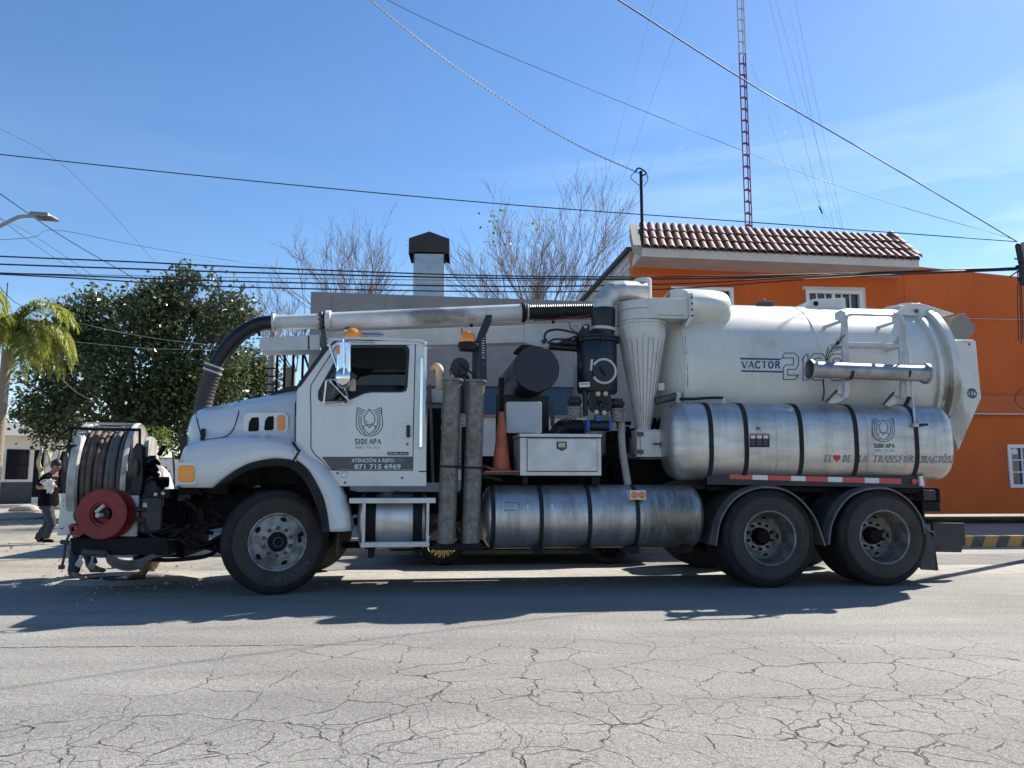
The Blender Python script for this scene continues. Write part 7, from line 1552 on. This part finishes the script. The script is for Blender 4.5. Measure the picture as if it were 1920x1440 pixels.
# ---------------------------------------------------------------- plants
def leaf_cloud(name, blobs, n, size, m, parent, off, seed=1, clump=22, spread=.42, droop=.3):
    rnd = random.Random(seed); vs_ = []; fs = []; tot = sum(b_[3]**2 for b_ in blobs)
    for (px, py, Y, r) in blobs:
        c0_ = at(px, py, Y); rw = r/F*Y; nc = int(n/clump*(r**2)/tot) + 1
        for _ in range(int(nc*1.45)):
            d = Vector((rnd.gauss(0,1), rnd.gauss(0,1), rnd.gauss(0,1))).normalized(); rr_ = rnd.random()**.38
            rr_ *= 1 + .28*noise.noise(d*2.2 + c0_)
            cc = c0_ + Vector((d.x*rw, d.y*rw*.85, d.z*rw))*rr_
            if noise.noise(cc*.95 + Vector((3,1,7))) < -.10: continue
            for _k in range(clump):
                q = cc + Vector((rnd.gauss(0,1), rnd.gauss(0,1), rnd.gauss(0,1)))*spread*.5
                nn = (Vector((rnd.gauss(0,1), rnd.gauss(0,1), rnd.gauss(0,1)+.7))).normalized(); a = nn.orthogonal().normalized(); a = (a*math.cos(rnd.random()*6.3) + nn.cross(a)*math.sin(rnd.random()*6.3)).normalized(); a.z -= droop; a.normalize(); w = nn.cross(a).normalized()
                s = size*rnd.uniform(.6, 1.25); o_ = len(vs_); q = q - off
                vs_ += [q, q + a*s*.5 + w*s*.34, q + a*s, q + a*s*.5 - w*s*.34 + nn*s*.08]; fs += [(o_, o_+1, o_+2, o_+3)]
    o = raw(name, vs_, fs, m, parent); o['kind'] = 'stuff'; return o
TYY = 24
bl = [(150,630,24,58),(215,615,24.5,62),(300,600,24,70),(350,560,24,45),(345,525,24,20),(400,590,24.5,58),(440,600,24,34),(120,585,24,28),(250,690,24,95),(120,700,24.5,70),(60,760,25,34),(380,700,24,85),(330,780,24,75),(210,790,24,80),(110,780,24.5,50),(470,690,26,40),(465,740,26,46),(500,710,26.5,26),(160,560,24.3,14),(95,570,24,12),(185,556,24,10),(240,570,24,16),(345,505,24,12),(362,520,24,10),(372,530,24,14),(410,530,24,13),(458,590,24,14),(450,560,24,10),(470,650,25,12),(40,715,25,16),(28,745,25,12),(425,545,24,22),(290,560,24,34)]
q = at(270, 800, 24.2); tr = empty('leafy_tree', (q.x, q.y, 0)); tag(tr, 'large dense dark green broadleaf tree behind the truck nose', 'tree'); of_ = Vector((q.x, q.y, 0))
b = MB(); b.tube(smooth([(0,0,0),(.1,0,1.2),(-.05,.1,2.6)], 5), [.24]*5+[.20]*5+[.17], 12)
b.build('trunk', M['bark'], tr)
b = MB(); rnd = random.Random(4)
for bx_ in bl:
    c_ = at(bx_[0], bx_[1], bx_[2]) - of_; P_ = smooth([(-.05,.1,2.3), Vector((-.05,.1,2.6)).lerp(c_, .5)+Vector((rnd.uniform(-.3,.3),0,rnd.uniform(-.1,.4))), c_], 5); b.tube(P_, [.07 - .06*i/len(P_) for i in range(len(P_))], 6)
    for _ in range(7): d = Vector((rnd.gauss(0,1),rnd.gauss(0,.6),rnd.gauss(0,1))).normalized()*bx_[3]/F*bx_[2]; b.tube([P_[6], P_[6].lerp(c_+d, .6)+Vector((0,0,.1)), c_+d], [.012,.009,.005], 4)
b.build('limb', M['bark'], tr)
leaf_cloud('crown', bl, 37000, .16, M['leaf'], tr, of_, 3)
q = at(322, 880, 21); tr = empty('shrub', (q.x, q.y, 0)); tag(tr, 'sunlit yellow green bush glimpsed just ahead of the truck nose', 'shrub'); of_ = Vector((q.x, q.y, 0))
b = MB(); b.tube([(0,0,0),(.1,0,1.2),(0,0,1.9)], [.05,.04,.02], 6); b.build('stem', M['bark'], tr)
leaf_cloud('foliage', [(322,850,21,26),(318,818,21,24),(330,880,21,26),(345,840,21,24),(305,870,21,20)], 3200, .10, M['leafy'], tr, of_, 6, 12, .25)
# palm
def palm():
    q = at(14, 655, 20); base = Vector((at(-14, 900, 20).x, 20, 0)); tr = empty('palm_tree', base); tag(tr, 'feathery yellow green palm with drooping fronds at the left edge', 'palm tree'); top = q - base
    b = MB(); P_ = smooth([(0,0,0),(top*.5)+Vector((.0,0,0)),top], 8); b.tube(P_, [.17-.06*i/16 + (.006 if i%2 else 0) for i in range(17)], 12); b.build('trunk', M['palmtrunk'], tr)
    rnd = random.Random(12)
    for k in range(28):
        az = 2*math.pi*(k*.381966) ; el = R(rnd.uniform(25, 84)); L_2 = rnd.uniform(1.95, 2.5); d = Vector((math.cos(az)*math.cos(el), math.sin(az)*math.cos(el), math.sin(el))); P = [top + Vector((0,0,rnd.uniform(0,.35)))]; n_ = 16; dd = d.copy()
        for i in range(n_): dd = (dd + Vector((0,0,-.10-.014*i))).normalized(); P.append(P[-1] + dd*L_2/n_)
        fr = empty('frond', (0,0,0), 0, tr); b = MB(); b.tube(P, [.022*(1-.8*i/n_) for i in range(n_+1)], 5); b.build('rachis', M['palm'], fr)
        vs_ = []; fs = []
        for i in range(2, n_+1):
            for rep in range(14):
                f = rnd.random(); p = P[i-1].lerp(P[i], f); tdir = (P[i]-P[i-1]).normalized(); sd = tdir.cross(Vector((0,0,1))); sd = sd.normalized() if sd.length > .01 else Vector((1,0,0)); sgn = rnd.choice((-1,1))
                l_ = (.62 - .30*(i/n_)**2)*rnd.uniform(.8,1.15); dv_ = (tdir*.8 + sd*sgn*rnd.uniform(.5,1) + Vector((0,0,rnd.uniform(.0,.5)))).normalized(); w = .017; c_ = p; prev = None
                for s in range(5):
                    wd = w*(1-s/4.6); nx = dv_.cross(Vector((0,.3,1))).normalized(); o_ = len(vs_); vs_ += [c_ + nx*wd, c_ - nx*wd]
                    if s: fs.append((o_-2, o_-1, o_+1, o_))
                    c_ = c_ + dv_*l_/4; dv_ = (dv_ + Vector((0,0,-.55))).normalized()
        lf = raw('leaflets', vs_, fs, M['palm'], fr); lf['kind'] = 'stuff'
palm()
# bare trees
def bare(lab, bpx, bpy, Y, stems, seed, fan, h, leaves=None):
    rnd = random.Random(seed); q = at(bpx, bpy, Y); base = Vector((q.x, Y, 0)); tr = empty('bare_tree', base); tag(tr, lab, 'tree', ); c0_ = q - base
    b = MB(); b.tube([(0,0,0), c0_*.6, c0_], [.20,.17,.14], 10); b.build('trunk', M['twig'], tr); b = MB(); cnt = 0
    def grow(p, d, r, L, lvl):
        n_ = 5; P = [p]; dd = d.copy()
        for i in range(n_):
            dd = (dd + Vector((rnd.gauss(0,.06), rnd.gauss(0,.06), .035))).normalized(); P.append(P[-1] + dd*L/n_)
        b.tube(P, [max(.0038, r*(1-.55*i/n_)) for i in range(n_+1)], 5 if r > .02 else 3, caps=False)
        if lvl <= 0: return
        for k in range(rnd.randint(4, 6)):
            i = rnd.randint(1, n_); ax = Vector((rnd.gauss(0,1), rnd.gauss(0,1), rnd.gauss(0,.6))).normalized(); nd = (dd + ax*rnd.uniform(.35,.75)); nd.z = abs(nd.z)*.8 + .25; nd.normalize()
            grow(P[i], nd, r*.52, L*rnd.uniform(.42,.72), lvl-1)
    for (tx, ty) in stems:
        e_ = at(tx, ty, Y + rnd.uniform(-1.2, 1.2)) - base; d = (e_ - c0_); d2 = d.normalized(); grow(c0_ + Vector((rnd.uniform(-.2,.2),0,-.1)), d2, .022, d.length*(.56 + .26*abs(d2.x)), 3)
    b.build('branches', M['twig'], tr, 60)
    if leaves: leaf_cloud('last_leaves', leaves, 260, .12, M['leafy'], tr, base, 8, 5, .5)
bare('bare winter tree with a few leaves fanning up beside the tiled roof', 1020, 640, 23, [(1100,380),(1060,410),(1030,415),(1000,420),(965,425),(925,430),(885,465),(850,490),(835,530),(860,560),(1130,420),(1175,430),(1205,440),(1215,480),(1010,470),(1080,460),(930,490),(1150,480),(900,520)], 5, 0, 0, [(945,420,22.5,28),(935,450,22.5,22),(960,480,22.5,22),(1010,415,22.5,10)])
bare('thin bare tree reaching up left of the roof duct', 650, 640, 23, [(560,490),(600,490),(640,480),(665,470),(700,465),(740,470),(770,490),(620,520),(720,510),(505,540),(690,500)], 9, 0, 0)
bare('small bare twiggy tree seen above the drooping black hose', 545, 690, 22.4, [(480,560),(500,540),(530,530),(560,520),(590,540),(470,600)], 14, 0, 0)
q = ground(84, 962); fb = Vector((q.x, q.y, 0)); tr = empty('frangipani_tree', fb); tag(tr, 'small leafless pale branched tree in front of the white house', 'tree'); Yf = q.y
b = MB()
for P_, r0, r1 in (([(84,962),(80,920),(77,884)],.10,.08),([(77,884),(72,868),(75,855),(78,842),(77,832),(70,823),(64,812)],.07,.03),([(77,832),(84,820),(88,808)],.045,.025),([(77,884),(84,876),(92,868),(93,858),(88,845),(80,838)],.06,.03),([(93,858),(97,842),(99,825)],.045,.025),([(92,868),(106,862),(112,850),(116,830),(121,815)],.05,.03),([(116,830),(110,815)],.035,.025),([(70,823),(66,818),(57,812)],.03,.02),([(84,820),(80,808)],.03,.02),([(88,845),(84,832)],.03,.02)):
    Q = smooth([at(x, y, Yf + .2*math.sin(x)) - fb for x, y in P_], 4); n_ = len(Q); b.tube(Q, [r0 + (r1-r0)*i/(n_-1) for i in range(n_)], 8)
b.build('branches', M['frangi'], tr)
# ---------------------------------------------------------------- lamp, pole, cables
q = at(-45, 600, 9.0); sl = empty('street_lamp', (q.x, 9.0, 0)); tag(sl, 'grey flat led street lamp on a curved arm entering from the left edge', 'street lamp'); o3 = Vector((q.x, 9.0, 0))
b = MB(); b.tube(smooth([Vector((0,0,0)), at(-45,470,9)-o3, at(-30,440,9)-o3, at(0,424,9)-o3, at(25,411,9)-o3, at(40,406,9)-o3, at(66,405,9)-o3], 6), .022, 12); b.build('pole_arm', M['lampgrey'], sl)
a, c_ = at(60,405,9)-o3, at(104,406,9)-o3; b = MB(); b.add([(a.x,-.07,a.z-.015),(a.x+.03,-.12,a.z-.02),(c_.x-.02,-.12,c_.z-.03),(c_.x,-.08,c_.z-.022),(c_.x,.08,c_.z-.022),(c_.x-.02,.12,c_.z-.03),(a.x+.03,.12,a.z-.02),(a.x,.07,a.z-.015)]+[(a.x,-.05,a.z+.025),(a.x+.03,-.09,a.z+.03),(c_.x-.04,-.09,c_.z+.022),(c_.x-.02,-.06,c_.z+.0),(c_.x-.02,.06,c_.z+.0),(c_.x-.04,.09,c_.z+.022),(a.x+.03,.09,a.z+.03),(a.x,.05,a.z+.025)], [tuple(range(8)),tuple(range(8,16))]+[(i,(i+1)%8,8+(i+1)%8,8+i) for i in range(8)]); b.build('lamp_head', M['lampgrey'], sl, 0, .004)
for k in range(3): b = MB(); x_ = a.x + .09 + k*.055; b.box((x_,-.08,a.z-.034),(x_+.04,.08,a.z-.026)); b.build('led_panel', M['headliner'], sl, 0)
PY = 12.2; pc0 = at(1927, 500, PY); po = empty('utility_pole', (pc0.x, PY, 0)); tag(po, 'concrete utility pole at the right edge carrying the cable bundle and black splice case', 'pole'); o4 = Vector((pc0.x, PY, 0))
b = MB(); b.cyl((0,0,0),(0,0,4.98),.10,.075,16); b.build('pole_shaft', M['polec'], po)
b = MB(); b.tube([at(1909,461,PY-.15)-o4, at(1915,492,PY-.15)-o4], .045, 14); b.ball(at(1909,461,PY-.15)-o4, .045, 12); b.build('splice_case', M['cable'], po)
b = MB(); b.beam(at(1905,500,PY)-o4, at(1925,505,PY)-o4, .05, .05); b.beam(at(1893,519,PY)-o4, at(1912,506,PY)-o4, .02,.02); b.beam(at(1914,490,PY-.1)-o4, at(1918,535,PY-.1)-o4, .06,.05); b.beam(at(1902,485,PY-.1)-o4, at(1920,487,PY-.1)-o4, .02,.02); b.build('bracket', M['cable'], po, 0, .004)
b = MB()
for i, (x_, y1_) in enumerate(((1908,640),(1913,645),(1916,635))): b.tube(smooth([at(1909+i*2,508,PY-.12)-o4, at(x_,560,PY-.12)-o4, at(x_+2,y1_,PY-.12)-o4], 5), .007, 6)
b.tube(smooth([at(1908,505,PY-.1)-o4, at(1910,525,PY-.1)-o4, at(1925,538,PY-.1)-o4], 5), .009, 6)
b.tube(smooth([at(1925,722,PY-.1)-o4, at(1908,735,PY-.1)-o4, at(1903,750,PY-.1)-o4, at(1912,763,PY-.1)-o4, at(1925,768,PY-.1)-o4], 5), .006, 6); b.build('dangling_cable', M['cable'], po)
def cable(lab, pts, r=.009, m_=None, cat='cable', grp=None, k=10, name='overhead_cable', twist=0):
    P_ = [at(x, y, Y) for x, y, Y in pts]; org = P_[0]; Q = smooth([p - org for p in P_], k)
    b = MB()
    if twist:
        Q = smooth(Q, 12)
        for ph in (0, math.pi): b.tube([q_ + Vector((math.cos(i*.8+ph)*twist*.2, math.cos(i*.8+ph)*twist*.5, math.sin(i*.8+ph)*twist)) for i, q_ in enumerate(Q)], r, 5)
    else: b.tube(Q, r, 6)
    o = b.build(name, m_ or M['cable'], None, 60); o.location = org; return tag(o, lab, cat, grp)
G = 'cable bundle strung across the street'
cable('highest and boldest cable of the bundle crossing behind the roof duct', [(-40,479,11.2),(250,491,11.4),(500,502.5,11.5),(960,517.5,11.8),(1400,517,12),(1906,502,12.2)], .0115, grp=G)
cable('second cable of the bundle, just under the highest', [(-40,494,11.3),(250,504,11.4),(500,512,11.5),(960,522,11.8),(1400,521,12),(1906,503.5,12.2)], .0125, grp=G)
cable('third cable of the bundle, crossing over the dark tree top', [(-40,510.5,11.1),(250,521,11.3),(500,529,11.5),(960,537,11.7),(1300,531,11.9),(1560,516,12),(1906,505,12.2)], .0115, grp=G)
cable('lowest sagging cable of the bundle', [(-40,512,11.0),(150,522,11.1),(440,538,11.3),(960,547,11.6),(1250,542,11.8),(1560,521,12),(1906,506,12.2)], .0105, grp=G)
cable('thin cable drawn between the bold cables of the bundle', [(-40,511,11.4),(420,520,11.5),(960,526,11.8),(1300,521.5,12),(1906,504,12.3)], .005, grp=G)
cable('long single cable sloping down from the left edge over the bare tree', [(-60,282,11.0),(0,289.5,11),(480,340,11.4),(960,384,11.8),(1400,416,12.1),(1906,453,12.2)], .0085)
cable('heavy cable running diagonally from the top edge to the right pole', [(1090,-45,7.5),(1160,0,8.0),(1400,153,9.5),(1650,300,11),(1907,453,12.2)], .0088)
cable('thin sagging wire from the top edge to the right pole', [(660,-45,8.0),(727,0,8.3),(900,82,9),(1160,189,10),(1400,285,10.8),(1650,375,11.6),(1900,448,12.2)], .0038)
cable('twisted service drop from the top edge to the roof mast', [(640,-55,9),(695,0,9.4),(770,62,10),(850,123,10.8),(930,178,11.6),(1010,231,12.4),(1100,281,13.3),(1199,325,14.3)], .005, k=4, twist=.011)
cable('wire climbing from the left edge to the dark tree', [(-40,335,12),(120,445,15),(265,530,19),(300,560,22)], .009)
cable('fine wire sloping steeply at the upper left', [(-40,222,14),(100,296,16),(200,390,18),(290,490,21)], .005, M['cablegrey'])
cable('fine wire descending from the left edge behind the lamp', [(-40,378,13),(60,455,15),(160,520,18),(250,580,22)], .006, M['cablegrey'])
cable('faint wire below the lamp head running into the palm', [(-40,388,14),(60,440,16),(150,500,19),(230,560,22)], .006, M['cablegrey'])
cable('fine wire rising to a joint right of the lamp head and falling away again', [(-40,452,15),(60,445,15.5),(110,432,16),(290,466,18),(560,508,22)], .0055, M['cablegrey'])
cable('short dark wire dropping behind the palm', [(-30,505,17),(20,560,18.5),(43,576,19.5),(60,600,20.5)], .008)
for i, (lab, a_, c__) in enumerate((('pale wire hanging across the dark tree, upper one', (120,600), (420,650)), ('pale wire hanging across the dark tree, middle one', (130,640), (440,655)), ('pale wire hanging across the dark tree, lowest one', (110,705), (175,752)))):
    cable(lab, [(a_[0],a_[1],20.5),((a_[0]+c__[0])/2,(a_[1]+c__[1])/2+6,20.6),(c__[0],c__[1],20.8)], .006, M['strap'])
GY = 'steel guy wires of the red lattice mast'
for lab, x0, y0, x1, y1, Y0, Y1 in (('guy wire from the red section down to the roof mast', 1386,107,1206,388,24,18),('leftmost high guy wire leaving the top edge', 1232,-20,1120,400,24,20),('high guy wire left of the mast, second from the left', 1298,-20,1140,410,24,20),
    ('short guy wire just right of the mast ending nearest it', 1403,105,1516,440,24,21),('guy wire right of the mast with a frayed clamp low down', 1403,108,1566,440,24,21),('high guy wire right of the mast, nearest the mast', 1437,-20,1552,440,24,21),('high guy wire right of the mast, second one out', 1449,-20,1580,440,24,21),('high guy wire right of the mast, third one out', 1474,-20,1566,440,24,22),('high guy wire farthest right of the mast', 1486,-20,1583,440,24,21)):
    cable(lab, [(x0,y0,Y0),((x0+x1)/2,(y0+y1)/2,(Y0+Y1)/2),(x1,y1,Y1)], .0035, M['cablegrey'], 'guy wire', GY, 3, 'guy_wire')
p = at(1536, 388, 21.3); b = MB(); b.tube([(0,0,0),(.05,0,-.12),(.08,0,-.2)], .02, 6); b.tube([(.0,0,.05),(-.04,0,.0)], .008, 5); o = b.build('guy_clamp', M['cable'], None); o.location = p; tag(o, 'small frayed dark clamp hanging on a guy wire above the roof', 'clamp')

# loose gravel and crumbs along the road edge
rnd = random.Random(31); vs_ = []; fs = []
for i in range(420):
    if i % 2 == 0: x = rnd.uniform(-12, -3.6); y = rnd.gauss(11.6, 1.6)
    else: x = rnd.gauss(-4.6, .8); y = rnd.gauss(9.1, .35)
    s = rnd.uniform(.006, .02)*(1 if rnd.random() < .93 else 2.0); o_ = len(vs_); a = rnd.uniform(0, 6.28)
    for k in range(4): vs_.append((x + s*math.cos(a + k*1.57)*rnd.uniform(.7,1.2), y + s*math.sin(a + k*1.57)*rnd.uniform(.7,1.2), -.004))
    for k in range(4): vs_.append((x + s*.6*math.cos(a + k*1.57 + .3), y + s*.6*math.sin(a + k*1.57 + .3), s*rnd.uniform(.6,.95)))
    fs += [(o_+4, o_+5, o_+6, o_+7)] + [(o_+k, o_+(k+1)%4, o_+4+(k+1)%4, o_+4+k) for k in range(4)]
o = raw('loose_gravel', vs_, fs, M['rock']); tag(o, 'scattered loose gravel and crumbs along the road edge and workers hole', 'gravel', None, 'stuff')
